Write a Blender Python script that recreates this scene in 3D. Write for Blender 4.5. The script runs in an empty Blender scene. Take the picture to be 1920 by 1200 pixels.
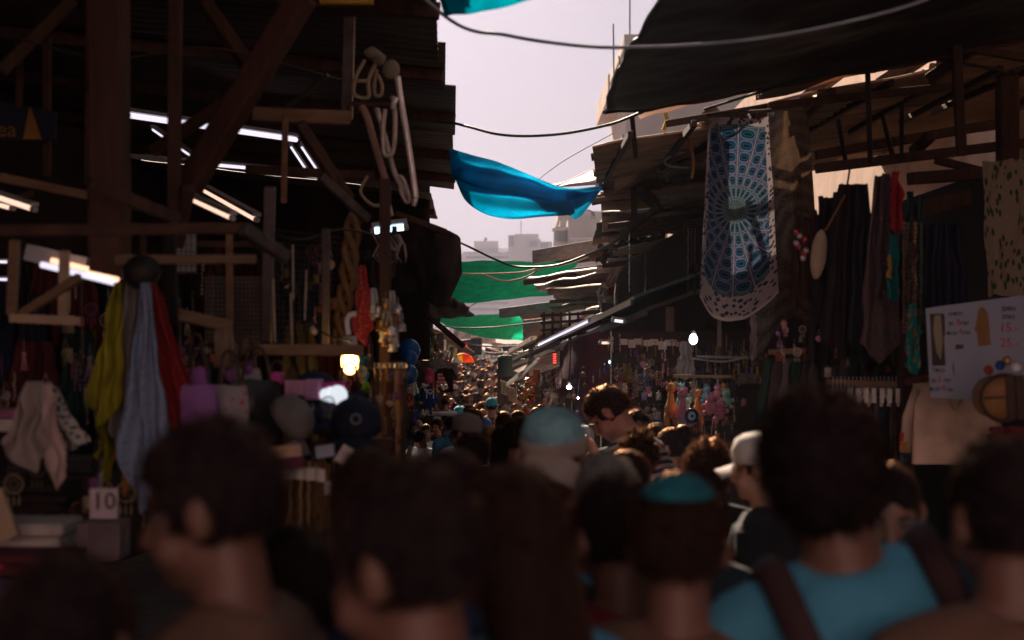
import bpy, math, random
import numpy as np
from mathutils import Vector, Matrix, noise
R = math.radians
random.seed(7)
C = bpy.context.scene.collection
SC = bpy.context.scene

# ------------------------------------------------------------ camera, sky, sun, exposure
CAM = Vector((0, 0, 1.87)); F = 2666.7; HY = 635.0
cd = bpy.data.cameras.new('camera'); cam = bpy.data.objects.new('camera', cd); C.objects.link(cam)
cam.location = CAM; cam.rotation_euler = (R(90), 0, 0)
cd.lens = 50; cd.sensor_width = 36; cd.shift_y = 35.0/1920; cd.clip_end = 2000; cd.clip_start = 0.05
cd.dof.use_dof = True; cd.dof.focus_distance = 15.0; cd.dof.aperture_fstop = 2.4; cd.dof.aperture_blades = 0
SC.camera = cam
SUN_EL, SUN_AZ = 32.0, 11.0          # azimuth measured to the left of straight ahead
w = bpy.data.worlds.new('World'); SC.world = w; w.use_nodes = True
nt = w.node_tree; bg = nt.nodes['Background']; bg.inputs['Strength'].default_value = 0.0125
sky = nt.nodes.new('ShaderNodeTexSky'); sky.sky_type = 'NISHITA'; sky.sun_disc = False
sky.sun_elevation = R(SUN_EL); sky.sun_rotation = R(-SUN_AZ); sky.dust_density = 3.0; sky.air_density = 1.0
hs = nt.nodes.new('ShaderNodeHueSaturation'); hs.inputs['Saturation'].default_value = 0.25
tint = nt.nodes.new('ShaderNodeMix'); tint.data_type = 'RGBA'; tint.blend_type = 'MULTIPLY'
tint.inputs[0].default_value = 1.0; tint.inputs[7].default_value = (0.97, 0.88, 1.03, 1)
nt.links.new(sky.outputs[0], hs.inputs['Color']); nt.links.new(hs.outputs[0], tint.inputs[6]); nt.links.new(tint.outputs[2], bg.inputs['Color'])
sd = bpy.data.lights.new('sun', 'SUN'); sd.energy = 4.8; sd.angle = R(0.5); sd.color = (1.0, 0.80, 0.62)
sun = bpy.data.objects.new('sun', sd); C.objects.link(sun)
sdir = Vector((-math.sin(R(SUN_AZ))*math.cos(R(SUN_EL)), math.cos(R(SUN_AZ))*math.cos(R(SUN_EL)), math.sin(R(SUN_EL))))
sun.rotation_euler = sdir.to_track_quat('Z', 'Y').to_euler(); sun.location = (0, 0, 30)
SC.view_settings.view_transform = 'Standard'; SC.view_settings.look = 'None'
SC.view_settings.exposure = 1.7; SC.view_settings.gamma = 1.0
SC.cycles.use_denoising = True
SC.cycles.max_bounces = 6; SC.cycles.diffuse_bounces = 3; SC.cycles.glossy_bounces = 2
SC.cycles.transmission_bounces = 4; SC.cycles.sample_clamp_indirect = 4.0

# ------------------------------------------------------------ helpers
def P(px, py, d):                     # a pixel of the 1920x1200 photograph at depth d -> world point
    return Vector(((px-960)/F*d, d, CAM.z-(py-HY)/F*d))
def S(px, d): return px*d/F           # pixels at depth d -> metres
def ground(y):
    ks = [(-30, .1), (4, 0), (24, -1.25), (37, -1.0), (50, -.62), (75, .1), (150, 1.0), (400, 3)]
    for (a, za), (b, zb) in zip(ks, ks[1:]):
        if y <= b: return za+(zb-za)*max(0, (y-a))/(b-a)
    return ks[-1][1]

def tag(o, label=None, cat=None, group=None, kind=None):
    if label: o['label'] = label
    if cat: o['category'] = cat
    if group: o['group'] = group
    if kind: o['kind'] = kind
    return o
def thing(name, label, cat, loc=(0, 0, 0), group=None):
    o = bpy.data.objects.new(name, None); C.objects.link(o); o.location = loc; o.empty_display_size = .05
    return tag(o, label, cat, group)
def dup(root, loc=None, rz=None, label=None, group=None, scale=None, mats=None):
    r = root.copy(); C.objects.link(r)
    if loc is not None: r.location = loc
    if rz is not None: r.rotation_euler = (0, 0, rz)
    if scale is not None: r.scale = (scale,)*3 if not isinstance(scale, (tuple, list)) else scale
    if label: r['label'] = label
    if group: r['group'] = group
    def rec(a, b):
        for ch in list(a.children):
            c = ch.copy(); C.objects.link(c); c.parent = b; rec(ch, c)
    rec(root, r)
    return r
def setmat(o, m):
    for s in o.material_slots:
        s.link = 'OBJECT'; s.material = m
    return o

_noise = noise.noise
class MB:
    def __init__(s): s.v = []; s.f = []; s.mi = []; s.uv = None
    def add(s, vs, fs, mi=0):
        n = len(s.v); s.v += [tuple(v) for v in vs]; s.f += [tuple(i+n for i in f) for f in fs]; s.mi += [mi]*len(fs); return s
    def beam(s, a, b, w, h=None, up=Vector((0, 0, 1)), mi=0, w2=None):
        a = Vector(a); b = Vector(b); h = h or w; d = (b-a).normalized()
        if abs(d.dot(up)) > .95: up = Vector((0, 1, 0))
        x = d.cross(up).normalized(); y = x.cross(d)
        k = (w2 or w)/w
        vs = [a+x*(i*w/2)+y*(j*h/2) for i, j in ((-1, -1), (1, -1), (1, 1), (-1, 1))]+[b+x*(i*w*k/2)+y*(j*h*k/2) for i, j in ((-1, -1), (1, -1), (1, 1), (-1, 1))]
        return s.add(vs, [(3, 2, 1, 0), (4, 5, 6, 7), (0, 1, 5, 4), (1, 2, 6, 5), (2, 3, 7, 6), (3, 0, 4, 7)], mi)
    def box(s, c, sx, sy, sz, rz=0, mi=0):
        c = Vector(c); ca, sa = math.cos(rz), math.sin(rz)
        vs = [c+Vector((x*ca-y*sa, x*sa+y*ca, z)) for z in (-sz/2, sz/2) for x, y in ((-sx/2, -sy/2), (sx/2, -sy/2), (sx/2, sy/2), (-sx/2, sy/2))]
        return s.add(vs, [(3, 2, 1, 0), (4, 5, 6, 7), (0, 1, 5, 4), (1, 2, 6, 5), (2, 3, 7, 6), (3, 0, 4, 7)], mi)
    def tube(s, pts, r, n=8, mi=0, closed=False, flat=1.0):
        pts = [Vector(p) for p in pts]; m = len(pts); rr = r if isinstance(r, (list, tuple)) else [r]*m
        vs = []; fs = []; last = None
        for i, p in enumerate(pts):
            if closed: t = pts[(i+1) % m]-pts[i-1]
            else: t = pts[min(i+1, m-1)]-pts[max(i-1, 0)]
            t = t.normalized() if t.length > 1e-9 else Vector((0, 0, 1))
            if last is None:
                u = t.orthogonal().normalized()
            else:
                u = (last-t*last.dot(t)); u = u.normalized() if u.length > 1e-6 else t.orthogonal().normalized()
            last = u; q = t.cross(u)
            for k in range(n):
                a = 2*math.pi*k/n; vs.append(p+u*math.cos(a)*rr[i]+q*math.sin(a)*rr[i]*flat)
        for i in range(m if closed else m-1):
            j = (i+1) % m
            for k in range(n): fs.append((i*n+k, i*n+(k+1) % n, j*n+(k+1) % n, j*n+k))
        if not closed: fs += [tuple(range(n))[::-1], tuple((m-1)*n+k for k in range(n))]
        return s.add(vs, fs, mi)
    def ell(s, c, r, n=14, m=9, rot=None, mi=0, fn=None):
        c = Vector(c); r = r if isinstance(r, (tuple, list)) else (r, r, r); vs = []; fs = []
        def T(x, y, z):
            k = fn(x, y, z) if fn else 1
            q = Vector((x*r[0]*k, y*r[1]*k, z*r[2]*k)); q = rot @ q if rot else q
            return c+q
        vs.append(T(0, 0, -1))
        for i in range(1, m):
            a = -math.pi/2+math.pi*i/m
            for k in range(n):
                b = 2*math.pi*k/n; vs.append(T(math.cos(a)*math.cos(b), math.cos(a)*math.sin(b), math.sin(a)))
        vs.append(T(0, 0, 1)); L = len(vs)-1
        for k in range(n):
            fs.append((0, 1+(k+1) % n, 1+k)); fs.append((L, L-n+k, L-n+(k+1) % n))
        for i in range(m-2):
            for k in range(n): fs.append((1+i*n+k, 1+i*n+(k+1) % n, 1+(i+1)*n+(k+1) % n, 1+(i+1)*n+k))
        return s.add(vs, fs, mi)
    def lathe(s, prof, c=(0, 0, 0), n=16, mi=0, sy=1.0):
        c = Vector(c); vs = []; fs = []; m = len(prof)
        for r, z in prof:
            for k in range(n):
                a = 2*math.pi*k/n; vs.append(c+Vector((r*math.cos(a), r*math.sin(a)*sy, z)))
        for i in range(m-1):
            for k in range(n): fs.append((i*n+k, i*n+(k+1) % n, (i+1)*n+(k+1) % n, (i+1)*n+k))
        fs += [tuple(range(n))[::-1], tuple((m-1)*n+k for k in range(n))]
        return s.add(vs, fs, mi)
    def loft(s, rings, n=20, mi=0):   # rings: (centre, rx, ry) stacked in z
        vs = []; fs = []; m = len(rings)
        for c, rx, ry in rings:
            for k in range(n):
                a = 2*math.pi*k/n; ca, sa = math.cos(a), math.sin(a); e = .85
                vs.append(Vector(c)+Vector((rx*math.copysign(abs(ca)**e, ca), ry*math.copysign(abs(sa)**e, sa), 0)))
        for i in range(m-1):
            for k in range(n): fs.append((i*n+k, i*n+(k+1) % n, (i+1)*n+(k+1) % n, (i+1)*n+k))
        fs += [tuple(range(n))[::-1], tuple((m-1)*n+k for k in range(n))]
        return s.add(vs, fs, mi)
    def grid(s, fn, nu, nv, thick=0, mi=0, uv=True):
        vs = [Vector(fn(i/nu, j/nv)) for j in range(nv+1) for i in range(nu+1)]
        fs = [(j*(nu+1)+i, j*(nu+1)+i+1, (j+1)*(nu+1)+i+1, (j+1)*(nu+1)+i) for j in range(nv) for i in range(nu)]
        if s.uv is None: s.uv = {}
        n0 = len(s.v)
        for j in range(nv+1):
            for i in range(nu+1): s.uv[n0+j*(nu+1)+i] = (i/nu, 1-j/nv)
        if thick:
            N = len(vs); nor = [Vector((0, 0, 0)) for _ in vs]
            for f in fs:
                q = (vs[f[1]]-vs[f[0]]).cross(vs[f[3]]-vs[f[0]])
                for k in f: nor[k] += q
            back = [v-(q.normalized() if q.length > 0 else q)*thick for v, q in zip(vs, nor)]
            for k in range(N): s.uv[n0+N+k] = s.uv[n0+k]
            fs2 = [tuple(i+N for i in f[::-1]) for f in fs]; W = nu+1
            bd = [(i, i+1) for i in range(nu)]+[(j*W+nu, (j+1)*W+nu) for j in range(nv)]+[(nv*W+i+1, nv*W+i) for i in range(nu)]+[((j+1)*W, j*W) for j in range(nv)]
            fs2 += [(b, a, a+N, b+N) for a, b in bd]
            vs += back; fs += fs2
        return s.add(vs, fs, mi)
    def noisy(s, amp, sc, z=0):
        s.v = [tuple(Vector(v)+noise.noise_vector(Vector(v)*sc+Vector((z, z, z)))*amp) for v in s.v]; return s
    def build(s, name, mats, parent=None, smooth=False, local=False, world_origin=True):
        me = bpy.data.meshes.new(name)
        off = Vector((0, 0, 0))
        if parent is not None and not local: off = world_loc(parent)
        loc = Vector((0, 0, 0))
        if parent is None and not local and s.v:
            a = np.array(s.v); loc = Vector((float(a[:, 0].mean()), float(a[:, 1].mean()), float(a[:, 2].min()))); off = loc
        me.from_pydata([tuple(Vector(v)-off) for v in s.v], [], s.f)
        mats = mats if isinstance(mats, (list, tuple)) else [mats]
        for m in mats: me.materials.append(m)
        if len(mats) > 1: me.polygons.foreach_set('material_index', s.mi)
        if smooth: me.polygons.foreach_set('use_smooth', [True]*len(me.polygons))
        if s.uv:
            l = me.uv_layers.new(name='UVMap'); d = np.zeros((len(me.loops), 2), dtype=np.float32)
            vi = np.zeros(len(me.loops), dtype=np.int32); me.loops.foreach_get('vertex_index', vi)
            for k, v in enumerate(vi): d[k] = s.uv.get(int(v), (0, 0))
            l.data.foreach_set('uv', d.ravel())
        me.update()
        o = bpy.data.objects.new(name, me); C.objects.link(o)
        if parent is not None: o.parent = parent
        else: o.location = loc
        return o
def world_loc(o):
    l = Vector((0, 0, 0))
    while o is not None: l += o.location; o = o.parent
    return l

# ------------------------------------------------------------ materials
_mats = {}
def M(name, col, rough=.75, metal=0, var=.35, sc=9, transl=0, tcol=None, bump=.15, spec=.3, stretch=None, sat=None):
    if name in _mats: return _mats[name]
    m = bpy.data.materials.new(name); m.use_nodes = True; _mats[name] = m
    t = m.node_tree; b = t.nodes['Principled BSDF']; L = t.links.new; N = t.nodes.new
    b.inputs['Roughness'].default_value = rough; b.inputs['Metallic'].default_value = metal
    b.inputs['Specular IOR Level'].default_value = spec
    tc = N('ShaderNodeTexCoord'); mp = N('ShaderNodeMapping'); L(tc.outputs['Object'], mp.inputs[0])
    if stretch: mp.inputs['Scale'].default_value = stretch
    no = N('ShaderNodeTexNoise'); no.inputs['Scale'].default_value = sc; no.inputs['Detail'].default_value = 5; L(mp.outputs[0], no.inputs[0])
    n2 = N('ShaderNodeTexNoise'); n2.inputs['Scale'].default_value = sc*.23; n2.inputs['Detail'].default_value = 3; L(mp.outputs[0], n2.inputs[0])
    ad = N('ShaderNodeMath'); ad.operation = 'ADD'; L(no.outputs[0], ad.inputs[0]); L(n2.outputs[0], ad.inputs[1])
    cr = N('ShaderNodeMapRange'); cr.inputs[1].default_value = .65; cr.inputs[2].default_value = 1.35
    cr.inputs[3].default_value = 1-var; cr.inputs[4].default_value = 1+var; L(ad.outputs[0], cr.inputs[0])
    mx = N('ShaderNodeVectorMath'); mx.operation = 'SCALE'; mx.inputs[0].default_value = col[:3]; L(cr.outputs[0], mx.inputs['Scale'])
    L(mx.outputs[0], b.inputs['Base Color'])
    if bump:
        bp = N('ShaderNodeBump'); bp.inputs['Strength'].default_value = bump; bp.inputs['Distance'].default_value = .02
        L(no.outputs[0], bp.inputs['Height']); L(bp.outputs[0], b.inputs['Normal'])
    if transl:
        tr = N('ShaderNodeBsdfTranslucent'); tr.inputs[0].default_value = (*(tcol or col)[:3], 1)
        ms = N('ShaderNodeMixShader'); ms.inputs[0].default_value = transl
        L(b.outputs[0], ms.inputs[1]); L(tr.outputs[0], ms.inputs[2]); L(ms.outputs[0], t.nodes['Material Output'].inputs[0])
    return m
def E(name, col, strength):
    if name in _mats: return _mats[name]
    m = bpy.data.materials.new(name); m.use_nodes = True; _mats[name] = m
    b = m.node_tree.nodes['Principled BSDF']; b.inputs['Base Color'].default_value = (.8, .8, .8, 1)
    b.inputs['Emission Color'].default_value = (*col, 1); b.inputs['Emission Strength'].default_value = strength
    return m
WOOD = M('dark_wood', (.055, .026, .017), .75, sc=6, var=.5, stretch=(6, 6, .6))
REDWOOD = M('red_brown_wood', (.055, .022, .015), .7, sc=6, var=.45, stretch=(5, 5, .5))
TANWOOD = M('tan_wood', (.20, .12, .07), .75, sc=6, var=.35, stretch=(1, 1, 7))
PALEWOOD = M('pale_wood', (.42, .3, .2), .75, sc=8, var=.3)
STEEL = M('dull_steel', (.11, .09, .085), .5, .4, sc=14, var=.4)
RUST = M('rusty_steel', (.07, .035, .025), .8, .2, sc=10, var=.5)
DARKSTEEL = M('dark_steel', (.03, .025, .025), .6, .3, sc=10)
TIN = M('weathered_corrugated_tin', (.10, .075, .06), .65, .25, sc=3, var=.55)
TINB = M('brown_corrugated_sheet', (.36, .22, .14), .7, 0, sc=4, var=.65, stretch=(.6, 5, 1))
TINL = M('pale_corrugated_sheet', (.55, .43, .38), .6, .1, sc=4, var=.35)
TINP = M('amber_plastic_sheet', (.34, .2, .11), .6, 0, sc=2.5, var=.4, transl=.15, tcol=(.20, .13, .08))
WHITEP = M('white_paint', (.75, .72, .7), .6, sc=5, var=.18)
GREYP = M('grey_plastic', (.4, .4, .41), .5, sc=6, var=.2)
BLACKC = M('black_cloth', (.022, .014, .014), .9, sc=5, var=.5)
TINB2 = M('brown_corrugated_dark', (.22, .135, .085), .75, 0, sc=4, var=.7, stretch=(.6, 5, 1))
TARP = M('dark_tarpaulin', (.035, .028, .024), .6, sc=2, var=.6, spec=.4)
CABLE_D = M('dark_blue_cable', (.01, .03, .05), .5, bump=0)
CABLE_G = M('grey_cable', (.25, .27, .32), .5, bump=0)
ROPE = M('pale_rope', (.45, .38, .28), .8, sc=40)

def sheet(name, mat, A, B, Cc, D, ribs=12, amp=.012, thick=.004, label=None, cat='roof sheet', group=None, along=0, sag=0, parent=None, nz=.012, ragged=0):
    """corrugated sheet: A->B one side, D->C the opposite; ribs counted from A to B when along=0, from A to D when along=1"""
    A, B, Cc, D = map(Vector, (A, B, Cc, D)); nrm = (B-A).cross(D-A).normalized()
    rs = random.random()*50
    def fn(u, v):
        if ragged:
            u2 = u
            if along: u2 = u-(1-u)*ragged*(.5+.5*math.sin(math.floor(v*7+rs)*4.1))
            p = A.lerp(B, u2).lerp(D.lerp(Cc, u2), v)
        else: p = A.lerp(B, u).lerp(D.lerp(Cc, u), v)
        q = v if along else u
        return p+nrm*(amp*math.sin(q*ribs*2*math.pi)+nz*_noise(p*1.7+Vector((rs, 0, 0))))-Vector((0, 0, sag*math.sin(math.pi*u)*math.sin(math.pi*v)))
    m = MB(); a = ribs*6
    if along: m.grid(fn, 8, a, thick)
    else: m.grid(fn, a, 8, thick)
    m.uv = None
    o = m.build(name, mat, parent, smooth=True)
    if label: tag(o, label, cat, group)
    return o
def catenary(a, b, sag, n=24):
    a = Vector(a); b = Vector(b)
    return [a.lerp(b, t/n)-Vector((0, 0, sag*4*(t/n)*(1-t/n))) for t in range(n+1)]
def curve_pts(pts, n=10):          # Catmull-Rom through points
    pts = [Vector(p) for p in pts]; q = [pts[0]]+pts+[pts[-1]]; out = []
    for i in range(1, len(q)-2):
        for k in range(n):
            t = k/n; a, b, c, d = q[i-1:i+3]
            out.append(.5*((2*b)+(c-a)*t+(2*a-5*b+4*c-d)*t*t+(3*b-3*c+d-a)*t**3))
    out.append(pts[-1]); return out
def cable(name, pts, r, mat, label, n=10, cat='cable', group=None):
    o = MB().tube(curve_pts(pts, n), r, 6).build(name, mat, smooth=True); return tag(o, label, cat, group)
def beam1(name, a, b, w, h, mat, label, cat='beam', group=None):
    L = (Vector(b)-Vector(a)).length; n = max(2, int(L/.35)); m = MB()
    d = (Vector(b)-Vector(a)); 
    m.beam(a, b, w, h); o = m.build(name, mat); tag(o, label, cat, group)
    bv = o.modifiers.new('bevel', 'BEVEL'); bv.width = min(w, h)*.12; bv.segments = 2
    return o
def text_mesh(txt, size, mat, name, parent, loc, rot=(R(90), 0, 0), extrude=.001, align='CENTER', local=True):
    cu = bpy.data.curves.new(name, 'FONT'); cu.body = txt; cu.size = size; cu.extrude = extrude; cu.align_x = align; cu.align_y = 'CENTER'
    cu.resolution_u = 2
    t = bpy.data.objects.new('tmp_text', cu); C.objects.link(t)
    dg = bpy.context.evaluated_depsgraph_get(); me = bpy.data.meshes.new_from_object(t.evaluated_get(dg))
    bpy.data.objects.remove(t); bpy.data.curves.remove(cu)
    me.materials.clear(); me.materials.append(mat)
    o = bpy.data.objects.new(name, me); C.objects.link(o); o.parent = parent; o.location = loc; o.rotation_euler = rot
    return o
# ============================================================ ground
asph = M('worn_paving', (.16, .14, .125), .85, sc=3, var=.35)
g = MB()
def gfn(u, v):
    y = -40+v*v*640; x = (u-.5)*2*(8+v*600); return Vector((x, y, ground(y)-.002*(abs(x) > 8)+.01*_noise(Vector((x, y, 0))*.6)))
g.grid(gfn, 24, 160); g.uv = None
tag(g.build('ground', asph, smooth=True), kind='structure')

# ============================================================ far buildings
CREAM = M('cream_render', (.62, .55, .52), .85, sc=.4, var=.10, bump=0)
CREAM2 = M('pinkish_render', (.60, .45, .38), .85, sc=1.5, var=.18, bump=.2)
GREYR = M('grey_render', (.42, .38, .37), .85, sc=.5, var=.15, bump=0)
WINM = M('window_glass_dark', (.10, .12, .15), .2, sc=1, var=.3, bump=0)
PANE = M('glazing_grey_green', (.25, .30, .30), .25, sc=1, var=.2, bump=0)
def pbox(m, x0, x1, y0, y1, d, depth, mi=0):     # box whose front face covers those pixels at depth d
    a = P(x0, y1, d); b = P(x1, y0, d)
    return m.box(((a.x+b.x)/2, d+depth/2, (a.z+b.z)/2), b.x-a.x, depth, b.z-a.z, 0, mi)
def window_grid(parent, name, mesh_o, pts):
    first = True
    for p in pts:
        o = mesh_o if first else mesh_o.copy()
        if not first: C.objects.link(o); o.parent = parent
        o.location = Vector(p)-world_loc(parent); first = False
D0 = 480
bl = thing('office_block', 'long cream office block with rows of small dark windows far behind the green tarpaulins', 'building', P(980, 640, D0))
m = MB(); pbox(m, 843, 1180, 476, 660, D0, 40); m.build('wall', CREAM, bl)
m = MB(); pbox(m, 843, 858, 466, 478, D0-.3, 30); m.build('corner_tower', CREAM, bl)
m = MB(); pbox(m, 868, 975, 472, 476.2, D0-.5, 38); m.build('parapet', GREYR, bl)
m = MB()
for k in range(34): pbox(m, 902+k*1.5, 902.7+k*1.5, 466.5, 472, D0+1, .4)
pbox(m, 902, 953, 466, 467, D0+1, .5); m.build('roof_railing', M('railing_blue', (.30, .36, .44), .6, bump=0), bl)
m = MB(); pbox(m, 889, 934, 452, 472, D0+3, 20); rh = m.build('roof_house', CREAM, bl)
m = MB(); m.tube([P(909, 453, D0+6), P(912, 446, D0+6)], .5, 5); m.build('satellite_dish', DARKSTEEL, bl)
m = MB()
for y in (467.5, 484): m.lathe([(1.6, -.4), (1.6, .4)], (0, 0, 0), 14)
m = MB()
for y in (468, 484):
    c = P(851, y, D0-.6); m.ell(c, (1.1, .3, 1.7), 12, 6)
m.build('round_vent', WINM, bl)
wm = MB(); wm.box((0, 0, 0), S(2.6, D0), .6, S(5, D0)); wo = wm.build('window', WINM, bl, local=True)
pts = []
for k in range(24): pts.append(P(875+k*4.05, 482.5, D0-.35))
for k in range(12): pts.append(P(876+k*4.05, 494, D0-.35))
for k in range(20): pts.append(P(876+k*4.05, 568, D0-.35))
for k in range(20): pts.append(P(876+k*4.05, 580, D0-.35))
for k in range(6): pts.append(P(846+k*4.5, 569, D0-.35))
window_grid(bl, 'window', wo, pts)

D1 = 420
bl = thing('tower_block', 'cream stepped tower block with a thin roof antenna above the office block', 'building', P(1000, 640, D1))
m = MB(); pbox(m, 965, 1010, 438.5, 640, D1, 16); pbox(m, 953, 966, 441, 640, D1+2, 14); m.build('wall', CREAM, bl)
m = MB(); pbox(m, 992, 1014, 448, 600, D1-6, 14); pbox(m, 1012, 1035, 453, 600, D1-4, 12); m.build('annex', GREYR, bl)
m = MB(); m.tube([P(977, 438, D1+4), P(977, 414, D1+4)], .12, 5); m.tube([P(975.5, 424, D1+4), P(978.5, 424, D1+4)], .1, 4); m.build('antenna', DARKSTEEL, bl)
wm = MB(); wm.box((0, 0, 0), S(3.4, D1), .5, S(3, D1)); wo = wm.build('window', WINM, bl, local=True)
window_grid(bl, 'window', wo, [P(955.5+5*(k % 2), 445+5*(k//2), D1+1.7) for k in range(8)]+[P(995+5*(k % 3), 455+5*(k//3), D1-6.3) for k in range(6)]+[P(1016+5*(k % 3), 458+5*(k//3), D1-4.3) for k in range(6)])

D2 = 110
bl = thing('apartment_building', 'cream apartment building with a rounded corner balcony above the rusty roofs', 'building', P(1090, 640, D2))
m = MB(); pbox(m, 1065, 1240, 412, 660, D2, 12); pbox(m, 1046, 1240, 396, 413, D2+6, 10); pbox(m, 1050, 1066, 412, 660, D2+4, 6)
m.build('wall', M('cream_wall_near', (.55, .49, .47), .85, sc=.8, var=.1, bump=0), bl)
c = P(1050, 447, D2+1)
m = MB(); m.lathe([(S(17, D2), 0), (S(17, D2), S(6, D2)), (S(15, D2), S(8, D2))], P(1052, 434, D2+1), 20); m.build('balcony_roof', CREAM, bl)
m = MB(); m.lathe([(S(15, D2), 0), (S(15, D2), S(8, D2))], P(1052, 462, D2+1), 20); m.build('balcony', CREAM, bl)
m = MB(); m.lathe([(S(13, D2), 0), (S(13, D2), S(24, D2))], P(1052, 458, D2+1), 20); m.build('balcony_glazing', PANE, bl)
m = MB()
for k in range(7): m.beam(P(1039+k*4.2, 456, D2+.3), P(1039+k*4.2, 434, D2+.3), .06)
m.build('glazing_bars', GREYR, bl)
m = MB(); m.beam(P(1070, 461, D2-.2), P(1083, 447, D2-.2), .12); m.beam(P(1070, 447, D2-.2), P(1130, 447, D2-.2), .1)
for k in range(12): m.beam(P(1072+k*4.7, 458, D2-.2), P(1072+k*4.7, 447, D2-.2), .05)
m.build('roof_railing', WHITEP, bl)
m = MB(); m.tube([P(1101+12*math.cos(a), 405-11*math.sin(a), D2-.4) for a in [math.pi*k/10 for k in range(11)]], .06, 5)
for x in (1108, 1112, 1116): m.beam(P(x, 411, D2-.4), P(x+(1112-x)*.4, 396, D2-.4), .05)
m.build('roof_arch', RUST, bl)

bl = thing('white_apartment_tower', 'tall pale apartment tower with roof masts at the right of the sky gap', 'building', (9, 64, 0))
m = MB(); m.box((9.8, 64.6, 6.9), 10, 9.2, 14.6); m.build('wall', M('pale_tower_render', (.60, .50, .45), .85, sc=.8, var=.12, bump=0), bl)
m = MB(); m.box((9.8, 64.6, 14.45), 10.15, 9.3, .5); m.build('parapet', CREAM, bl)
for k in range(4):
    z = 12.2-k*2.9; m = MB(); m.box((4.45, 64.6, z), .75, 8.4, .12); m.box((4.12, 64.6, z+.45), .08, 8.4, .9); m.build('balcony', CREAM2, bl)
for k in range(4):
    for j in range(3):
        m = MB(); m.box((4.79, 61.8+j*2.8, 12.9-k*2.9), .1, 1.3, 1.3); m.build('window', WINM, bl)
for a, b in (((1151, 135), (1150, 45)), ((1181, 85), (1181, -60)), ((1163, 118), (1160, 105)), ((1172, 86), (1172, 79)), ((1190, 86), (1190, 76))):
    m = MB(); m.tube([P(a[0], a[1]+3, 62), P(b[0], b[1], 62)], .035, 5); m.build('mast', STEEL, bl)

# ============================================================ side walls of the market lane
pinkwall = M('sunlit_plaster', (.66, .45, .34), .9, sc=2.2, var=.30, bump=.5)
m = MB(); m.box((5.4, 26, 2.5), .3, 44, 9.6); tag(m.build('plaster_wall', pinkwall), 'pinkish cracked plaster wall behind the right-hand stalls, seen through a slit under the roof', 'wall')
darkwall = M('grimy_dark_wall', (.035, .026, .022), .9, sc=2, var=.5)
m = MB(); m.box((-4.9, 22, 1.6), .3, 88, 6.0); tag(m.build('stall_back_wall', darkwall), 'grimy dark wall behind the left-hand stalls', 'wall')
m = MB(); m.box((5.4, -10, 2.5), .3, 27, 6.0); tag(m.build('shade_side_wall', darkwall), 'unseen dark wall right of the viewer, added to keep daylight out', 'wall')  # unseen wall added to keep open daylight off the foreground
m = MB(); m.box((0, -6.5, 3.4), 12, .3, 8.0); tag(m.build('fill_wall', M('fill_wall_plaster', (.52, .41, .46), .9, var=.15)), 'unseen pale wall added behind the viewer to bounce fill light', 'wall')  # unseen wall added to bounce sunlight onto the foreground as fill
for x0, x1, y0, lb in ((-5.0, -1.6, -.6, 'unseen dark canopy over the left stalls, added to darken the foreground'), (1.9, 5.3, 5.0, 'unseen dark canopy over the right stalls, added to darken the foreground')):
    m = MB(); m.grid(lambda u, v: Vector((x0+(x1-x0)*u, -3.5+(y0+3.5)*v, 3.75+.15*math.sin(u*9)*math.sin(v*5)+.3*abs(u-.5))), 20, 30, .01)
    m.uv = None; tag(m.build('shade_canopy', TARP, smooth=True), lb, 'canopy')  # unseen canopies added to shade the near crowd from open sky
m = MB(); m.grid(lambda u, v: Vector((-4.8+3.75*u, 18.2+.05*math.sin(u*30)+.08*_noise(Vector((u*6, v*5, 0))), 1.6+2.55*v)), 50, 14, .01); m.uv = None
tag(m.build('cross_drape', BLACKC, smooth=True), 'dark drape closing the depth of the left stalls', 'drape')

# ============================================================ left roof: corrugated panels along the lane edge
LR = [(-1.0, 6.3, -.10, -.30, 3.66), (6.25, 9.3, -.345, -.48, 3.72), (9.2, 10.7, -.43, -.50, 3.77), (10.65, 13.0, -.42, -.52, 3.76), (12.9, 15.2, -.54, -.62, 3.74), (15.1, 17.7, -.60, -.72, 3.77), (17.6, 21, -1.0, -1.1, 3.66), (20.9, 25, -1.30, -1.45, 3.5), (24.9, 32, -1.75, -1.95, 3.2), (31.9, 42, -2.2, -2.4, 3.0)]
desc = ['nearest, above the hanging rack hooks', 'with a stepped edge under the sky', 'with a notch at its edge', 'just above the upper cable end', 'third one back along the sky', 'directly above the blue tarpaulin', 'over the black drape', 'behind the black drape', 'over the far balloon stall', 'over the far banners']
for (y0, y1, xa, xb, z), ds in zip(LR, desc):
    n = max(3, int((y1-y0)*6))
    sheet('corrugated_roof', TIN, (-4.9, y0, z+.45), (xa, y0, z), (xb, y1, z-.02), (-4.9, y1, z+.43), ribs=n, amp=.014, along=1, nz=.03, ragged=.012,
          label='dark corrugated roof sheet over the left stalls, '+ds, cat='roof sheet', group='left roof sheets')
for i, (y0, y1, xa, xb, z) in enumerate(LR[1:8]):
    ym = (y0+y1)/2
    beam1('roof_purlin', (-4.8, ym, z+.36), (xa-.05, ym, z-.06), .07, .09, WOOD, 'dark timber purlin under the left roof, number %d from the sky end' % (i+1) if 0 else
          'dark timber purlin under the left roof sheet '+desc[i+1], 'beam')
0 and beam1('eave_beam', (-.55, 6.4, 3.62), (-.86, 17.4, 3.66), .06, .1, RUST, 'long dark eave beam under the left roof edge', 'beam')
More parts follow.
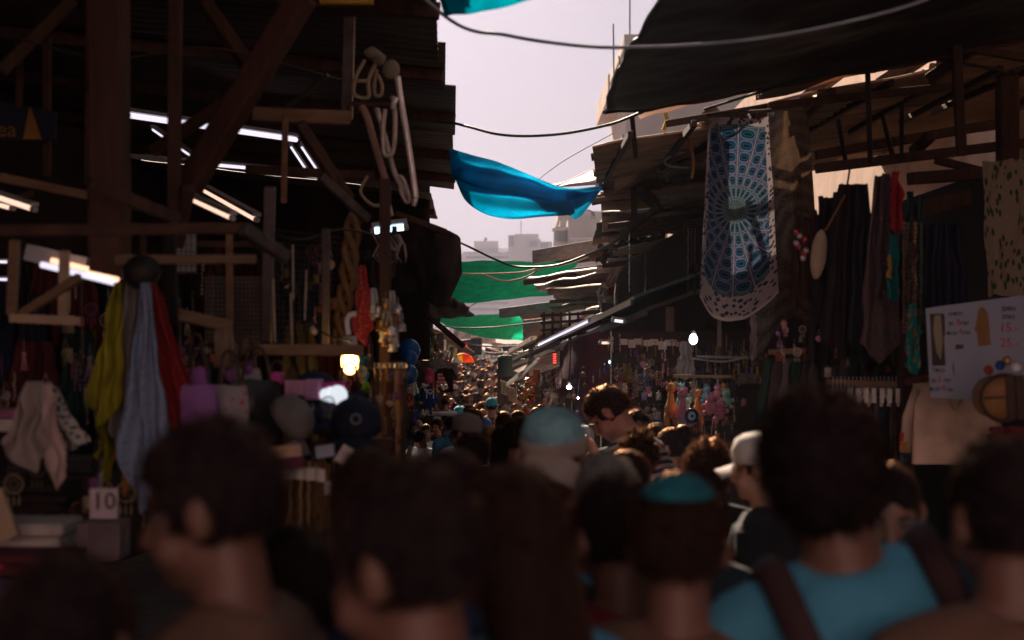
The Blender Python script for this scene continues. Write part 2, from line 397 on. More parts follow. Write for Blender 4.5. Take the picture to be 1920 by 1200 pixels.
# ============================================================ right: near dark awning
m = MB()
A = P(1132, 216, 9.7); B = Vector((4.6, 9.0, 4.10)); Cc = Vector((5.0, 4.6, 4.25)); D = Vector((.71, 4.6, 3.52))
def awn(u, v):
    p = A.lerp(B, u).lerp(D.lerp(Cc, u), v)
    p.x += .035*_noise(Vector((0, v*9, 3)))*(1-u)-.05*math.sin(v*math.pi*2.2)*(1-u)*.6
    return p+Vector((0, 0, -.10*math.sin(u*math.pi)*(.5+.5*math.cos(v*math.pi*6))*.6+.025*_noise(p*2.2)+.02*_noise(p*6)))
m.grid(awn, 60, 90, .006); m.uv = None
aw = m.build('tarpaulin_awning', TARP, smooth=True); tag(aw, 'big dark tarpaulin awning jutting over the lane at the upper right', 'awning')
m = MB(); m.tube([awn(0, v/40) for v in range(41)], .012, 6); m.build('hem_rope', DARKSTEEL, aw)
m = MB(); m.tube([awn(v/40, 0) for v in range(41)], .016, 6); m.build('front_pole', RUST, aw)
# roof B (brown corrugated, between awning and plaster wall)
def zB(x): return 3.34+.2*(x-.63)
rr = random.Random(3)
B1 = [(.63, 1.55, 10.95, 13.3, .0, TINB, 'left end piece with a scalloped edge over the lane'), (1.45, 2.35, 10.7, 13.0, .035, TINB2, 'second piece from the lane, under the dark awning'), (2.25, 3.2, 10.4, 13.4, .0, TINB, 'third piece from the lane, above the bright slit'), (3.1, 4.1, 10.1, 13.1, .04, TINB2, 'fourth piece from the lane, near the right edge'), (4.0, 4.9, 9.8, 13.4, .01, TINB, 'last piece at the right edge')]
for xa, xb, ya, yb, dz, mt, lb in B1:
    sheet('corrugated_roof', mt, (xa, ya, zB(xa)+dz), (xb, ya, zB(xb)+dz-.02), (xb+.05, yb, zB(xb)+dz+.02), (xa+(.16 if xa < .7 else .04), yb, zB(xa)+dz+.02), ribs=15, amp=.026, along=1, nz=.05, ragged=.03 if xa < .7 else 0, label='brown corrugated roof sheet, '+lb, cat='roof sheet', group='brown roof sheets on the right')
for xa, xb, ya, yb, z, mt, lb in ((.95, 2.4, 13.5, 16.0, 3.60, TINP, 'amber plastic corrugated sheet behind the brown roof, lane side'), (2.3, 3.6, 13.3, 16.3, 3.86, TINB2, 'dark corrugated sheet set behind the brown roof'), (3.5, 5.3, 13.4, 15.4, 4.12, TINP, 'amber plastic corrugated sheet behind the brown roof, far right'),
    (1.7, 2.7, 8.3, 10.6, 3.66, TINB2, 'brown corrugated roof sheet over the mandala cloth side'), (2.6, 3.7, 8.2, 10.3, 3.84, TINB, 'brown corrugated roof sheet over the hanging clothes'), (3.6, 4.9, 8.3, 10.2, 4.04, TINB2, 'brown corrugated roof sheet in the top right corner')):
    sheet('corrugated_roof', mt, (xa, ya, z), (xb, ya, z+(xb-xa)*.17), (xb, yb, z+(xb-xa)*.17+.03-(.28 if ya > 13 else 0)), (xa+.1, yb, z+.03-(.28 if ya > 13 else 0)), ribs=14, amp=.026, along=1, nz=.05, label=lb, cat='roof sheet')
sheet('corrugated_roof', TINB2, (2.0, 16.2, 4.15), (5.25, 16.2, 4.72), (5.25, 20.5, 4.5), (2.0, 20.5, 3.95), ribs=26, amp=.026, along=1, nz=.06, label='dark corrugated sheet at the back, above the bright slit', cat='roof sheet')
for k in range(9):
    x = .85+k*.47; beam1('roof_lath', (x, 10.0+rr.random()*.8, zB(x)-.05), (x+rr.uniform(-.25, .25), 13.4, zB(x)-.04), .04, .05, WOOD, ['first', 'second', 'third', 'fourth', 'fifth', 'sixth', 'seventh', 'eighth', 'ninth'][k]+' dark lath from the lane under the brown roof', 'beam')
# timbers of the right roof, traced, at their own depths
bm_list = [((1600, 117), (1503, 190), 11.5, .09, 'short slanting rafter above the brown patterned cloth'), ((1755, 90), (1650, 160), 10.5, .10, 'slanting rafter in the middle of the upper right roof'),
 ((1890, 50), (1740, 150), 10, .08, 'slanting rafter near the top right corner'), ((1345, 205), (1255, 290), 12.5, .11, 'thick dark strut beside the mandala cloth'),
 ((1250, 232), (1500, 190), 10.4, .05, 'thin dark rail above the mandala cloth'), ((1440, 199), (1785, 162), 10.0, .055, 'thin level rail left of the square post'),
 ((1530, 291), (1888, 229), 10.6, .07, 'dark header beam along the top of the bright slit'), ((1530, 316), (1925, 268), 10.2, .07, 'dark header beam along the bottom of the bright slit'),
 ((1185, 215), (1192, 295), 10.8, .035, 'short dark upright under the awning tip'), ((1787, -20), (1803, 292), 9.0, .06, 'steel upright crossing the bright slit'),
 ((1888, 140), (1890, 410), 9.6, .13, 'thick square post at the far right'), ((1626, 106), (1632, 305), 9.6, .035, 'thin upright left of the bright slit centre'),
 ((1691, 195), (1690, 292), 10.0, .03, 'thin upright crossing the bright slit'), ((1655, 215), (1676, 305), 10.1, .03, 'thin leaning rod crossing the bright slit'), ((1572, 225), (1586, 305), 10.2, .03, 'thin rod at the left end of the bright slit'),
 ((1745, 255), (1712, 285), 10.3, .07, 'short brace in the bright slit'), ((1125, 348), (1330, 342), 13.5, .09, 'dark cross beam behind the blue tarpaulin knot'), ((1198, 356), (1240, 390), 13.2, .09, 'short dark brace under the cross beam'),
 ((1238, 386), (1180, 430), 13.2, .06, 'leaning dark brace below the short brace'), ((1188, 352), (1190, 425), 13.4, .06, 'brown stud beside the plank panel'), ((1705, 335), (1925, 320), 9.2, .08, 'dark rail above the flower patterned cloth'),
 ((1715, 395), (1812, 370), 8.2, .09, 'grey board end on the right'), ((1755, 300), (1920, 340), 9.4, .05, 'brown lath high at the right'), ((1440, 60), (1870, 130), 9.5, .02, 'thin wire-like strut across the dark awning'), 
 ((1785, 85), (1930, 110), 9.3, .05, 'dark tie near the top right')]
for a, b, d, wd, lb in bm_list:
    beam1('roof_timber' if wd > .04 else 'steel_rod', P(*a, d), P(*b, d+.25), wd, wd, WOOD if wd > .04 else DARKSTEEL, lb, 'beam' if wd > .04 else 'rod')
# sheets further down the right side
sheet('roof_sheet', TINL, P(1040, 352, 14.2), P(1122, 345, 14.0), P(1222, 284, 13.4), P(1180, 289, 15.2), ribs=1, amp=.003, nz=.01, label='flat bluish white sheet sloping over the lane beside the blue tarpaulin', cat='roof sheet')
beam1('edge_board', P(1120, 352, 13.8), P(1222, 297, 13.3), .05, .06, WHITEP, 'sunlit white edge board sloping up from the tarpaulin knot', 'board')
beam1('edge_board', P(1135, 360, 13.6), P(1240, 305, 13.2), .08, .12, TANWOOD, 'brown edge board under the white sloping board', 'board')
sheet('roof_sheet', TINB, P(1028, 350, 17), P(1115, 318, 16), P(1118, 345, 18.6), P(1036, 346, 18.6), ribs=4, amp=.02, along=1, nz=.05, label='curled brown sheet end poking into the sky', cat='roof sheet')
sheet('roof_sheet', TINL, P(1146, 275, 13.6), P(1310, 235, 13.0), P(1215, 272, 14.6), P(1152, 290, 14.6), ribs=3, amp=.006, nz=.02, label='thin pink lit sheet edge above the brown roof', cat='roof sheet')
sheet('roof_sheet', TINL, P(1185, 205, 13), P(1290, 180, 12.5), P(1350, 182, 14.5), P(1200, 222, 14.5), ribs=2, amp=.006, nz=.02, label='pale sheet seen just under the dark awning edge', cat='roof sheet')
sheet('roof_sheet', TANWOOD, P(1155, 300, 13.4), P(1330, 262, 12.4), P(1340, 300, 14), P(1215, 318, 14), ribs=6, amp=.006, along=1, nz=.03, label='brown boarding under the corrugated roof beside the mandala cloth', cat='boarding')
m = MB()
for k in range(4):
    y0 = 360+k*19
    p = [P(1126+k, y0, 15), P(1245, y0-8, 14.6), P(1245, y0+9.5, 14.6), P(1127+k, y0+17.5, 15)]
    q = [v+Vector((0, .03, 0)) for v in p]; m.add(p+q, [(0, 3, 2, 1), (4, 5, 6, 7), (0, 1, 5, 4), (1, 2, 6, 5), (2, 3, 7, 6), (3, 0, 4, 7)])
tag(m.build('plank_panel', M('tan_plank', (.42, .27, .15), .8, sc=8, var=.3, stretch=(1, 1, 8))), 'panel of four tan planks below the blue tarpaulin knot', 'panel')
sheet('corrugated_roof', TINB, P(1230, 318, 13), P(1420, 290, 12), P(1420, 330, 14.5), P(1240, 345, 14.5), ribs=8, amp=.02, along=1, label='rusty brown sheet behind the mandala cloth top', cat='roof sheet')
sheet('corrugated_roof', TIN, P(1120, 425, 15.5), P(1420, 340, 13), P(1420, 400, 16), P(1110, 455, 18), ribs=14, amp=.02, along=1, nz=.04, label='wide dark corrugated sheet under the plank panel', cat='roof sheet')
sheet('roof_sheet', TINL, P(1168, 445, 16.2), P(1200, 415, 15.6), P(1204, 420, 16.4), P(1174, 449, 17), ribs=2, amp=.01, label='pair of small sunlit tile edges under the plank panel', cat='roof sheet')
m = MB(); m.grid(lambda u, v: P(1120+130*u, 462+30*v-30*u, 17.2-2*u)+Vector((0, .3*v, .03*math.sin(u*40)+.02*_noise(Vector((u*9, v*4, 0))))), 50, 6, .01); m.uv = None
tag(m.build('roofing_felt', M('black_felt', (.03, .022, .018), .9, sc=12, var=.6)), 'ragged black roofing felt heap above the gutter', 'roofing felt')
beam1('gutter_board', P(1003, 482, 21), P(1190, 452, 18.5), .10, .20, M('grey_board', (.30, .25, .22), .8, sc=6, stretch=(1, 1, 5)), 'grey weathered gutter board over the first green tarpaulin', 'board')
sheet('roof_sheet', WOOD, P(1002, 487, 21), P(1200, 462, 18.5), P(1250, 470, 20), P(1080, 492, 24), ribs=8, amp=.02, along=1, label='dark roof sheet under the grey gutter board', cat='roof sheet')
beam1('edge_board', P(1078, 508, 19), P(1180, 498, 17.5), .07, .08, WOOD, 'dark board above the sunlit corrugated sheets', 'board')
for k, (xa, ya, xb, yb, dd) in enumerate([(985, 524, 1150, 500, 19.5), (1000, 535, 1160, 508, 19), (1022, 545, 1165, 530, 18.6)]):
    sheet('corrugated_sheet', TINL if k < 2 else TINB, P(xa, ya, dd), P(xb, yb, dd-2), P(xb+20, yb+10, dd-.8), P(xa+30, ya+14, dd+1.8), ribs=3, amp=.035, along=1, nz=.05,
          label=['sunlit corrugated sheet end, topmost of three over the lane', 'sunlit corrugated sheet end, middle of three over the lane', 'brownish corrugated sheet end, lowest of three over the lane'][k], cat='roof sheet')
beam1('edge_board', P(984, 530, 19.4), P(1078, 513, 18.6), .06, .07, WOOD, 'dark board end pointing into the first green tarpaulin', 'board')
beam1('edge_board', P(940, 587, 28), P(1125, 565, 22), .10, .19, M('grey_board', (.30, .25, .22)), 'long grey board sticking out over the second green tarpaulin', 'board')
sheet('roof_sheet', TANWOOD, P(975, 590, 30), P(1060, 580, 25), P(1060, 592, 27), P(985, 612, 31), ribs=3, amp=.02, nz=.05, label='orange brown shutter boards under the long grey board', cat='boarding')
m = MB(); m.grid(lambda u, v: P(982+70*u, 600+70*v-8*u, 29-3*u)+Vector((0, .03*math.sin(v*34), 0)), 8, 40, .02); m.uv = None
tag(m.build('roller_shutter', M('brown_shutter', (.20, .13, .09), .7, sc=6)), 'brown roller shutter beside the second green tarpaulin', 'shutter')
m = MB()
for i in range(5): m.beam(P(1020+i*16, 585, 22), P(1020+i*16, 645-i*2, 22), .04)
for i in range(4): m.beam(P(1015, 592+i*14, 22), P(1100, 588+i*12, 21.4), .04)
tag(m.build('roof_frame', RUST), 'rusty open frame above the slanted awnings', 'frame')

TINR = M('right_grey_tin', (.24, .18, .14), .6, .2, sc=4, var=.6, stretch=(.6, 5, 1))
steps = [(1105, 372, 1240, 352, 15.2, TINB2), (1135, 398, 1300, 378, 14.6, TINR), (1150, 418, 1330, 392, 14.2, TINB2), (1128, 440, 1280, 425, 15.8, TINB), (1160, 470, 1330, 440, 14.8, TINR), (1105, 478, 1230, 462, 17.2, TINB2), (1140, 492, 1290, 470, 15.6, TINR),
 (1060, 548, 1165, 536, 19, TINB2), (1040, 560, 1150, 548, 20.5, TINR), (1030, 572, 1130, 566, 22.5, TINB2), (1100, 582, 1200, 560, 16.5, TINR), (1245, 330, 1340, 312, 12.6, TINB), (1250, 352, 1400, 330, 12.2, TINB2), (1235, 372, 1420, 352, 12.8, TINR)]
for k, (xa, ya, xb, yb, dd, mt) in enumerate(steps):
    j = rr.uniform(.8, 1.6); sheet('corrugated_sheet', mt, P(xa, ya, dd), P(xb, yb, dd-1.2), P(xb+12, yb+rr.uniform(3, 9), dd-1.2+j), P(xa+rr.uniform(6, 22), ya+rr.uniform(3, 9), dd+j), ribs=rr.choice([3, 4, 6]), amp=.03, along=1, nz=.08, ragged=.04,
        label='ragged overlapping roof sheet, %s of the steps going down behind the plank panel' % ['first', 'second', 'third', 'fourth', 'fifth', 'sixth', 'seventh', 'eighth', 'ninth', 'tenth', 'eleventh', 'twelfth', 'thirteenth', 'fourteenth'][k], cat='roof sheet')
    if k % 2 == 0: beam1('roof_lath', P(xa-8, ya+6, dd), P(xb, yb+9, dd-1.2), .04, .05, [WOOD, TANWOOD][k % 4 == 0], 'lath end under the %s ragged roof sheet' % ['first', 'third', 'fifth', 'seventh', 'ninth', 'eleventh', 'thirteenth'][k//2], 'lath')
# slanted awnings down the right side, receding (edge from near right to far left)
def awning(pn, pf, dn, df, drop, reach, mat, edge, label, th=.03):
    a = P(*pn, dn); b = P(*pf, df); o = MB()
    def fn(u, v):
        p = a.lerp(b, u); return p+Vector((reach*v, 0, drop*v+.03*_noise(p*2)))
    o.grid(fn, 20, 6, th); o.uv = None
    r = o.build('shop_awning', mat, smooth=False); tag(r, label, 'awning')
    e = MB(); e.beam(a+Vector((-.02, 0, -.02)), b+Vector((-.02, 0, -.02)), .03, .05); e.build('edge_trim', edge, r)
    return r
GREENM = M('dull_green_metal', (.06, .10, .085), .5, .2, sc=4, var=.3)
awning((1010, 630), (922, 679), 26, 38, .42, 1.0, M('brown_awning', (.26, .12, .06), .8, sc=4), M('tan_trim', (.45, .26, .15)), 'brown shop awning edge, farthest and highest of the slanted ones')
awning((1190, 562), (964, 672), 12.5, 25, .40, 1.1, GREENM, STEEL, 'green grey shop awning with a tube lamp along its edge')
awning((1215, 582), (964, 684), 12.3, 24.5, .35, 1.0, TIN, STEEL, 'dark metal awning just below the green one')
awning((1012, 674), (953, 720), 19.5, 23, .30, .9, M('white_cloth_awning', (.62, .55, .50), .8), WHITEP, 'short white awning at the lane, lowest on the right')
m = MB(); m.lathe([(.14, -.2), (.15, -.05), (.15, .12), (.16, .13), (.16, .17), (.13, .2)], P(948, 686, 27), 20)
tag(MB().box(P(946, 722, 28.5), .28, 1.4, .7).build('shop_cabinet', WOOD), 'dark brown cabinet under the green drum box', 'cabinet')
o = m.build('shutter_drum', GREENM, smooth=False); tag(o, 'dull green metal drum box under the farthest slanted awning', 'shutter box')
fr = M('fringe_cloth', (.55, .38, .28), .9)
for (x, y, d, lb) in ((946, 724, 23.5, 'pale fringed valance hanging at the left of the short white awning'), (960, 736, 22, 'pale striped cloth hanging under the tip of the short white awning')):
    m = MB(); m.grid(lambda u, v: P(x-8+16*u, y-12+26*v+5*u, d)+Vector((0, .05*math.sin(u*25), 0)), 36, 6, .01); m.uv = None
    tag(m.build('hanging_valance', fr, smooth=True), lb, 'valance')

# back panels that close the stalls along the far lane
STALLB = M('stall_brown_dark', (.06, .042, .034), .9, sc=3, var=.6)
for k, (xa, xb, d, yt, lb) in enumerate(((300, 812, 24, 600, 'dark panel behind the balloon stall'), (300, 832, 31, 625, 'dark panel behind the far left signs'), (300, 858, 42, 650, 'brown panel at the far left end of the lane'), (1058, 1800, 22, 640, 'dark panel behind the fruit stall'), (1000, 1500, 31, 650, 'dark panel beside the shutter box'), (935, 1500, 44, 660, 'brown panel at the far right end of the lane'))):
    a = P(xa, yt, d); b = P(xb, yt, d); m = MB(); m.box(((a.x+b.x)/2, d, (a.z+ground(d))/2), b.x-a.x, .08, a.z-ground(d)); tag(m.build('hoarding', STALLB), lb, 'hoarding')
# right partition behind goods, black drapes
DRPS = ([(1152, 570, 14), (1160, 515, 13.9), (1195, 480, 13.8), (1250, 445, 13.5), (1325, 400, 13)], [(1152, 690, 14), (1175, 702, 13.9), (1220, 690, 13.7), (1270, 700, 13.5), (1325, 692, 13)])
m = MB(); m.add([P(963, 694, 23.4), P(992, 680, 22), P(977, 698, 22.5), P(965, 702, 23.4), P(963, 695.5, 23.4), P(992, 681.5, 22), P(977, 699.5, 22.5), P(965, 703.5, 23.4)], [(3, 2, 1, 0), (4, 5, 6, 7), (0, 1, 5, 4), (1, 2, 6, 5), (2, 3, 7, 6), (3, 0, 4, 7)]); tag(m.build('awning_flap', TINL), 'small white flap between the two lowest awnings', 'flap')
beam1('edge_board', P(1000, 636, 27), P(958, 659, 32), .10, .10, TINL, 'pale board end above the farthest slanted awning', 'board')
m = MB(); m.box((3.1, 15.2, .7), 4.3, .1, 3.1); tag(m.build('partition', darkwall), 'dark partition closing the right stall at its far side', 'partition')
m = MB(); m.box((4.1, 9, 1.2), .1, 12, 4.2); tag(m.build('stall_back_panel', darkwall), 'dark back panel of the clothes stall at the right', 'panel')
for k, (x, y, d, h) in enumerate([(2.05, 7.4, 0, 1.98)]):
    beam1('stall_post', (x, y, ground(y)), (x, y, h), .07, .09, WOOD if k else REDWOOD, ['brown stall post beside the white hanger rack', 'dark stall post behind the pendant stall'][k], 'post')

# ============================================================ tarpaulins across the lane
def ppoly(pts, t):                  # point on a pixel polyline (px,py,d) at t in 0..1, smooth
    n = len(pts)-1; k = min(int(t*n), n-1); f = t*n-k
    q = [Vector(pts[max(k-1, 0)]), Vector(pts[k]), Vector(pts[k+1]), Vector(pts[min(k+2, n)])]; a, b, c, d = q
    return .5*((2*b)+(c-a)*f+(2*a-5*b+4*c-d)*f*f+(3*b-3*c+d-a)*f**3)
def ruled(top, bot, nu, nv, wave=.03, wf=3.0, thick=0, name='tarpaulin', mat=None, parent=None, ph=0):
    m = MB()
    def fn(u, v):
        a = ppoly(top, u); b = ppoly(bot, u); q = a.lerp(b, v); p = P(q.x, q.y, q.z)
        return p+Vector((0, 1, .35))*(wave*_noise(Vector((u*wf*2, v*wf, ph)))+wave*.5*math.sin(v*9+u*7+ph))
    m.grid(fn, nu, nv, thick); m.uv = None
    return m.build(name, mat, parent, smooth=True)
tag(ruled(DRPS[0], DRPS[1], 60, 20, .06, 4, .006, 'black_drape', M('brown_black_cloth', (.04, .026, .02), .9, sc=3)), 'large brown-black drape hanging behind the pendant stall', 'drape')
BLUE = M('blue_tarpaulin', (.0, .09, .17), .6, sc=9, var=.12, transl=.62, tcol=(.0, .30, .56), bump=0, spec=.05)
TEAL = M('teal_tarpaulin', (.0, .10, .15), .6, sc=6, var=.15, transl=.6, tcol=(.0, .22, .32), bump=0, spec=0)
GREEN = M('green_shade_net', (.0, .09, .04), .8, sc=26, var=.3, transl=.7, tcol=(.01, .74, .40), bump=0, spec=0)
for mm, sc_ in ((GREEN, 5), (BLUE, 3), (TEAL, 3)):
    t = mm.node_tree; tr = [n for n in t.nodes if n.type == 'BSDF_TRANSLUCENT'][0]; c_ = tr.inputs[0].default_value[:]
    tc = t.nodes.new('ShaderNodeTexCoord'); n1 = t.nodes.new('ShaderNodeTexNoise'); n1.inputs['Scale'].default_value = sc_; n1.inputs['Detail'].default_value = 9; n1.inputs['Roughness'].default_value = .75; t.links.new(tc.outputs['Object'], n1.inputs[0])
    mr = t.nodes.new('ShaderNodeMapRange'); mr.inputs[1].default_value = .3; mr.inputs[2].default_value = .7; mr.inputs[3].default_value = .55; mr.inputs[4].default_value = 1.35; t.links.new(n1.outputs[0], mr.inputs[0])
    vm = t.nodes.new('ShaderNodeVectorMath'); vm.operation = 'SCALE'; vm.inputs[0].default_value = c_[:3]; t.links.new(mr.outputs[0], vm.inputs['Scale']); t.links.new(vm.outputs[0], tr.inputs[0])
bt = thing('blue_tarpaulin', 'torn bright blue tarpaulin slung across the lane from the left roof to the right', 'tarpaulin', P(980, 350, 12.5))
top = [(843, 278, 12.8), (880, 290, 12.6), (930, 302, 12.4), (985, 324, 12.3), (1040, 348, 12.4), (1085, 354, 12.8), (1130, 351, 13.4)]
mid = [(846, 330, 12.6), (880, 345, 12.4), (930, 358, 12.2), (985, 366, 12.2), (1035, 381, 12.3), (1085, 372, 12.8), (1128, 354, 13.4)]
bot = [(855, 337, 12.5), (874, 378, 12.4), (908, 401, 12.2), (960, 412, 12.1), (1010, 408, 12.1), (1068, 402, 12.3), (1078, 396, 12.4)]
ruled(top, mid, 50, 12, .05, 3, 0, 'folded_band', BLUE, bt, 1)
ruled([(x, y+1, d+.06) for x, y, d in top], [(x, y+3, d+.07) for x, y, d in mid], 50, 12, .05, 3.5, 0, 'folded_band', BLUE, bt, 4)
ruled([(x, y-4, d) for x, y, d in mid[:-2]]+[(1060, 378, 12.4), (1072, 385, 12.5)], bot, 50, 14, .05, 2.5, 0, 'hanging_belly', BLUE, bt, 2)
ruled([(1052, 352, 12.6), (1090, 356, 12.9), (1129, 351, 13.4)], [(1066, 402, 12.4), (1084, 409, 12.6), (1129, 354, 13.4)], 20, 10, .04, 3, 0, 'torn_corner', BLUE, bt, 3)
tt = ruled([(834, 33, 5.7), (900, 22, 5.6), (1012, -3, 5.4)], [(600, -700, 3.7), (900, -700, 3.7), (1400, -700, 3.7)], 24, 24, .06, 2, 0, 'teal_tarpaulin', TEAL); tag(tt, 'teal tarpaulin corner at the very top of the sky gap', 'tarpaulin')
g1 = ruled([(828, 495, 24.5), (900, 489, 24.5), (1000, 490, 24), (1090, 487, 23.5)], [(775, 552, 22.5), (860, 567, 22.5), (960, 562, 22.5), (1045, 552, 22.5)], 60, 40, .06, 3, 0, 'green_tarpaulin', GREEN); tag(g1, 'wide green shade net over the lane, nearer of the two', 'tarpaulin')
g2 = ruled([(798, 588, 37), (870, 591, 37), (930, 589, 36), (983, 586, 35)], [(800, 592, 36.5), (860, 620, 35.5), (920, 634, 35), (982, 640, 34.5)], 50, 24, .06, 3, 0, 'green_tarpaulin', GREEN, ph=5); tag(g2, 'sagging green shade net lower over the crowd, farther of the two', 'tarpaulin')
g3 = ruled([(985, 600, 30), (1015, 600, 29)], [(985, 610, 30), (1012, 606, 29)], 10, 4, .03, 3, 0, 'green_tarpaulin', GREEN, ph=7); tag(g3, 'small green net scrap beside the brown shutter', 'tarpaulin')
# left black drape at the end of the left roof
DRP = BLACKC
dr = ruled([(752, 402, 16), (790, 416, 16), (822, 428, 16), (850, 437, 16.2), (863, 448, 16.5)], [(745, 560, 16), (780, 545, 16), (800, 560, 16), (833, 573, 16), (866, 512, 16.4)], 50, 40, .06, 3, .006, 'black_drape', DRP, ph=3); tag(dr, 'black drape hanging from the left roof end over the awnings', 'drape')
for pts, dd, lb in (([(815, 540), (880, 575), (878, 583), (810, 560)], 19, 'dark awning board tip under the left black drape'), ([(745, 520), (820, 545), (890, 590), (750, 600)], 21, 'dark sloping awning behind the left black drape'),
                    ([(760, 600), (830, 620), (890, 660), (880, 664)], 32, 'brown sloping awning over the far left stalls')):
    q = [P(x, y, dd+i*.6) for i, (x, y) in enumerate(pts)]
    sheet('shop_awning', TIN if dd < 30 else TINB, q[0], q[1], q[2], q[3], ribs=4, amp=.01, thick=.03, label=lb, cat='awning')

# ============================================================ cables
cable('cable', [(-.62, 5.2, 3.4), P(845, 38, 6.2), P(950, 66, 6.2), P(1050, 82, 6.2), P(1150, 89, 6.1), P(1300, 84, 6.0), P(1450, 68, 5.9), P(1600, 38, 5.8), P(1720, 5, 5.7), P(1820, -40, 5.6)], .008, CABLE_G, 'thick grey cable sagging across the top of the sky gap', cat='cable')
cable('cable', [P(844, 229, 11), P(880, 238, 10.8), P(930, 251, 10.6), P(985, 255, 10.5), P(1060, 250, 10.4), P(1140, 234, 10.3), P(1190, 216, 10.2), P(1245, 193, 10.1)], .011, CABLE_D, 'dark cable sagging below the grey one in the sky gap')
cable('cable', [P(845, 447, 17), P(880, 463, 18), P(930, 487, 18), P(970, 500, 18), P(1040, 498, 17.5), P(1100, 478, 17), P(1150, 455, 16), P(1200, 425, 15)], .014, CABLE_D, 'dark cable crossing in front of the cream office block')
cable('wire', [P(1005, 340, 20), P(1060, 300, 20), P(1150, 250, 19)], .006, CABLE_G, 'thin wire rising from the blue tarpaulin to the pale tower', cat='wire')
cable('rope', [P(845, 512, 20), P(900, 514, 20), P(975, 511, 19.6), P(1010, 503, 19), P(1060, 495, 18.6), P(1110, 478, 18)], .014, ROPE, 'pale rope lying across the nearer green net', cat='rope')
cable('rope', [P(905, 514, 19.5), P(930, 524, 19.4), P(955, 527, 19.4), P(985, 520, 19.2), P(1010, 507, 19)], .014, ROPE, 'slack loop of pale rope over the nearer green net', cat='rope')
cable('cable', [P(770, 596, 26), P(830, 625, 28), P(880, 645, 30), P(930, 650, 31), P(980, 648, 30)], .016, CABLE_D, 'black cable looping over the far crowd')
cable('cable', [P(790, 600, 28), P(850, 614, 30), P(920, 614, 30), P(985, 607, 28), P(1040, 600, 26)], .016, CABLE_D, 'black cable drawn across the farther green net')
cable('cable', [P(855, 595, 33), P(905, 563, 33), P(990, 552, 32)], .012, CABLE_D, 'thin dark cable in front of the gap between the two green nets')
cable('wire', [P(1320, 205, 9.6), P(1450, 165, 9.4), P(1580, 120, 9.2), P(1700, 60, 9.0)], .009, M('dark_green_wire', (.01, .04, .035)), 'dark green wire drooping along the dark awning', cat='wire')
cable('hose', [P(1285, 285, 12), P(1262, 290, 12), P(1246, 303, 12), P(1258, 312, 12), P(1290, 314, 12)], .012, M('pale_green_hose', (.3, .36, .28)), 'pale curled hose under the brown roof', cat='hose')
cable('rope', [P(1248, 212, 11), P(1250, 228, 11), P(1244, 245, 11)], .018, M('yellow_rope', (.45, .33, .05)), 'short yellow rope end hanging under the awning', cat='rope')
cable('rope', [P(1290, 255, 11.5), P(1299, 295, 11.5), P(1299, 322, 11.4), P(1296, 335, 11.4)], .014, M('orange_rope', (.45, .20, .06)), 'orange rope end hanging beside the mandala cloth', cat='rope')

# thin haze volume added to lift the lane's dark shadows
hz = bpy.data.materials.new('haze'); hz.use_nodes = True; t_ = hz.node_tree; t_.nodes.clear(); vo_ = t_.nodes.new('ShaderNodeVolumePrincipled'); ou_ = t_.nodes.new('ShaderNodeOutputMaterial')
vo_.inputs['Color'].default_value = (.74, .76, 1.0, 1); vo_.inputs['Density'].default_value = .0009; vo_.inputs['Anisotropy'].default_value = 0.0; t_.links.new(vo_.outputs[0], ou_.inputs['Volume'])
m = MB(); m.box((0, 300, 60), 1400, 900, 128); hb = m.build('haze', hz); hb['kind'] = 'stuff'; hb['label'] = 'thin haze over the market lane, added to lift its shadows'
SC.cycles.volume_bounces = 0
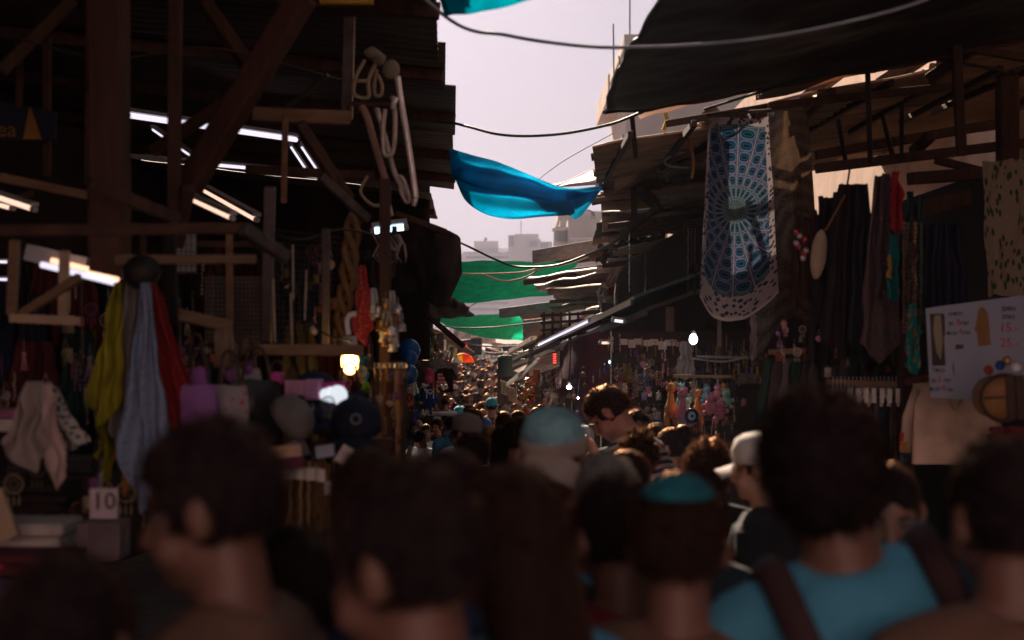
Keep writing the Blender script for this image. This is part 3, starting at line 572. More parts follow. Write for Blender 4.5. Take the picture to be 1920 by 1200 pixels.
# ============================================================ left stall: posts, rails, lamps
LB = [((202, -30), (206, 520), 5.2, .135, REDWOOD, 'thick red-brown timber post at the left'), ((329, -20), (326, 430), 5.6, .05, RUST, 'slim rusty post right of the thick timber post'),
 ((352, 350), (330, 460), 5.7, .055, RUST, 'foot of the rusty strut beside the slim post'), ((570, -10), (352, 352), 5.8, .10, REDWOOD, 'big red-brown brace slanting from the roof to the slim post'),
 ((478, 155), (285, 285), 6.2, .05, WOOD, 'dark brace crossing behind the long tube lamp'), ((380, 0), (470, 130), 6.4, .06, WOOD, 'dark brace falling right from the upper roof'),
 ((0, 135), (135, 0), 5.4, .05, WOOD, 'faint brace in the top left corner'), ((37, 80), (36, 200), 5.6, .03, RUST, 'thin post above the triangle poster'),
 ((88, 70), (88, 330), 5.9, .03, RUST, 'thin post right of the triangle poster'), ((171, 178), (171, 345), 5.5, .05, STEEL, 'grey steel post left of the thick timber post'),
 ((165, 342), (335, 412), 5.0, .045, WOOD, 'brownish lath slanting down past the thick post'), ((0, 332), (330, 402), 6.2, .04, TANWOOD, 'long thin lath below the triangle poster'),
 ((0, 433), (460, 428), 4.4, .036, RUST, 'long grey rail across the left stall'), ((455, 428), (535, 482), 4.4, .04, STEEL, 'slanting end of the grey rail'),
 ((215, 487), (480, 486), 4.9, .032, TANWOOD, 'thin rail behind the scarf bundle'), ((318, 430), (322, 605), 5.0, .045, DARKSTEEL, 'dark upright right of the scarf bundle'),
 ((506, 350), (500, 640), 6.0, .045, STEEL, 'bright steel post in front of the wire grid'), ((611, 430), (611, 645), 6.3, .035, STEEL, 'thin steel post near the glowing bulb'),
 ((430, 440), (430, 610), 5.8, .03, TANWOOD, 'thin lath in front of the grid panel'), ((430, 655), (680, 657), 5.6, .045, TANWOOD, 'long pale rail above the pink goods'),
 ((330, 590), (430, 612), 5.2, .045, TANWOOD, 'short tan lath above the purple bags'), ((470, 215), (655, 222), 7.0, .07, TANWOOD, 'tan crossbeam behind the tube lamps'),
 ((560, 230), (655, 375), 6.6, .05, WOOD, 'dark brace under the tan crossbeam'), ((600, 330), (690, 412), 6.4, .04, STEEL, 'grey rod slanting to the twisted rope post'),
 ((655, 30), (650, 225), 7.4, .06, STEEL, 'grey upright left of the hanging frames'), ((535, 215), (532, 380), 6.8, .03, TANWOOD, 'thin lath under the tan crossbeam'),
 ((615, 140), (540, 200), 6.7, .02, STEEL, 'thin rod slanting above the crossbeam'), ((460, 318), (700, 330), 7.6, .05, WOOD, 'dark batten under the small tube lamps'),
 ((350, 458), (500, 458), 6.8, .03, RUST, 'rusty batten behind the grid'), ((740, 400), (835, 435), 9.5, .04, WOOD, 'dark batten below the bluish tube lamp'),
 ((740, 425), (735, 520), 8.6, .03, STEEL, 'thin upright under the bluish tube lamp'), ((800, 590), (870, 650), 14, .05, WOOD, 'dark lath at the left over the balloons'),
 ((0, 385), (60, 360), 6.6, .03, WOOD, 'dark lath at the left edge'), ((430, 840), (735, 832), 5.4, .05, WOOD, 'dark rail carrying the chain belts')]
for a, b, d, wd, mt, lb in LB:
    nm = 'steel_rail' if mt in (STEEL, DARKSTEEL, RUST) else 'timber'
    beam1(nm, P(*a, d), P(*b, d+.15), wd, wd, mt, lb, 'rail' if nm == 'steel_rail' else 'beam')
# small rack frame of pale wood under the bright lamp
rk = thing('rack_frame', 'pale wooden rack frame hanging under the bright tube lamp', 'rack', P(70, 605, 4.9))
for a, b in (((28, 450), (22, 590)), ((18, 596), (150, 602)), ((121, 470), (119, 595)), ((150, 520), (40, 590))):
    MB().beam(P(*a, 4.9), P(*b, 4.95), .03).build('bar', PALEWOOD if b[1] != 590 else TANWOOD, rk)
# twisted rope post, wooden goods post
m = MB()
for k in range(3):
    m.tube([P(665-i*1.6, 400+i*14, 6.9)+Vector((.03*math.cos(i*.7+k*2.1), .03*math.sin(i*.7+k*2.1), 0)) for i in range(20)], .018, 6)
tag(m.build('rope_bundle', M('tan_rope', (.15, .09, .045), .85, sc=30), smooth=True), 'twisted tan rope bundle hanging left of the red paisley cloth', 'rope')

TUBE_W = E('tube_glow_white', (.88, .82, 1.0), .34); TUBE_WARM = E('tube_glow_warm', (1.0, .5, .3), .6); TUBE_B = E('tube_glow_bluish', (.5, .8, 1.0), 1.2); TUBE_P = E('tube_glow_pink', (1, .62, .46), .4)
def tube_lamp(a, b, da, db, r, glow, label, house=True):
    if da < 9.4 and a[1] < 360: da, db, r = da*1.3, db*1.3, r*.7
    elif da < 9.4: r *= .55
    A = P(*a, da); B = P(*b, db); t = thing('tube_lamp', label, 'lamp', A, 'fluorescent tube lamps')
    MB().tube([A, B], r, 10).build('tube', glow, t, smooth=True)
    d = (B-A).normalized()
    if house: MB().beam(A-d*.02+Vector((0, .01, r*1.9)), B+d*.02+Vector((0, .01, r*1.9)), r*3.2, r*1.3).build('housing', GREYP, t)
    for p, s in ((A, -1), (B, 1)): MB().tube([p, p+d*s*.03], r*1.1, 8).build('end_cap', GREYP, t)
    return t
for a, b, da, db, r, gl, lb in [((240, 216), (555, 262), 8.0, 9.5, .030, TUBE_W, 'long white tube lamp high behind the thick brace'), ((288, 243), (368, 298), 8.0, 7.4, .018, TUBE_W, 'short slanting tube lamp beside the slim post'),
    ((398, 309), (500, 318), 8.4, 8.4, .018, TUBE_W, 'short level tube lamp under the thick brace'), ((537, 326), (598, 333), 8.8, 8.8, .015, TUBE_W, 'small tube lamp right of the level one'),
    ((546, 275), (576, 320), 9, 9, .018, TUBE_W, 'left one of two steep parallel tube lamps'), ((566, 275), (596, 320), 9, 9, .018, TUBE_W, 'right one of two steep parallel tube lamps'),
    ((345, 367), (434, 408), 7, 6.2, .022, TUBE_P, 'lower slanting tube lamp near the middle of the left stall'), ((385, 358), (480, 411), 7, 6.2, .022, TUBE_P, 'upper slanting tube lamp near the middle of the left stall'),
    ((-10, 368), (60, 391), 6.4, 6.2, .022, TUBE_P, 'tube lamp cut by the left edge, upper one'), ((-10, 382), (20, 390), 6.6, 6.5, .018, TUBE_P, 'tube lamp stub below the upper left one'),
    ((-6, 491), (14, 491), 7, 7, .012, TUBE_W, 'tiny tube lamp end at the left edge, upper'), ((-6, 524), (14, 524), 7, 7, .012, TUBE_W, 'tiny tube lamp end at the left edge, lower'),
    ((703, 433), (757, 426), 9.5, 9.5, .022, TUBE_B, 'bluish tube lamp at the foot of the hanging frames'), ((784, 663), (802, 664), 19, 19, .014, TUBE_P, 'small tube lamp beside the balloons'),
    ((793, 674), (803, 674), 19, 19, .012, TUBE_WARM, 'small yellow lamp beside the balloons'), ((1010, 647), (1104, 602), 19, 14.6, .012, TUBE_W, 'long white tube lamp along the green awning'),
    ((1152, 601), (1168, 603), 12.8, 12.8, .014, TUBE_W, 'short tube lamp at the drape corner'), ((1128, 643), (1142, 643), 13, 13, .012, TUBE_P, 'short tube lamp above the carpets')]:
    tube_lamp(a, b, da, db, r, gl, lb)
# the bright open fixture
t = thing('tube_lamp', 'bright warm double tube lamp in an open white fixture at the left', 'lamp', P(140, 500, 5.2), 'fluorescent tube lamps')
MB().beam(P(58, 474, 5.3), P(170, 500, 5.3), .13, .06).build('housing', GREYP, t)
MB().tube([P(78, 496, 5.1), P(216, 530, 5.0)], .011, 10).build('tube', TUBE_W, t, smooth=True)
MB().tube([P(96, 488, 5.2), P(165, 505, 5.2)], .010, 10).build('tube', TUBE_WARM, t, smooth=True)
MB().tube([P(165, 512, 5.1), P(220, 524, 5.0)], .009, 10).build('tube', TUBE_WARM, t, smooth=True)
def bulb(px, py, d, r, glow, label, cord=.5, pt=True, energy=6, colr=(1, .8, .6), name='light_bulb', squash=1.3):
    c = P(px, py, d); t = thing(name, label, 'lamp', c)
    MB().ell(c, (r, r, r*squash), 14, 10).build('glass', glow, t, smooth=True)
    MB().lathe([(r*.5, r*1.1), (r*.55, r*1.9), (r*.35, r*2.2)], c, 12).build('socket', WHITEP, t, smooth=True)
    MB().tube([c+Vector((0, 0, r*2.1)), c+Vector((.02, 0, cord))], .006, 5).build('cord', DARKSTEEL, t)
    return t
b1 = thing('caged_lamp', 'glowing orange caged bulb on a bent white arm', 'lamp', P(656, 700, 6.2))
MB().ell(P(656, 680, 6.2), (.03, .03, .042), 12, 8).build('bulb', E('bulb_orange', (1.0, .52, .16), 14), b1, smooth=True)
m = MB()
for k in range(8):
    a = k*math.pi/4; c = P(656, 680, 6.2)
    m.tube([c+Vector((.036*math.cos(a)*s, .036*math.sin(a)*s, z)) for s, z in ((.8, .045), (1, .01), (.9, -.03), (.2, -.05))], .0025, 4)
m.build('cage', E('cage_glow_orange', (1.0, .42, .08), 2.5), b1)  # cage wires emit orange in place of bulb light falling on them
MB().tube([P(656, 664, 6.2), P(655, 630, 6.2)], .034, 10).build('socket', M('socket_white', (.5, .45, .42)), b1, smooth=True)
MB().tube(curve_pts([P(654, 628, 6.2), P(650, 605, 6.2), P(655, 592, 6.2), P(668, 588, 6.2)], 6), .012, 8).build('arm', WHITEP, b1, smooth=True)
LED = E('led_glow', (.72, .86, 1.0), 10)
bulb(1300, 636, 9.5, .026, LED, 'bright white bulb hanging left of the plush toys, under the mandala cloth')
bulb(1067, 726, 14, .024, LED, 'white bulb above the striped-shirt man, lower right of the carpets', squash=.8)
bulb(1084, 746, 14, .009, LED, 'small white bulb close behind the head of the striped-shirt man', cord=.25)
bulb(989, 710, 21, .022, LED, 'small blue white bulb in the fruit stall', cord=.3)
bulb(1143, 679, 13.3, .012, TUBE_B, 'tiny bluish bulb right of the carpets', cord=.3)
bulb(1588, 375, 8, .035, M('clear_glass_bulb', (.5, .42, .34), .15, bump=0, spec=.8), 'unlit glass bulb hanging over the black clothes', cord=.2, squash=1)

# LED price display
t = thing('led_display', 'red dotted lamp display hanging at the carpets', 'display', P(1040, 678, 17))
MB().box(P(1040, 671, 17.03), .05, .03, .16).build('case', DARKSTEEL, t)
for k in range(5): MB().box(P(1040, 664+k*4, 17), .035, .012, .012).build('light_bar', E('red_led', (1, .03, .02), 1.6), t)

# ============================================================ hanging things: builders
def scarf(name, top, w0, w1, L, mat, label, cat, group=None, lean=(0, 0), folds=5, amp=.03, point=0, rz=0, d_=None, ph=0, skew=0, nu=36, nv=30, mi=None, parent=None):
    top = Vector(top); m = MB(); ca, sa = math.cos(rz), math.sin(rz)
    def fn(u, v):
        w = w0+(w1-w0)*(v**.8); x = (u-.5)*w+lean[0]*v; z = -v*L*(1-point*abs(u-.5-skew)*1.6*v); y = amp*(.35+.65*(1-v*.4))*math.sin(folds*2*math.pi*u+ph)*(.5+min(1, w/w1)*.5)+lean[1]*v
        x += .02*_noise(Vector((u*3, v*4, ph))); y += .03*_noise(Vector((u*2.5, v*3, ph+9)))
        return top+Vector((x*ca-y*sa, x*sa+y*ca, z))
    m.grid(fn, nu, nv, .0015); o = m.build(name, mat, parent, smooth=True)
    if parent is None: tag(o, label, cat, group)
    return o
def spots(name, base, spot, scale=18, thr=.35, rough=.85, kind='VORONOI', transl=0, spot2=None):
    if name in _mats: return _mats[name]
    m = M(name, base, rough, transl=transl, var=.2); t = m.node_tree; N = t.nodes.new; L = t.links.new; b = t.nodes['Principled BSDF']
    uv = N('ShaderNodeTexCoord'); vo = N('ShaderNodeTexVoronoi'); vo.inputs['Scale'].default_value = scale; L(uv.outputs['UV'], vo.inputs[0])
    cr = N('ShaderNodeValToRGB'); L(vo.outputs['Distance'], cr.inputs[0]); e = cr.color_ramp.elements
    cr.color_ramp.interpolation = 'CONSTANT'; e[0].color = (*spot, 1); e[1].position = thr; e[1].color = (*base, 1)
    if spot2: q = cr.color_ramp.elements.new(thr*.45); q.color = (*spot2, 1)
    L(cr.outputs[0], b.inputs['Base Color']); 
    if transl:
        for n in t.nodes:
            if n.type == 'BSDF_TRANSLUCENT': L(cr.outputs[0], n.inputs[0])
    return m
# the bundle of headscarves at the left
hub = P(262, 520, 4.9)
t = thing('wall_hook', 'dark hook knob from which the headscarves hang', 'hook', hub)
MB().ell(hub+Vector((0, .02, .02)), (.07, .05, .06), 12, 8).build('knob', DARKSTEEL, t, smooth=True)
MB().tube([hub+Vector((0, .04, .0)), hub+Vector((0, .05, .16))], .012, 8).build('stem', RUST, t)
paisley = spots('light_blue_paisley', (.22, .27, .38), (.10, .13, .22), 26, .28)
for pt, w0, w1, L_, mat, lb, ln, ph, fo, pk in [
  ((222, 530, 4.9), .03, .13, .50, M('yellow_green_cloth', (.26, .24, .015)), 'yellow-green headscarf, leftmost of the hanging bundle', (-.06, .02), 0, 2, .2),
  ((240, 530, 5.0), .05, .22, .78, M('charcoal_cloth', (.05, .045, .05)), 'charcoal headscarf between the yellow-green and the pale blue one', (-.03, .03), 1, 3, .2),
  ((250, 532, 4.95), .04, .12, .62, M('grey_cloth', (.20, .18, .18)), 'grey headscarf next to the pale blue one', (-.03, .0), 2, 3, .3),
  ((272, 530, 4.85), .03, .19, .80, paisley, 'pale blue paisley headscarf hanging in the middle of the bundle', (.0, -.02), 3, 2.5, .35),
  ((284, 530, 4.9), .03, .21, .60, spots('dark_red_paisley', (.20, .012, .015), (.35, .12, .12), 30, .22), 'dark red paisley headscarf, rightmost of the hanging bundle', (.09, .02), 4, 3, .25),
  ((240, 800, 4.9), .05, .10, .24, M('orange_cloth', (.45, .16, .02)), 'orange cloth corner showing below the grey headscarf', (.0, .0), 5, 2, .8),
  ((205, 780, 5.0), .06, .08, .24, M('yellow_green_cloth', (.26, .24, .015)), 'second yellow-green cloth below the first one', (-.01, .0), 6, 2, .5)]:
    scarf('headscarf', P(*pt), w0, w1, L_, mat, lb, 'headscarf', 'headscarves in the left bundle', ln, fo, .025, pk, ph=ph)
# black and white keffiyehs low at the far left
kef = spots('black_white_check', (.45, .40, .37), (.03, .03, .03), 16, .42)
scarf('shawl', P(62, 715, 4.6), .05, .20, .30, M('off_white_cloth', (.32, .26, .24)), 'off-white knotted shawl hanging at the far left', 'shawl', None, (-.01, 0), 2, .03, .4, ph=1)
scarf('shawl', P(78, 716, 4.7), .04, .26, .26, kef, 'black and white patterned shawl behind the off-white one', 'shawl', None, (.03, 0), 3, .03, .3, ph=2)
scarf('shawl', P(86, 720, 4.55), .03, .06, .34, M('pale_pink_cloth', (.5, .36, .32)), 'narrow pale pink shawl end beside the off-white one', 'shawl', None, (.04, 0), 1, .02, .3, ph=3)
# red paisley cloth and turquoise cloth by the bulb
redp = spots('red_paisley', (.26, .02, .03), (.45, .20, .19), 24, .3)
scarf('paisley_cloth', P(679, 497, 6.6), .03, .105, .38, redp, 'bright red paisley cloth above the glowing bulb', 'cloth', None, (.005, 0), 1.5, .02, .3, ph=1)
scarf('bandana', P(682, 668, 6.7), .04, .05, .14, M('turquoise_cloth', (.02, .25, .38)), 'turquoise cloth beside the glowing bulb', 'cloth', None, (.0, 0), 1.5, .01, .5, ph=1)
scarf('bandana', P(686, 716, 6.6), .02, .04, .05, M('lime_cloth', (.16, .42, .03)), 'lime green cloth under the turquoise one', 'cloth', None, (.0, 0), 1.5, .01, .5, ph=2)

# ---------------- hanging metal frames (folded pushchair-like rack) under the left roof
hf = thing('folded_rack', 'bundle of pale metal frames and loops hanging under the left roof', 'hanging frame', P(700, 90, 7.2))
def seg(pts, r, mat, nm, d=7.2, n=6, closed=False):
    m = MB(); q = [P(x, y, d) for x, y in pts]
    m.tube(q if closed or len(pts) < 3 else curve_pts(q, 6), r, n, closed=closed); m.build(nm, mat, hf, smooth=True)
ALU = M('worn_aluminium', (.42, .35, .31), .4, .3, sc=20); CHR = M('bright_aluminium', (.72, .66, .66), .3, .4, sc=20)
TANM = M('tan_plastic', (.30, .23, .15), .6)
seg([(684, 112), (666, 148), (665, 178), (690, 182), (690, 152), (704, 120)], .011, TANM, 'loop'); seg([(664, 152), (690, 152)], .010, TANM, 'loop_bar')
seg([(706, 130), (702, 160), (704, 178), (714, 178), (716, 160), (708, 140)], .010, TANM, 'small_loop', 7.15)
m = MB(); m.ell(P(699, 100, 7.2), (.045, .04, .03), 12, 8); m.ell(P(712, 112, 7.2), (.03, .03, .035), 10, 7); m.noisy(.012, 30); m.build('knot', M('knotted_cord', (.20, .17, .13)), hf, smooth=True)
m = MB(); m.ell(P(733, 130, 7.1), (.045, .03, .05), 14, 10); m.build('reel', M('reel_brown', (.20, .16, .12)), hf, smooth=True)
seg([(745, 143), (752, 190), (764, 260), (775, 335), (780, 372)], .016, CHR, 'long_bar', 7.1); seg([(780, 372), (775, 386)], .013, CHR, 'bar_end', 7.1)
seg([(655, 208), (657, 196), (670, 195), (742, 198)], .014, RUST, 'hook_bar'); seg([(735, 180), (739, 200), (741, 240), (736, 286), (720, 288), (718, 240), (722, 205)], .013, ALU, 'inner_frame', 7.05)
seg([(742, 182), (736, 205)], .014, CHR, 'buckle', 7.0)
seg([(678, 198), (690, 225), (708, 290), (728, 355)], .02, M('pinkish_strap', (.28, .17, .14)), 'strap'); seg([(705, 200), (722, 260), (742, 330), (770, 378)], .015, ALU, 'side_bar', 7.3)
seg([(748, 330), (757, 338), (768, 372), (760, 378), (748, 350)], .010, ALU, 'lower_loop'); seg([(722, 357), (726, 370)], .016, CHR, 'clip', 7.0); seg([(726, 370), (735, 405)], .010, CHR, 'chain', 7.0)
seg([(690, 330), (676, 360), (700, 385), (728, 380)], .009, TANM, 'lower_strap', 7.4)
# crumpled white things under the bluish lamp
m = MB()
for k in range(7):
    x = 700+k*8; m.tube([P(x, 440+random.randint(-4, 4), 8.5), P(x+10, 460, 8.5), P(x+4+random.randint(-10, 10), 480, 8.4), P(x+12, 492, 8.5)], .008, 5)
m.tube([P(744, 440, 8.4), P(752, 455, 8.4), P(742, 470, 8.4), P(734, 462, 8.4)], .014, 6)
tag(m.build('hanger_bundle', M('grey_plastic_hangers', (.30, .25, .22)), smooth=True), 'tangle of grey plastic hangers under the bluish tube lamp', 'hangers')
# long transparent/brass items on the goods column at x~730
def strand(top, L, n, r, mat, mat2=None):
    m = MB(); top = Vector(top)
    for k in range(n):
        z = top.z-L*k/n; m.ell((top.x+.002*math.sin(k), top.y, z), (r, r, r*1.1), 6, 4, mi=(k % 2 if mat2 else 0))
    return m
BRASS = M('brass', (.42, .24, .08), .35, .7, sc=20); LEATHER = M('brown_leather', (.20, .085, .03), .55, sc=12); LEATHERD = M('dark_leather', (.045, .022, .015), .5)
SILVER = M('silver', (.62, .56, .52), .3, .7, sc=20)
lb_ = ['dark', 'tan', 'reddish', 'dark brown', 'brass coloured', 'tan', 'black']
for k, x in enumerate((706, 716, 727, 736, 745, 752, 758)):
    mt = [LEATHERD, LEATHER, M('reddish_leather', (.16, .04, .02), .5), LEATHERD, BRASS, LEATHER, LEATHERD][k]
    m = MB(); L_ = S(190+random.random()*50, 6.1)
    m.grid(lambda u, v: P(x-4.5+9*u, 690, 6.1+.02*(k % 3))+Vector((.004*math.sin(v*7+k), .006*math.sin(u*3), -v*L_)), 4, 14, .004); m.uv = None
    o = m.build('leather_belt', mt, smooth=True); tag(o, '%s leather belt, number %d from the left on the column' % (lb_[k], k+1), 'belt', 'belts hanging on the column')
    MB().tube([P(x-4, 690, 6.08), P(x+4, 690, 6.08), P(x+4, 681, 6.08), P(x-4, 681, 6.08)], .003, 5, closed=True).build('buckle', SILVER, o)
for k in range(16):
    px = 700+random.random()*56; py = 560+random.random()*120; r = .014+random.random()*.012
    mt = random.choice([BRASS, SILVER, WHITEP, LEATHER, GREYP]); d = 6.15+random.random()*.2
    nm = {BRASS: 'brass', SILVER: 'silvery', WHITEP: 'white', LEATHER: 'brown', GREYP: 'grey'}.get(mt)
    m = MB(); c = P(px, py, d); m.lathe([(r*.3, r), (r, r*.4), (r*.7, -r*.3), (r*1.1, -r*1.2), (r*.2, -r*1.3)], c, 10); m.tube([c+Vector((0, 0, r)), c+Vector((0, 0, .06))], .002, 4)
    tag(m.build('hanging_bell', mt, smooth=True), '%s little bell hanging in the cluster on top of the belt column' % nm, 'bell', 'little %s bells above the belt column' % nm)
for k, (x, y0, y1, mt, lb) in enumerate([(735, 545, 640, M('clear_wrap', (.35, .33, .34), .2, spec=.6), 'long pale wrapped item above the belt column'), (722, 560, 650, GREYP, 'long grey wrapped item above the belt column'), (745, 570, 650, M('clear_wrap_blue', (.22, .27, .36), .2, spec=.6), 'bluish wrapped item above the belt column'), (700, 540, 600, GREYP, 'short grey wrapped item above the belt column')]):
    m = MB(); m.grid(lambda u, v: P(x-5+10*u*(1+.3*math.sin(v*6)), y0+(y1-y0)*v, 6.3)+Vector((0, .02*math.sin(u*3.1), 0)), 8, 16, .006); m.uv = None
    tag(m.build('wrapped_packet', mt, smooth=True), lb, 'packet')
beam1('post', (S(-238, 6.5), 6.5, 0), (S(-238, 6.5), 6.5, 2.6), .05, .05, WOOD, 'dark post inside the belt column', 'post')

# chain belts (golden) with white tags
tagm = M('card_white', (.62, .52, .48), .7)
nb = 24; gold = [M('chain_gold', (.26, .15, .05), .5, .4, sc=40), M('chain_bronze', (.15, .075, .035), .55, .4, sc=40), M('chain_pale', (.34, .22, .10), .5, .4, sc=40)]
for k in range(nb):
    x = 520+k*5.2+random.uniform(-2, 2); d = 5.0+random.random()*.25; L_ = S(165+random.random()*45-(k > 15)*40, d)
    o = strand(P(x, 862+random.random()*12, d), L_, 34, .007, gold[k % 3]).build('bead_necklace', gold[k % 3], smooth=True)
    tag(o, 'long golden bead necklace with a white card, hanging in the row below the caps', 'necklace', 'golden bead necklaces below the caps')
    m = MB(); m.box(P(x, 884+random.random()*8+(k > 16)*30, d-.015), .022, .003, .045, 0, 0); m.build('card', tagm, o)
for k, (x, y, mt, sx, lb) in enumerate([(535, 848, M('peach_card', (.55, .34, .22)), 60, 'peach coloured card strip above the necklaces'), (545, 870, M('plum_cloth', (.12, .03, .06)), 50, 'plum coloured band above the necklaces'), (610, 848, M('pale_blue_card', (.35, .37, .45)), 34, 'pale blue card strip above the necklaces'),
                              (642, 868, tagm, 12, 'white slanting card at the right of the necklaces')]):
    a = P(x-sx/2, y, 4.95); b = P(x+sx/2, y-4, 4.95) if k < 3 else P(x+12, y-30, 4.95)
    m = MB(); m.beam(a, b, .02, S(22, 5)); tag(m.noisy(.004, 25).build('card_strip', mt), lb, 'card')
for k in range(14):
    px = random.uniform(545, 612); py = random.uniform(1005, 1055); mt = random.choice([SILVER, M('pinkish_shell', (.45, .25, .2)), BRASS])
    nm = {SILVER: 'silver', BRASS: 'brass'}.get(mt, 'pinkish')
    m = MB(); m.ell(P(px, py, 4.9+random.random()*.1), (.018, .01, .012), 9, 6, rot=Matrix.Rotation(random.random()*3, 3, 'Y')); m.noisy(.004, 60)
    tag(m.build('trinket', mt, smooth=True), '%s trinket lying at the foot of the golden necklaces' % nm, 'trinket', '%s trinkets under the necklaces' % nm)

# caps on the left
def capmesh(s=1, brim=True):
    m = MB(); m.ell((0, 0, 0), (.09*s, .10*s, .085*s), 18, 12, fn=lambda x, y, z: 1 if z > -.1 else .96)
    return m
def goods_cap(px, py, d, mat, label, rz=0, group='caps on the left stall', tilt=0, s=1.0):
    t = thing('cap', label, 'cap', P(px, py, d), group); t.rotation_euler = (tilt, 0, rz); t.scale = (s, s, s)
    m = MB(); prof = [(.088, -.01), (.09, .02), (.084, .05), (.065, .08), (.035, .098), (.004, .103)]; m.lathe(prof, (0, 0, 0), 20, sy=1.12); m.build('crown', mat, t, smooth=True, local=True)
    m = MB(); m.grid(lambda u, v: Vector(((u-.5)*.17*(1-.25*v*v), -.085-.075*v*math.sin(math.pi*(.15+.7*u)), -.002-.03*(2*u-1)**2-.01*v)), 14, 6, .004); m.uv = None; m.build('brim', mat, t, smooth=True, local=True)
    MB().ell((0, 0, .104), .008, 8, 5).build('button', mat, t, smooth=True, local=True)
    return t
NAVY = M('navy_cloth', (.015, .022, .05), .85)
goods_cap(618, 785, 5.4, NAVY, 'navy cap at the left of the dark caps below the glowing bulb', .3, s=1.1)
goods_cap(668, 800, 5.2, M('black_navy_cloth', (.012, .014, .03), .85), 'black cap with a pale round badge below the glowing bulb', 0, s=1.05, tilt=.35)
m = MB(); m.tube([P(667+9*math.cos(a*math.pi/8), 786+9*math.sin(a*math.pi/8), 5.03) for a in range(16)], .004, 6, closed=True); tag(m.build('badge_ring', M('badge_dim', (.2, .19, .2)), smooth=True), 'pale ring badge on the black cap', 'badge')
goods_cap(540, 790, 5.1, M('pale_cap', (.16, .14, .13)), 'pale cap standing on edge beside the zebra bag', 1.3, s=.9, tilt=.9)
goods_cap(590, 745, 5.6, NAVY, 'navy cap half hidden behind the pink bands', -.4)
# pink elastic band boxes
for k, (x0, x1, y0, y1, mt, lb) in enumerate([(536, 575, 713, 742, M('pale_pink', (.50, .25, .36)), 'pale pink hair band pack on the rail'), (573, 605, 711, 748, M('lilac', (.48, .24, .42)), 'lilac hair band pack right of the pale pink one'),
        (512, 530, 697, 722, M('magenta', (.55, .06, .30)), 'magenta hair band hooked on the rail end'), (606, 650, 716, 732, M('deep_pink', (.45, .03, .18)), 'deep pink band box over the shiny discs')]):
    m = MB(); a = P(x0, y1, 5.3); b = P(x1, y0, 5.3); m.box((a+b)/2, b.x-a.x, .06, b.z-a.z)
    for q in range(4): m.tube([a.lerp(b, .1)+Vector(((b.x-a.x)*.22*q, -.035, 0)), a.lerp(b, .1)+Vector(((b.x-a.x)*.22*q, -.035, (b.z-a.z)*.8))], .008, 6)
    o = m.noisy(.006, 30).build('hair_band_pack', mt); o.modifiers.new('b', 'BEVEL').width = .006; tag(o, lb, 'hair bands')
for k, x in enumerate((611, 621, 634)):
    m = MB(); m.lathe([(.0, .004), (.022+.006*k, .006), (.024+.006*k, 0), (.0, -.002)], (0, 0, 0), 18); o = m.build('shiny_disc', E('disc_shine_glow', (.8, .9, 1), .25), smooth=True, local=True)  # faint emission stands in for the shine of the discs
    o.location = P(x, 740, 5.25); o.rotation_euler = (R(80), 0, .2*k); tag(o, ['small', 'middle', 'large'][k]+' white disc, its shine put in as glow, under the deep pink box', 'lamp disc')
# bags on the left (purple, zebra, red/white)
def handbag(px, py, d, w_, h_, mat, label, hm=LEATHERD, rz=0, group=None, deep=.06, strap=.12):
    t = thing('handbag', label, 'bag', P(px, py, d), group); t.rotation_euler = (0, 0, rz)
    m = MB(); m.grid(lambda u, v: Vector(((u-.5)*w_*(1+.12*math.sin(v*3.1)), -deep*.5*math.sin(math.pi*u)*math.sin(math.pi*v)-.008, -v*h_)), 12, 12)
    m.grid(lambda u, v: Vector(((.5-u)*w_*(1+.12*math.sin(v*3.1)), deep*.5*math.sin(math.pi*u)*math.sin(math.pi*v)+.008, -v*h_)), 12, 12); m.noisy(.006, 20, px)
    m.build('body', mat, t, smooth=True, local=True)
    MB().tube(curve_pts([(-w_*.32, 0, -.01), (-w_*.2, 0, strap*.8), (0, 0, strap), (w_*.2, 0, strap*.8), (w_*.32, 0, -.01)], 5), .006, 6).build('strap', hm, t, smooth=True, local=True)
    return t
handbag(373, 722, 4.9, .11, .14, M('purple_cloth', (.24, .10, .28)), 'purple bag hanging above the left man\'s head')
handbag(368, 690, 5.1, .09, .10, M('violet_cloth', (.30, .09, .30)), 'violet pouch above the purple bag')
handbag(430, 722, 5.0, .12, .15, spots('grey_red_print', (.28, .24, .25), (.45, .03, .04), 5, .25), 'grey bag with a red patch right of the purple bag')
handbag(480, 712, 5.2, .16, .22, M('black_shiny', (.02, .018, .02), .35), 'black shiny bag leaning right of the red patch bag', rz=.4)
handbag(462, 690, 5.4, .10, .10, spots('doll_print', (.35, .30, .26), (.5, .17, .02), 7, .35, spot2=(.08, .2, .35)), 'small bag with an orange, blue and cream print')
handbag(548, 752, 5.3, .06, .2, M('olive_cloth', (.12, .09, .03)), 'narrow olive bag left of the navy caps')
handbag(520, 735, 5.5, .10, .20, LEATHERD, 'dark leather bag behind the pink bands')
handbag(655, 735, 5.7, .12, .12, NAVY, 'navy pouch under the glowing bulb')
m = MB()
for k in range(9):
    x = 405+k*3.2; m.tube(curve_pts([P(x, 608, 5.3), P(x+random.uniform(-5, 5), 640, 5.3), P(x+random.uniform(-6, 6), 690, 5.3)], 5), .006, 5)
tag(m.build('cord_bundle', M('tan_cord', (.22, .15, .11)), smooth=True), 'bundle of tan cords hanging above the violet pouch', 'cords')
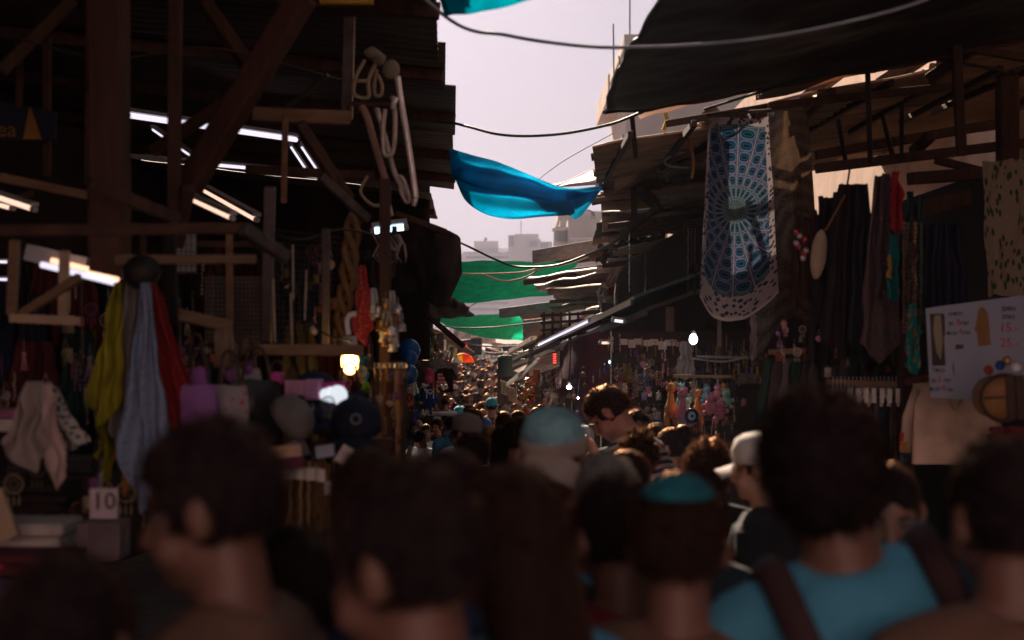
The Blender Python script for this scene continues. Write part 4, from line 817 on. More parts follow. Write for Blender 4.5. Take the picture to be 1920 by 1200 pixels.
# wire grid panels, left
def wire_grid(name, A, B, Cc, D, nu, nv, r, mat, label):
    A, B, Cc, D = map(Vector, (A, B, Cc, D)); m = MB()
    for i in range(nu+1): m.tube([A.lerp(B, i/nu), D.lerp(Cc, i/nu)], r, 4)
    for j in range(nv+1): m.tube([A.lerp(D, j/nv)+Vector((0, -r, 0)), B.lerp(Cc, j/nv)+Vector((0, -r, 0))], r, 4)
    o = m.build(name, mat); return tag(o, label, 'wire grid')
wire_grid('wire_grid', P(385, 520, 6.0), P(490, 520, 6.2), P(490, 640, 6.2), P(385, 640, 6.0), 14, 14, .0025, STEEL, 'fine wire grid panel behind the grey lath')
wire_grid('wire_grid', P(512, 430, 6.2), P(640, 445, 7.0), P(640, 650, 7.0), P(512, 650, 6.2), 14, 18, .0025, DARKSTEEL, 'tall wire grid panel left of the glowing bulb')
wire_grid('wire_grid', P(330, 430, 6.4), P(368, 432, 6.5), P(368, 512, 6.5), P(330, 512, 6.4), 4, 6, .003, STEEL, 'small wire grid in front of the pale notice')
m = MB(); m.box(P(438, 580, 6.25), S(104, 6.2), .02, S(125, 6.2)); tag(m.build('grey_board', M('checked_cloth_brown', (.05, .04, .038))), 'brown-grey board behind the fine wire grid', 'board')
# price notice, posters
m = MB(); m.box(P(349, 472, 6.6), S(34, 6.6), .01, S(74, 6.6)); nb_ = m.build('paper_notice', M('pale_green_paper', (.28, .34, .33))); tag(nb_, 'pale green paper notice behind the small wire grid', 'notice')
ps = thing('poster', 'dark poster with an orange triangle high at the left edge', 'poster', P(55, 250, 5.9))
m = MB(); a = [P(-10, 188, 5.9), P(105, 210, 5.9), P(105, 262, 5.9), P(-10, 262, 5.9)]; m.add(a+[v+Vector((0, .012, 0)) for v in a], [(0, 3, 2, 1), (4, 5, 6, 7), (0, 1, 5, 4), (1, 2, 6, 5), (2, 3, 7, 6), (3, 0, 4, 7)]); m.build('board', M('poster_navy', (.010, .014, .03)), ps)
m = MB(); a = [P(56, 196, 5.892), P(78, 261, 5.892), P(43, 261, 5.892)]; m.add(a, [(0, 2, 1)]); m.build('triangle', M('poster_orange', (.22, .10, .02)), ps)
text_mesh('ea', S(42, 5.9), M('poster_orange', (.22, .10, .02)), 'lettering', ps, P(12, 243, 5.885)-ps.location)
# "10" price card
t = thing('price_card', 'white card with the number 10 below the headscarves', 'price card', P(195, 972, 4.3))
m = MB(); m.box(P(195, 944, 4.3), S(52, 4.3), .006, S(56, 4.3)); m.build('card', M('card_grey_white', (.55, .45, .48)), t)
text_mesh('10', S(46, 4.3), M('ink_black', (.01, .01, .02), bump=0), 'number', t, P(195, 941, 4.29)-t.location)
t = thing('goods_box', 'clear box of folded goods under the 10 card', 'box', P(195, 1040, 4.3))
m = MB(); m.box(P(195, 1010, 4.35), S(76, 4.3), .14, S(70, 4.3)); o = m.build('box', M('pale_brown_box', (.18, .13, .13)), t)
for k in range(8): MB().box(P(166+k*8, 1010, 4.235), S(3, 4.3), .012, S(60, 4.3)).build('folded_item', M('folded_pink_grey', (.24, .18, .18)), t)
# table and shelves at the lower left
m = MB(); m.box((-1.75, 4.6, .66), 1.5, 1.5, .04); tb = thing('stall_table', 'cloth covered stall table in the lower left corner', 'table', (-1.75, 4.6, 0)); m.build('top', WOOD, tb)
for sx in (-.7, .7):
    for sy in (-.7, .7): MB().box((-1.75+sx, 4.6+sy, .33), .05, .05, .66).build('leg', WOOD, tb)
m = MB(); m.grid(lambda u, v: Vector((-2.5+1.5*u, 3.84+.02*math.sin(u*40), .70-.66*v)), 60, 10, .004); m.uv = None; o = m.build('table_cloth', M('purple_white_cloth', (.20, .14, .19)), smooth=True); tag(o, 'pale purple cloth hanging over the front of the stall table', 'table cloth')
pile = [((48, 1015, 4.4), .30, .14, M('white_box', (.42, .36, .33)), 'white folded packet on the left table'), ((70, 930, 4.9), .26, .10, BLACKC, 'stack of dark folded cloth in the left stall'), ((60, 1060, 4.2), .3, .09, M('maroon_cloth', (.10, .02, .025)), 'maroon folded cloth on the left table'),
        ((5, 1068, 4.2), .08, .06, M('coral_red', (.5, .05, .08)), 'coral red thing at the left edge of the table'), ((120, 870, 5.2), .34, .05, M('dim_grey_cloth', (.07, .06, .07)), 'row of dim grey folded shirts under the shawls'), ((60, 1120, 3.9), .36, .07, M('lilac_cloth', (.17, .14, .22)), 'lilac folded cloth in the lower left corner'),
        ((25, 780, 5.2), .12, .05, M('mauve_cloth', (.30, .12, .20)), 'mauve folded cloth at the far left edge'), ((20, 795, 5.1), .14, .04, M('white_cloth', (.5, .45, .42)), 'white folded cloth under the mauve one')]
for (x, y, d), w_, h_, mt, lb in pile:
    m = MB(); c = P(x, y, d)
    for q in range(3): m.box(c+Vector((random.uniform(-.01, .01), 0, (q-1)*h_/3)), w_*(1-.03*q), .22, h_/3*.92)
    o = m.noisy(.006, 18).build('folded_cloth', mt); o.modifiers.new('b', 'BEVEL').width = .008; tag(o, lb, 'folded cloth')
m = MB(); m.beam(P(-15, 920, 4.2), P(18, 1010, 4.2), .02, .06); tag(m.build('price_board', PALEWOOD), 'pale slanting board at the left edge', 'board')
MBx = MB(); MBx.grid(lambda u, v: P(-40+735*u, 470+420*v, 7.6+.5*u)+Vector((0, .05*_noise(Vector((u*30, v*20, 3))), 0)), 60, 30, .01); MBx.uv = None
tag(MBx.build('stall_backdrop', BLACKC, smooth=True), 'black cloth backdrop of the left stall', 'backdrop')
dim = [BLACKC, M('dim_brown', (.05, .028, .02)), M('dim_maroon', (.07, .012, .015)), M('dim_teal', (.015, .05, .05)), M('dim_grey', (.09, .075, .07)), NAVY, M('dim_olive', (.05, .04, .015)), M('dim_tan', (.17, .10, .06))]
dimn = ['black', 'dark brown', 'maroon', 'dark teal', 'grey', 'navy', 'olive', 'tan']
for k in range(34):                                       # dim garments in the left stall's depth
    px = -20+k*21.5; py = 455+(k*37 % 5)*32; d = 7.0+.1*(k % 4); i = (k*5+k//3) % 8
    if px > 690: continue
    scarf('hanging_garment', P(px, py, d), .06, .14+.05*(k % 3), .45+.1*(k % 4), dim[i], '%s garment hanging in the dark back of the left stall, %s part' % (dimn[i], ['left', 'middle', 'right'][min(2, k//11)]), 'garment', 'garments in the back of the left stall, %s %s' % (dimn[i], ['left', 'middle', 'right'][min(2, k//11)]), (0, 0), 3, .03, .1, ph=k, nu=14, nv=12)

# ============================================================ balloon stall (left, farther)
BLU = M('balloon_blue', (.01, .10, .30), .25, bump=0, spec=.6); 
def balloon(px, py, d, r, mat, label):
    t = thing('balloon', label, 'balloon', P(px, py, d), 'balloons on the left')
    MB().ell((0, 0, 0), (r, r, r*1.12), 20, 14, fn=lambda x, y, z: 1-.10*max(0, -z)**2).build('skin', mat, t, smooth=True, local=True)
    MB().lathe([(.004, .02), (.014, 0)], (0, 0, -r*1.12-.01), 8).build('knot', mat, t, smooth=True, local=True)
    MB().tube([(0, 0, -r*1.12), (.01, 0, -r*1.12-.25)], .0015, 4).build('string', ROPE, t, local=True); return t
bw = spots('balloon_blue_white', (.02, .12, .36), (.62, .60, .66), 3.2, .42, .3)
balloon(768, 658, 15, .115, bw, 'blue and white balloon, topmost of the three'); balloon(768, 673, 14.9, .085, bw, 'blue and white balloon between the other two'); balloon(766, 702, 14.6, .098, BLU, 'plain blue balloon, lowest of the three')
scarf('white_bag', P(773, 715, 15), .08, .14, .16, WHITEP, 'white plastic bag below the plain blue balloon', 'bag', None, (0, 0), 3, .03, .3)
t = thing('price_card', 'orange card with a black 0 under the balloons', 'price card', P(768, 750, 14.2)); m = MB(); m.box(P(768, 748, 14.2), S(15, 14.2), .01, S(24, 14.2)); m.build('card', M('card_orange', (.62, .14, .07)), t)
text_mesh('0', S(22, 14.2), M('ink_black', (.01, .01, .02)), 'number', t, P(768, 747, 14.18)-t.location)
bp = thing('backpack', 'dark pink backpack hanging below the small yellow lamp', 'backpack', P(803, 720, 18))
m = MB(); m.ell(P(803, 704, 18), (S(11.5, 18), .09, S(17, 18)), 18, 12, fn=lambda x, y, z: 1-.12*max(0, z)); m.build('body', M('pink_backpack', (.38, .05, .10)), bp, smooth=True)
m = MB(); m.ell(P(803, 711, 17.93), (S(8, 18), .05, S(8, 18)), 14, 8); m.build('pocket', M('pink_pocket', (.45, .10, .15)), bp, smooth=True)
MB().tube([P(812, 700, 18), P(813, 735, 18)], .012, 5).build('strap', M('pink_strap', (.5, .07, .12)), bp)
def stripes(name, c1, c2, n, rough=.85, axis=1, transl=0):
    if name in _mats: return _mats[name]
    m = M(name, c1, rough, var=.15, transl=transl); t = m.node_tree; N = t.nodes.new; L = t.links.new; b = t.nodes['Principled BSDF']
    uv = N('ShaderNodeTexCoord'); sp = N('ShaderNodeSeparateXYZ'); L(uv.outputs['UV'], sp.inputs[0]); mu = N('ShaderNodeMath'); mu.operation = 'MULTIPLY'; mu.inputs[1].default_value = n; L(sp.outputs[axis], mu.inputs[0])
    fr = N('ShaderNodeMath'); fr.operation = 'FRACT'; L(mu.outputs[0], fr.inputs[0]); gt = N('ShaderNodeMath'); gt.operation = 'GREATER_THAN'; gt.inputs[1].default_value = .5; L(fr.outputs[0], gt.inputs[0])
    mx = N('ShaderNodeMix'); mx.data_type = 'RGBA'; mx.inputs[6].default_value = (*c1, 1); mx.inputs[7].default_value = (*c2, 1); L(gt.outputs[0], mx.inputs[0]); L(mx.outputs[2], b.inputs['Base Color'])
    return m
scarf('striped_shirt', P(825, 700, 18.5), .05, .16, .20, stripes('red_white_stripes', (.60, .05, .06), (.65, .55, .52), 4), 'red and white striped shirt beside the pink backpack', 'shirt', None, (.03, 0), 1, .02, 0)
scarf('yellow_bag', P(797, 718, 18.6), .10, .11, .12, M('mustard_cloth', (.45, .27, .02)), 'mustard yellow bag under the pink backpack', 'bag', None, (0, 0), 2, .02, 0)
scarf('teal_shirt', P(787, 728, 17), .11, .14, .16, M('deep_teal_cloth', (.01, .11, .12)), 'deep teal shirt under the mustard bag', 'shirt', None, (0, 0), 2, .02, 0)
def tshirt(px, py, d, w_, h_, mat, label, group=None, rz=0, sleeve=.35, long=False, parent=None, name='hanging_shirt', trim=None):
    t = thing(name, label, 'shirt', P(px, py, d), group); t.rotation_euler = (0, 0, rz)
    def half(v, s):
        # body outline half width at v (0 top..1 bottom)
        return w_*.5*(.96+.04*v)
    m = MB(); 
    for sgn in (-1, 1):
        m.grid(lambda u, v: Vector(((u-.5)*w_*(1+.03*v), sgn*(.018+.022*math.sin(math.pi*u)*math.sin(.3+2.5*v))+.012*_noise(Vector((u*4, v*5, px))), -v*h_-.05*w_*abs(u-.5)*(1-v)*2)), 14, 14)
    m.build('body', mat, t, smooth=True, local=True)
    L_ = h_*(.85 if long else sleeve)
    for s in (-1, 1):
        MB().tube([(s*w_*.44, 0, -.05), (s*w_*.58, 0, -.05-L_*.4), (s*w_*(.62 if long else .70), 0, -.05-L_)], [w_*.13, w_*.12, w_*.11], 10, flat=.4).build('sleeve', mat, t, smooth=True, local=True)
        if trim:
            for q, mt in enumerate(trim): MB().tube([(s*w_*.62, 0, -.05-L_-.0+.05*q), (s*w_*.61, 0, -.05-L_+.045+.05*q)], [w_*.118]*2, 10, flat=.42).build('cuff', mt, t, smooth=True, local=True)
    MB().tube(curve_pts([(-w_*.3, 0, .0), (0, 0, .045), (w_*.3, 0, .0)], 4), .004, 5).build('hanger', DARKSTEEL, t, local=True)
    return t
ms = tshirt(807, 732, 17, .13, .2, M('royal_blue_cloth', (.01, .05, .20)), 'royal blue shirt with a white M shape below the striped shirt')
text_mesh('M', .15, WHITEP, 'letter', ms, (0, -.05, -.05))
tshirt(835, 690, 20, .22, .34, BLACKC, 'black shirt hanging right of the striped shirt'); tshirt(822, 672, 21, .16, .2, M('grey_shirt', (.2, .2, .2)), 'grey shirt just above the black one')
# goods heaps on the left tables between balloons and crowd
for k in range(46):
    px = random.uniform(765, 868); py = random.uniform(722, 800)*1.0
    if px > 835-(py-735)*.6: continue
    d = 17+random.random()*3; cn, mt = random.choice([('golden', BRASS), ('silver', SILVER), ('blue', M('sequin_blue', (.03, .08, .3), .4)), ('tan', TANM), ('violet', M('sequin_violet', (.10, .04, .22), .5)), ('white', WHITEP)])
    m = MB(); c = P(px, py, d)
    for q in range(7): m.ell(c+Vector((random.uniform(-.035, .035), random.uniform(-.03, .03), random.uniform(-.03, .03))), random.uniform(.016, .028), 6, 4)
    tag(m.build('bead_cluster', mt, smooth=True), '%s bead cluster piled on the stall under the balloons' % cn, 'beads', '%s bead clusters under the balloons' % cn)
for k, (y, d) in enumerate(((16.5, 0), (20.5, 0), (25, 0), (31, 0))):
    x = S(-150, y)-1.1 if y < 30 else -2.6; t = thing('market_table', ['market table under the blue balloons', 'market table under the striped shirt', 'market table beside the far crowd on the left', 'farthest market table on the left'][k], 'table', (x, y, ground(y)), 'market tables on the left')
    MB().box((0, 0, .85), 1.1, 2.6, .05).build('top', WOOD, t, local=True)
    for sx in (-.5, .5):
        for sy in (-1.2, 1.2): MB().box((sx, sy, .42), .05, .05, .84).build('leg', WOOD, t, local=True)
m = MB(); m.box(P(830, 775, 19.5), .38, .5, .03); tag(m.noisy(.02, 9).build('paper_pile', M('paper_white', (.5, .48, .46))), 'pale paper pile on the table under the bead clusters', 'paper')
# far left: banners, flags, signs
bn = [((845, 655, 34), .30, .38, M('beige_sign', (.5, .38, .28)), 'beige hanging sign at the far left awnings'), ((829, 650, 32), .16, .30, WHITEP, 'white narrow banner at the far left awnings'), ((822, 668, 30), .2, .2, M('dusty_pink_sign', (.55, .35, .32)), 'dusty pink sign in the far left stalls'),
      ((838, 664, 31), .12, .16, WHITEP, 'small white sign beside the red one'), ((837, 678, 28), .18, .06, M('sign_red', (.6, .03, .03)), 'small red shop sign with yellow ends at the far left'),
      ((873, 628, 46), .8, .35, M('banner_white', (.72, .62, .58)), 'white banner across the far lane, left piece'), ((905, 640, 50), .9, .25, M('banner_white', (.72, .62, .58)), 'white banner across the far lane, middle piece'), ((945, 648, 48), .8, .2, M('banner_pink', (.7, .5, .44)), 'pinkish banner across the far lane, right piece'),
      ((878, 652, 42), .8, .5, M('banner_black', (.03, .03, .04)), 'black banner behind the red cloth in the far lane'), ((925, 660, 52), .6, .25, M('banner_maroon', (.18, .03, .03)), 'maroon cloth across the far lane'), ((960, 652, 46), .6, .2, M('banner_navy', (.02, .05, .10)), 'navy cloth across the far lane'), ((890, 640, 44), .3, .3, M('banner_tan', (.45, .28, .18)), 'tan cloth across the far lane')]
for (x, y, d), w_, h_, mt, lb in bn:
    m = MB(); c = P(x, y, d); m.grid(lambda u, v: c+Vector(((u-.5)*w_, .06*math.sin(u*12+v*3), (.5-v)*h_+.05*w_*math.sin(u*3.1+x))), 16, 8, .01); m.uv = None; tag(m.build('banner', mt, smooth=True), lb, 'banner')
m = MB(); c = P(872, 645, 40); m.grid(lambda u, v: c+Vector(((u-.5)*.13, .02*math.sin(v*9), -v*.24)), 6, 10, .005); m.uv = None; tag(m.build('red_flag', M('flag_red', (.75, .02, .03), transl=.4, tcol=(.9, .03, .03)), smooth=True), 'bright red cloth hanging over the far lane', 'flag')
bu = thing('parasol', 'small white, yellow and red parasol glowing over the far crowd', 'parasol', P(868, 672, 38))
for k, mt in enumerate((WHITEP, M('para_yellow', (.85, .50, .02), transl=.5), M('para_red', (.75, .10, .03), transl=.5), M('para_orange', (.85, .22, .03), transl=.5))):
    m = MB(); a0 = math.pi*(1-k/4); a1 = math.pi*(1-(k+1)/4)
    m.grid(lambda u, v: P(868, 680, 38)+Vector((.30*math.cos(a0+(a1-a0)*u)*v, -.12*math.sqrt(max(0, 1-v*v)), .26*math.sin(a0+(a1-a0)*u)*v)), 8, 8, .006); m.uv = None; m.build('panel', mt, bu, smooth=True)
MB().tube([P(868, 684, 38), P(868, 700, 38)], .012, 5).build('handle', STEEL, bu)
clear = M('clear_plastic', (.55, .58, .60), .15, bump=0, spec=.8)
for k in range(22):
    px = 884+k*3.0+random.uniform(-1, 1); py = 664+random.uniform(-5, 8); o = MB(); c = P(px, py, 54+random.random()*2); o.lathe([(.02, .17), (.03, .12), (.09, .06), (.09, -.12), (.02, -.14)], c, 8)
    tag(o.build('clear_bag', clear, smooth=True), 'clear plastic bag hanging in the shining row over the far crowd', 'plastic bag', 'clear bags over the far crowd')
for k, (a, b, d) in enumerate((((870, 650), (985, 655), 47), ((880, 636), (1000, 664), 44))):
    cable('rope', catenary(P(*a, d), P(*b, d-6), .15, 12), .014, ROPE, ['pale rope above the clear bags', 'pale slanting rope under the farther green net'][k], 3, 'rope')

# ============================================================ right stalls
# mandala tapestry
def mandala():
    m = M('mandala_cloth', (.5, .45, .42), .9, var=.1, transl=.14); t = m.node_tree; N = t.nodes.new; L = t.links.new; b = t.nodes['Principled BSDF']
    uv = N('ShaderNodeTexCoord'); mp = N('ShaderNodeMapping'); mp.inputs['Location'].default_value = (-.5, -.545, 0); L(uv.outputs['UV'], mp.inputs[0]); mp.vector_type = 'POINT'
    s = N('ShaderNodeSeparateXYZ'); L(mp.outputs[0], s.inputs[0])
    def ma(op, a, b_=None, c=None):
        n = N('ShaderNodeMath'); n.operation = op
        for i, v in enumerate((a, b_, c)):
            if v is None: continue
            if isinstance(v, (int, float)): n.inputs[i].default_value = v
            else: L(v, n.inputs[i])
        return n.outputs[0]
    x = ma('MULTIPLY', s.outputs[0], .62); y = ma('MULTIPLY', s.outputs[1], 1.55)
    r = ma('SQRT', ma('ADD', ma('MULTIPLY', x, x), ma('MULTIPLY', y, y))); an = ma('ARCTAN2', y, x)
    sp = ma('ABSOLUTE', ma('SINE', ma('MULTIPLY', an, 12)))              # 20 spokes
    ray = ma('LESS_THAN', ma('MULTIPLY', sp, ma('ADD', r, .05)), ma('ADD', ma('MULTIPLY', r, .05), .022))
    # petal dots between the spokes, one ring per step of radius
    rs = ma('MULTIPLY', r, 11); fr = ma('SUBTRACT', ma('FRACT', rs), .5); fa = ma('SUBTRACT', 1, sp)
    dd = ma('ADD', ma('MULTIPLY', ma('MULTIPLY', fr, fr), 3.6), ma('MULTIPLY', ma('MULTIPLY', fa, fa), 1.5))
    c1 = N('ShaderNodeValToRGB'); c1.color_ramp.interpolation = 'CONSTANT'; L(dd, c1.inputs[0])
    cols = [(0, (.01, .03, .04)), (.05, (.04, .16, .2)), (.14, (.01, .03, .04)), (.24, (.03, .08, .16)), (.5, (.36, .32, .33)), (.72, (.10, .12, .17))]
    e = c1.color_ramp.elements; e[0].color = (*cols[0][1], 1); e[1].position = cols[1][0]; e[1].color = (*cols[1][1], 1)
    for p_, c_ in cols[2:]: q = e.new(p_); q.color = (*c_, 1)
    c2 = N('ShaderNodeValToRGB'); L(r, c2.inputs[0]); e = c2.color_ramp.elements; e[0].color = (.25, .7, .6, 1); e[1].position = .75; e[1].color = (.5, .9, .6, 1)
    q = e.new(.3); q.color = (.75, .8, 1.05, 1); q = e.new(.55); q.color = (.5, .7, 1.0, 1)
    tint2 = N('ShaderNodeMix'); tint2.data_type = 'RGBA'; tint2.blend_type = 'MULTIPLY'; tint2.inputs[0].default_value = 1; L(c1.outputs[0], tint2.inputs[6]); L(c2.outputs[0], tint2.inputs[7])
    m1 = N('ShaderNodeMix'); m1.data_type = 'RGBA'; L(ray, m1.inputs[0]); L(tint2.outputs[2], m1.inputs[6]); m1.inputs[7].default_value = (.36, .31, .31, 1)
    vo = N('ShaderNodeTexVoronoi'); vo.inputs['Scale'].default_value = 1; mp2 = N('ShaderNodeMapping'); mp2.inputs['Scale'].default_value = (15, 42, 1); L(uv.outputs['UV'], mp2.inputs[0]); L(mp2.outputs[0], vo.inputs[0])
    c3 = N('ShaderNodeValToRGB'); c3.color_ramp.interpolation = 'CONSTANT'; L(vo.outputs['Distance'], c3.inputs[0]); e = c3.color_ramp.elements; e[0].color = (.01, .06, .08, 1); e[1].position = .38; e[1].color = (.42, .36, .36, 1); q = e.new(.2); q.color = (.02, .02, .06, 1)
    bord = ma('ADD', ma('GREATER_THAN', r, .66), ma('GREATER_THAN', ma('ABSOLUTE', x), .252)); m2 = N('ShaderNodeMix'); m2.data_type = 'RGBA'; L(ma('MINIMUM', bord, 1), m2.inputs[0]); L(m1.outputs[2], m2.inputs[6]); L(c3.outputs[0], m2.inputs[7])
    hem = ma('GREATER_THAN', ma('ABSOLUTE', s.outputs[1]), .528); m3 = N('ShaderNodeMix'); m3.data_type = 'RGBA'; L(hem, m3.inputs[0]); L(m2.outputs[2], m3.inputs[6]); m3.inputs[7].default_value = (.62, .52, .50, 1)
    L(m3.outputs[2], b.inputs['Base Color'])
    for n in t.nodes:
        if n.type == 'BSDF_TRANSLUCENT': L(m3.outputs[2], n.inputs[0])
    return m
MAND = mandala()
tp = ruled([(1330, 222, 9.3), (1350, 220, 9.2), (1385, 221, 9.2), (1420, 222, 9.25), (1441, 216, 9.3)], [(1312, 556, 9.3), (1335, 592, 9.2), (1372, 602, 9.15), (1412, 592, 9.2), (1460, 548, 9.3)], 60, 80, .02, 3, 0, 'mandala_tapestry', MAND)
# uv for the tapestry
def give_uv(o, nu, nv):
    me = o.data; l = me.uv_layers.new(name='UVMap')
    for lp in me.loops:
        vi = lp.vertex_index % ((nu+1)*(nv+1)); l.data[lp.index].uv = ((vi % (nu+1))/nu, 1-(vi//(nu+1))/nv)
give_uv(tp, 60, 80); tag(tp, 'blue, green and white round mandala cloth hanging over the lane at the right', 'wall hanging')
m = MB(); m.tube([P(1325, 216, 9.35), P(1445, 207, 9.35)], .012, 8); tag(m.build('hanging_rod', RUST), 'rod at the top of the mandala cloth', 'rod')
side = ruled([(1330, 224, 9.3), (1336, 224, 9.5)], [(1312, 556, 9.3), (1328, 585, 9.6)], 6, 40, .02, 3, 0, 'folded_tapestry', MAND, ph=8); give_uv(side, 6, 40); tag(side, 'folded back left edge of the mandala cloth', 'wall hanging')
br = M('brown_mandala', (.17, .11, .08), .9, transl=.1, tcol=(.2, .12, .07)); 
def brown_mandala():
    m = br; t = m.node_tree; N = t.nodes.new; L = t.links.new; b = t.nodes['Principled BSDF']; uv = N('ShaderNodeTexCoord')
    mp = N('ShaderNodeMapping'); mp.inputs['Location'].default_value = (-.45, -.6, 0); mp.inputs['Scale'].default_value = (.5, 1.6, 1); L(uv.outputs['UV'], mp.inputs[0])
    le = N('ShaderNodeVectorMath'); le.operation = 'LENGTH'; L(mp.outputs[0], le.inputs[0]); s1 = N('ShaderNodeMath'); s1.operation = 'MULTIPLY'; s1.inputs[1].default_value = 60; L(le.outputs['Value'], s1.inputs[0]); s2 = N('ShaderNodeMath'); s2.operation = 'SINE'; L(s1.outputs[0], s2.inputs[0])
    vo = N('ShaderNodeTexVoronoi'); vo.inputs['Scale'].default_value = 60; vo.feature = 'DISTANCE_TO_EDGE'; L(uv.outputs['UV'], vo.inputs[0]); s3 = N('ShaderNodeMath'); s3.operation = 'MULTIPLY_ADD'; s3.inputs[1].default_value = 3.2; L(vo.outputs['Distance'], s3.inputs[0]); 
    s4 = N('ShaderNodeMath'); s4.operation = 'MULTIPLY'; s4.inputs[1].default_value = .3; L(s2.outputs[0], s4.inputs[0]); L(s4.outputs[0], s3.inputs[2])
    cr = N('ShaderNodeValToRGB'); L(s3.outputs[0], cr.inputs[0]); e = cr.color_ramp.elements; e[0].position = .1; e[0].color = (.035, .022, .016, 1); e[1].position = .6; e[1].color = (.15, .105, .08, 1); L(cr.outputs[0], b.inputs['Base Color'])
brown_mandala()
tp2 = ruled([(1440, 212, 9.8), (1475, 206, 9.6), (1515, 212, 9.8)], [(1410, 690, 9.6), (1480, 600, 9.6), (1545, 640, 9.8)], 40, 50, .04, 3, 0, 'brown_tapestry', br, ph=2); give_uv(tp2, 40, 50); tag(tp2, 'brown and black patterned cloth hanging right of the mandala cloth', 'wall hanging')
flo = spots('cream_floral', (.26, .20, .14), (.03, .05, .04), 13, .36)
tp3 = ruled([(1842, 302, 8.2), (1935, 298, 8.2)], [(1852, 556, 8.2), (1935, 556, 8.2)], 20, 20, .04, 3, 0, 'floral_cloth', flo, ph=3); give_uv(tp3, 20, 20); tag(tp3, 'cream cloth with dark flowers at the right edge', 'wall hanging')
scarf('shirt_sleeve_cloth', P(1412, 590, 9.2), .03, .05, .30, M('pale_mauve_cloth', (.32, .26, .25)), 'narrow pale cloth dropping below the mandala cloth', 'cloth', None, (0, 0), 1, .02, .2)
# hanging clothes to the right
hang = [((1592, 345, 7.6), .10, .24, .95, BLACKC, 'black dress hanging behind the cream bag', (-.03, 0), 3), ((1618, 345, 7.5), .06, .16, .95, M('black_blue_cloth', (.014, .014, .022)), 'blue black dress right of the glass bulb', (0, 0), 3),
  ((1650, 330, 7.4), .06, .22, .98, spots('dark_kilim', (.10, .06, .06), (.20, .12, .11), 11, .3, spot2=(.02, .06, .07)), 'woven shawl with rust, cream and teal figures', (0, 0), 2), ((1662, 325, 7.35), .04, .14, .70, spots('dark_kilim_two', (.07, .05, .06), (.30, .24, .21), 9, .28, spot2=(.12, .03, .03)), 'narrow woven shawl over the wider one', (0, 0), 2),
  ((1680, 322, 7.2), .035, .06, .32, M('red_cloth', (.30, .012, .015)), 'dark red cloth hanging high at the right', (0, 0), 1.5), ((1674, 440, 7.1), .03, .055, .35, M('teal_cloth', (.0, .13, .14)), 'teal cloth strip under the dark red cloth', (0, 0), 1.5),
  ((1668, 478, 7.05), .01, .018, .12, M('ochre_cloth', (.40, .20, .02)), 'ochre cloth edge on the teal strip', (0, 0), 1), ((1712, 570, 6.6), .03, .075, .33, spots('teal_orange_print', (.0, .16, .14), (.35, .12, .02), 9, .36), 'teal scarf with orange blotches beside the sandal sign', (0, 0), 2),
  ((1708, 430, 6.9), .02, .05, .40, spots('bead_mix', (.06, .04, .035), (.2, .14, .1), 20, .3), 'string of small mixed trinkets above the teal scarf', (0, 0), 1), ((1760, 420, 7.8), .25, .35, .50, M('navy_dark', (.012, .012, .028)), 'large navy garment behind the sandal sign', (0, 0), 4),
  ((1570, 360, 7.7), .05, .12, .8, M('charcoal_two', (.04, .035, .04)), 'charcoal cloth left of the black dress', (-.05, 0), 2), ((1560, 370, 7.9), .08, .2, 1.0, BLACKC, 'long black dress behind the cream bag', (-.04, 0), 3)]
for pt, w0, w1, L_, mt, lb, ln, fo in hang: scarf('hanging_cloth', P(*pt), w0, w1, L_, mt, lb, 'cloth', None, ln, fo, .03, .15, ph=pt[0])
t = thing('cream_bag', 'cream canvas bag hanging at the black dresses', 'bag', P(1535, 430, 7.4)); MB().ell(P(1535, 477, 7.4), (S(15, 7.4), .04, S(47, 7.4)), 16, 12, rot=Matrix.Rotation(R(7), 3, 'Y')).build('body', M('cream_canvas', (.34, .26, .18)), t, smooth=True); MB().tube([P(1548, 432, 7.4), P(1585, 365, 7.4)], .006, 5).build('strap', LEATHER, t)
for k in range(8):
    c = P(1503+random.uniform(-10, 12), 435+k*7, 7.5); m = MB(); m.ell(c, .016, 8, 6); cn, mt = [('red', M('glass_red', (.4, .01, .02), .25, spec=.7)), ('silver', SILVER)][k % 2]; tag(m.build('glass_charm', mt, smooth=True), '%s glass charm hanging left of the cream bag' % cn, 'charm', '%s glass charms left of the cream bag' % cn)
# trinket strings
for k in range(10):
    x = [1702, 1716, 1727, 1695, 1290, 1296, 1303, 1430, 1180, 1210][k]; d = 7 if k < 4 else 11; o = strand(P(x, 420 if k < 4 else 430, d), .55 if k < 4 else .5, 26, .010 if k < 4 else .006, BRASS).build('trinket_string', [M('dull_beads', (.14, .09, .07), .5), BRASS, M('dull_green_beads', (.05, .08, .05), .5)][k % 3], smooth=True); tag(o, ['trinket string beside the dark red cloth at the right', 'thin chain hanging before the brown-black drape'][k > 3], 'string of beads', ['trinket strings at the right', 'thin chains before the drape'][k > 3])
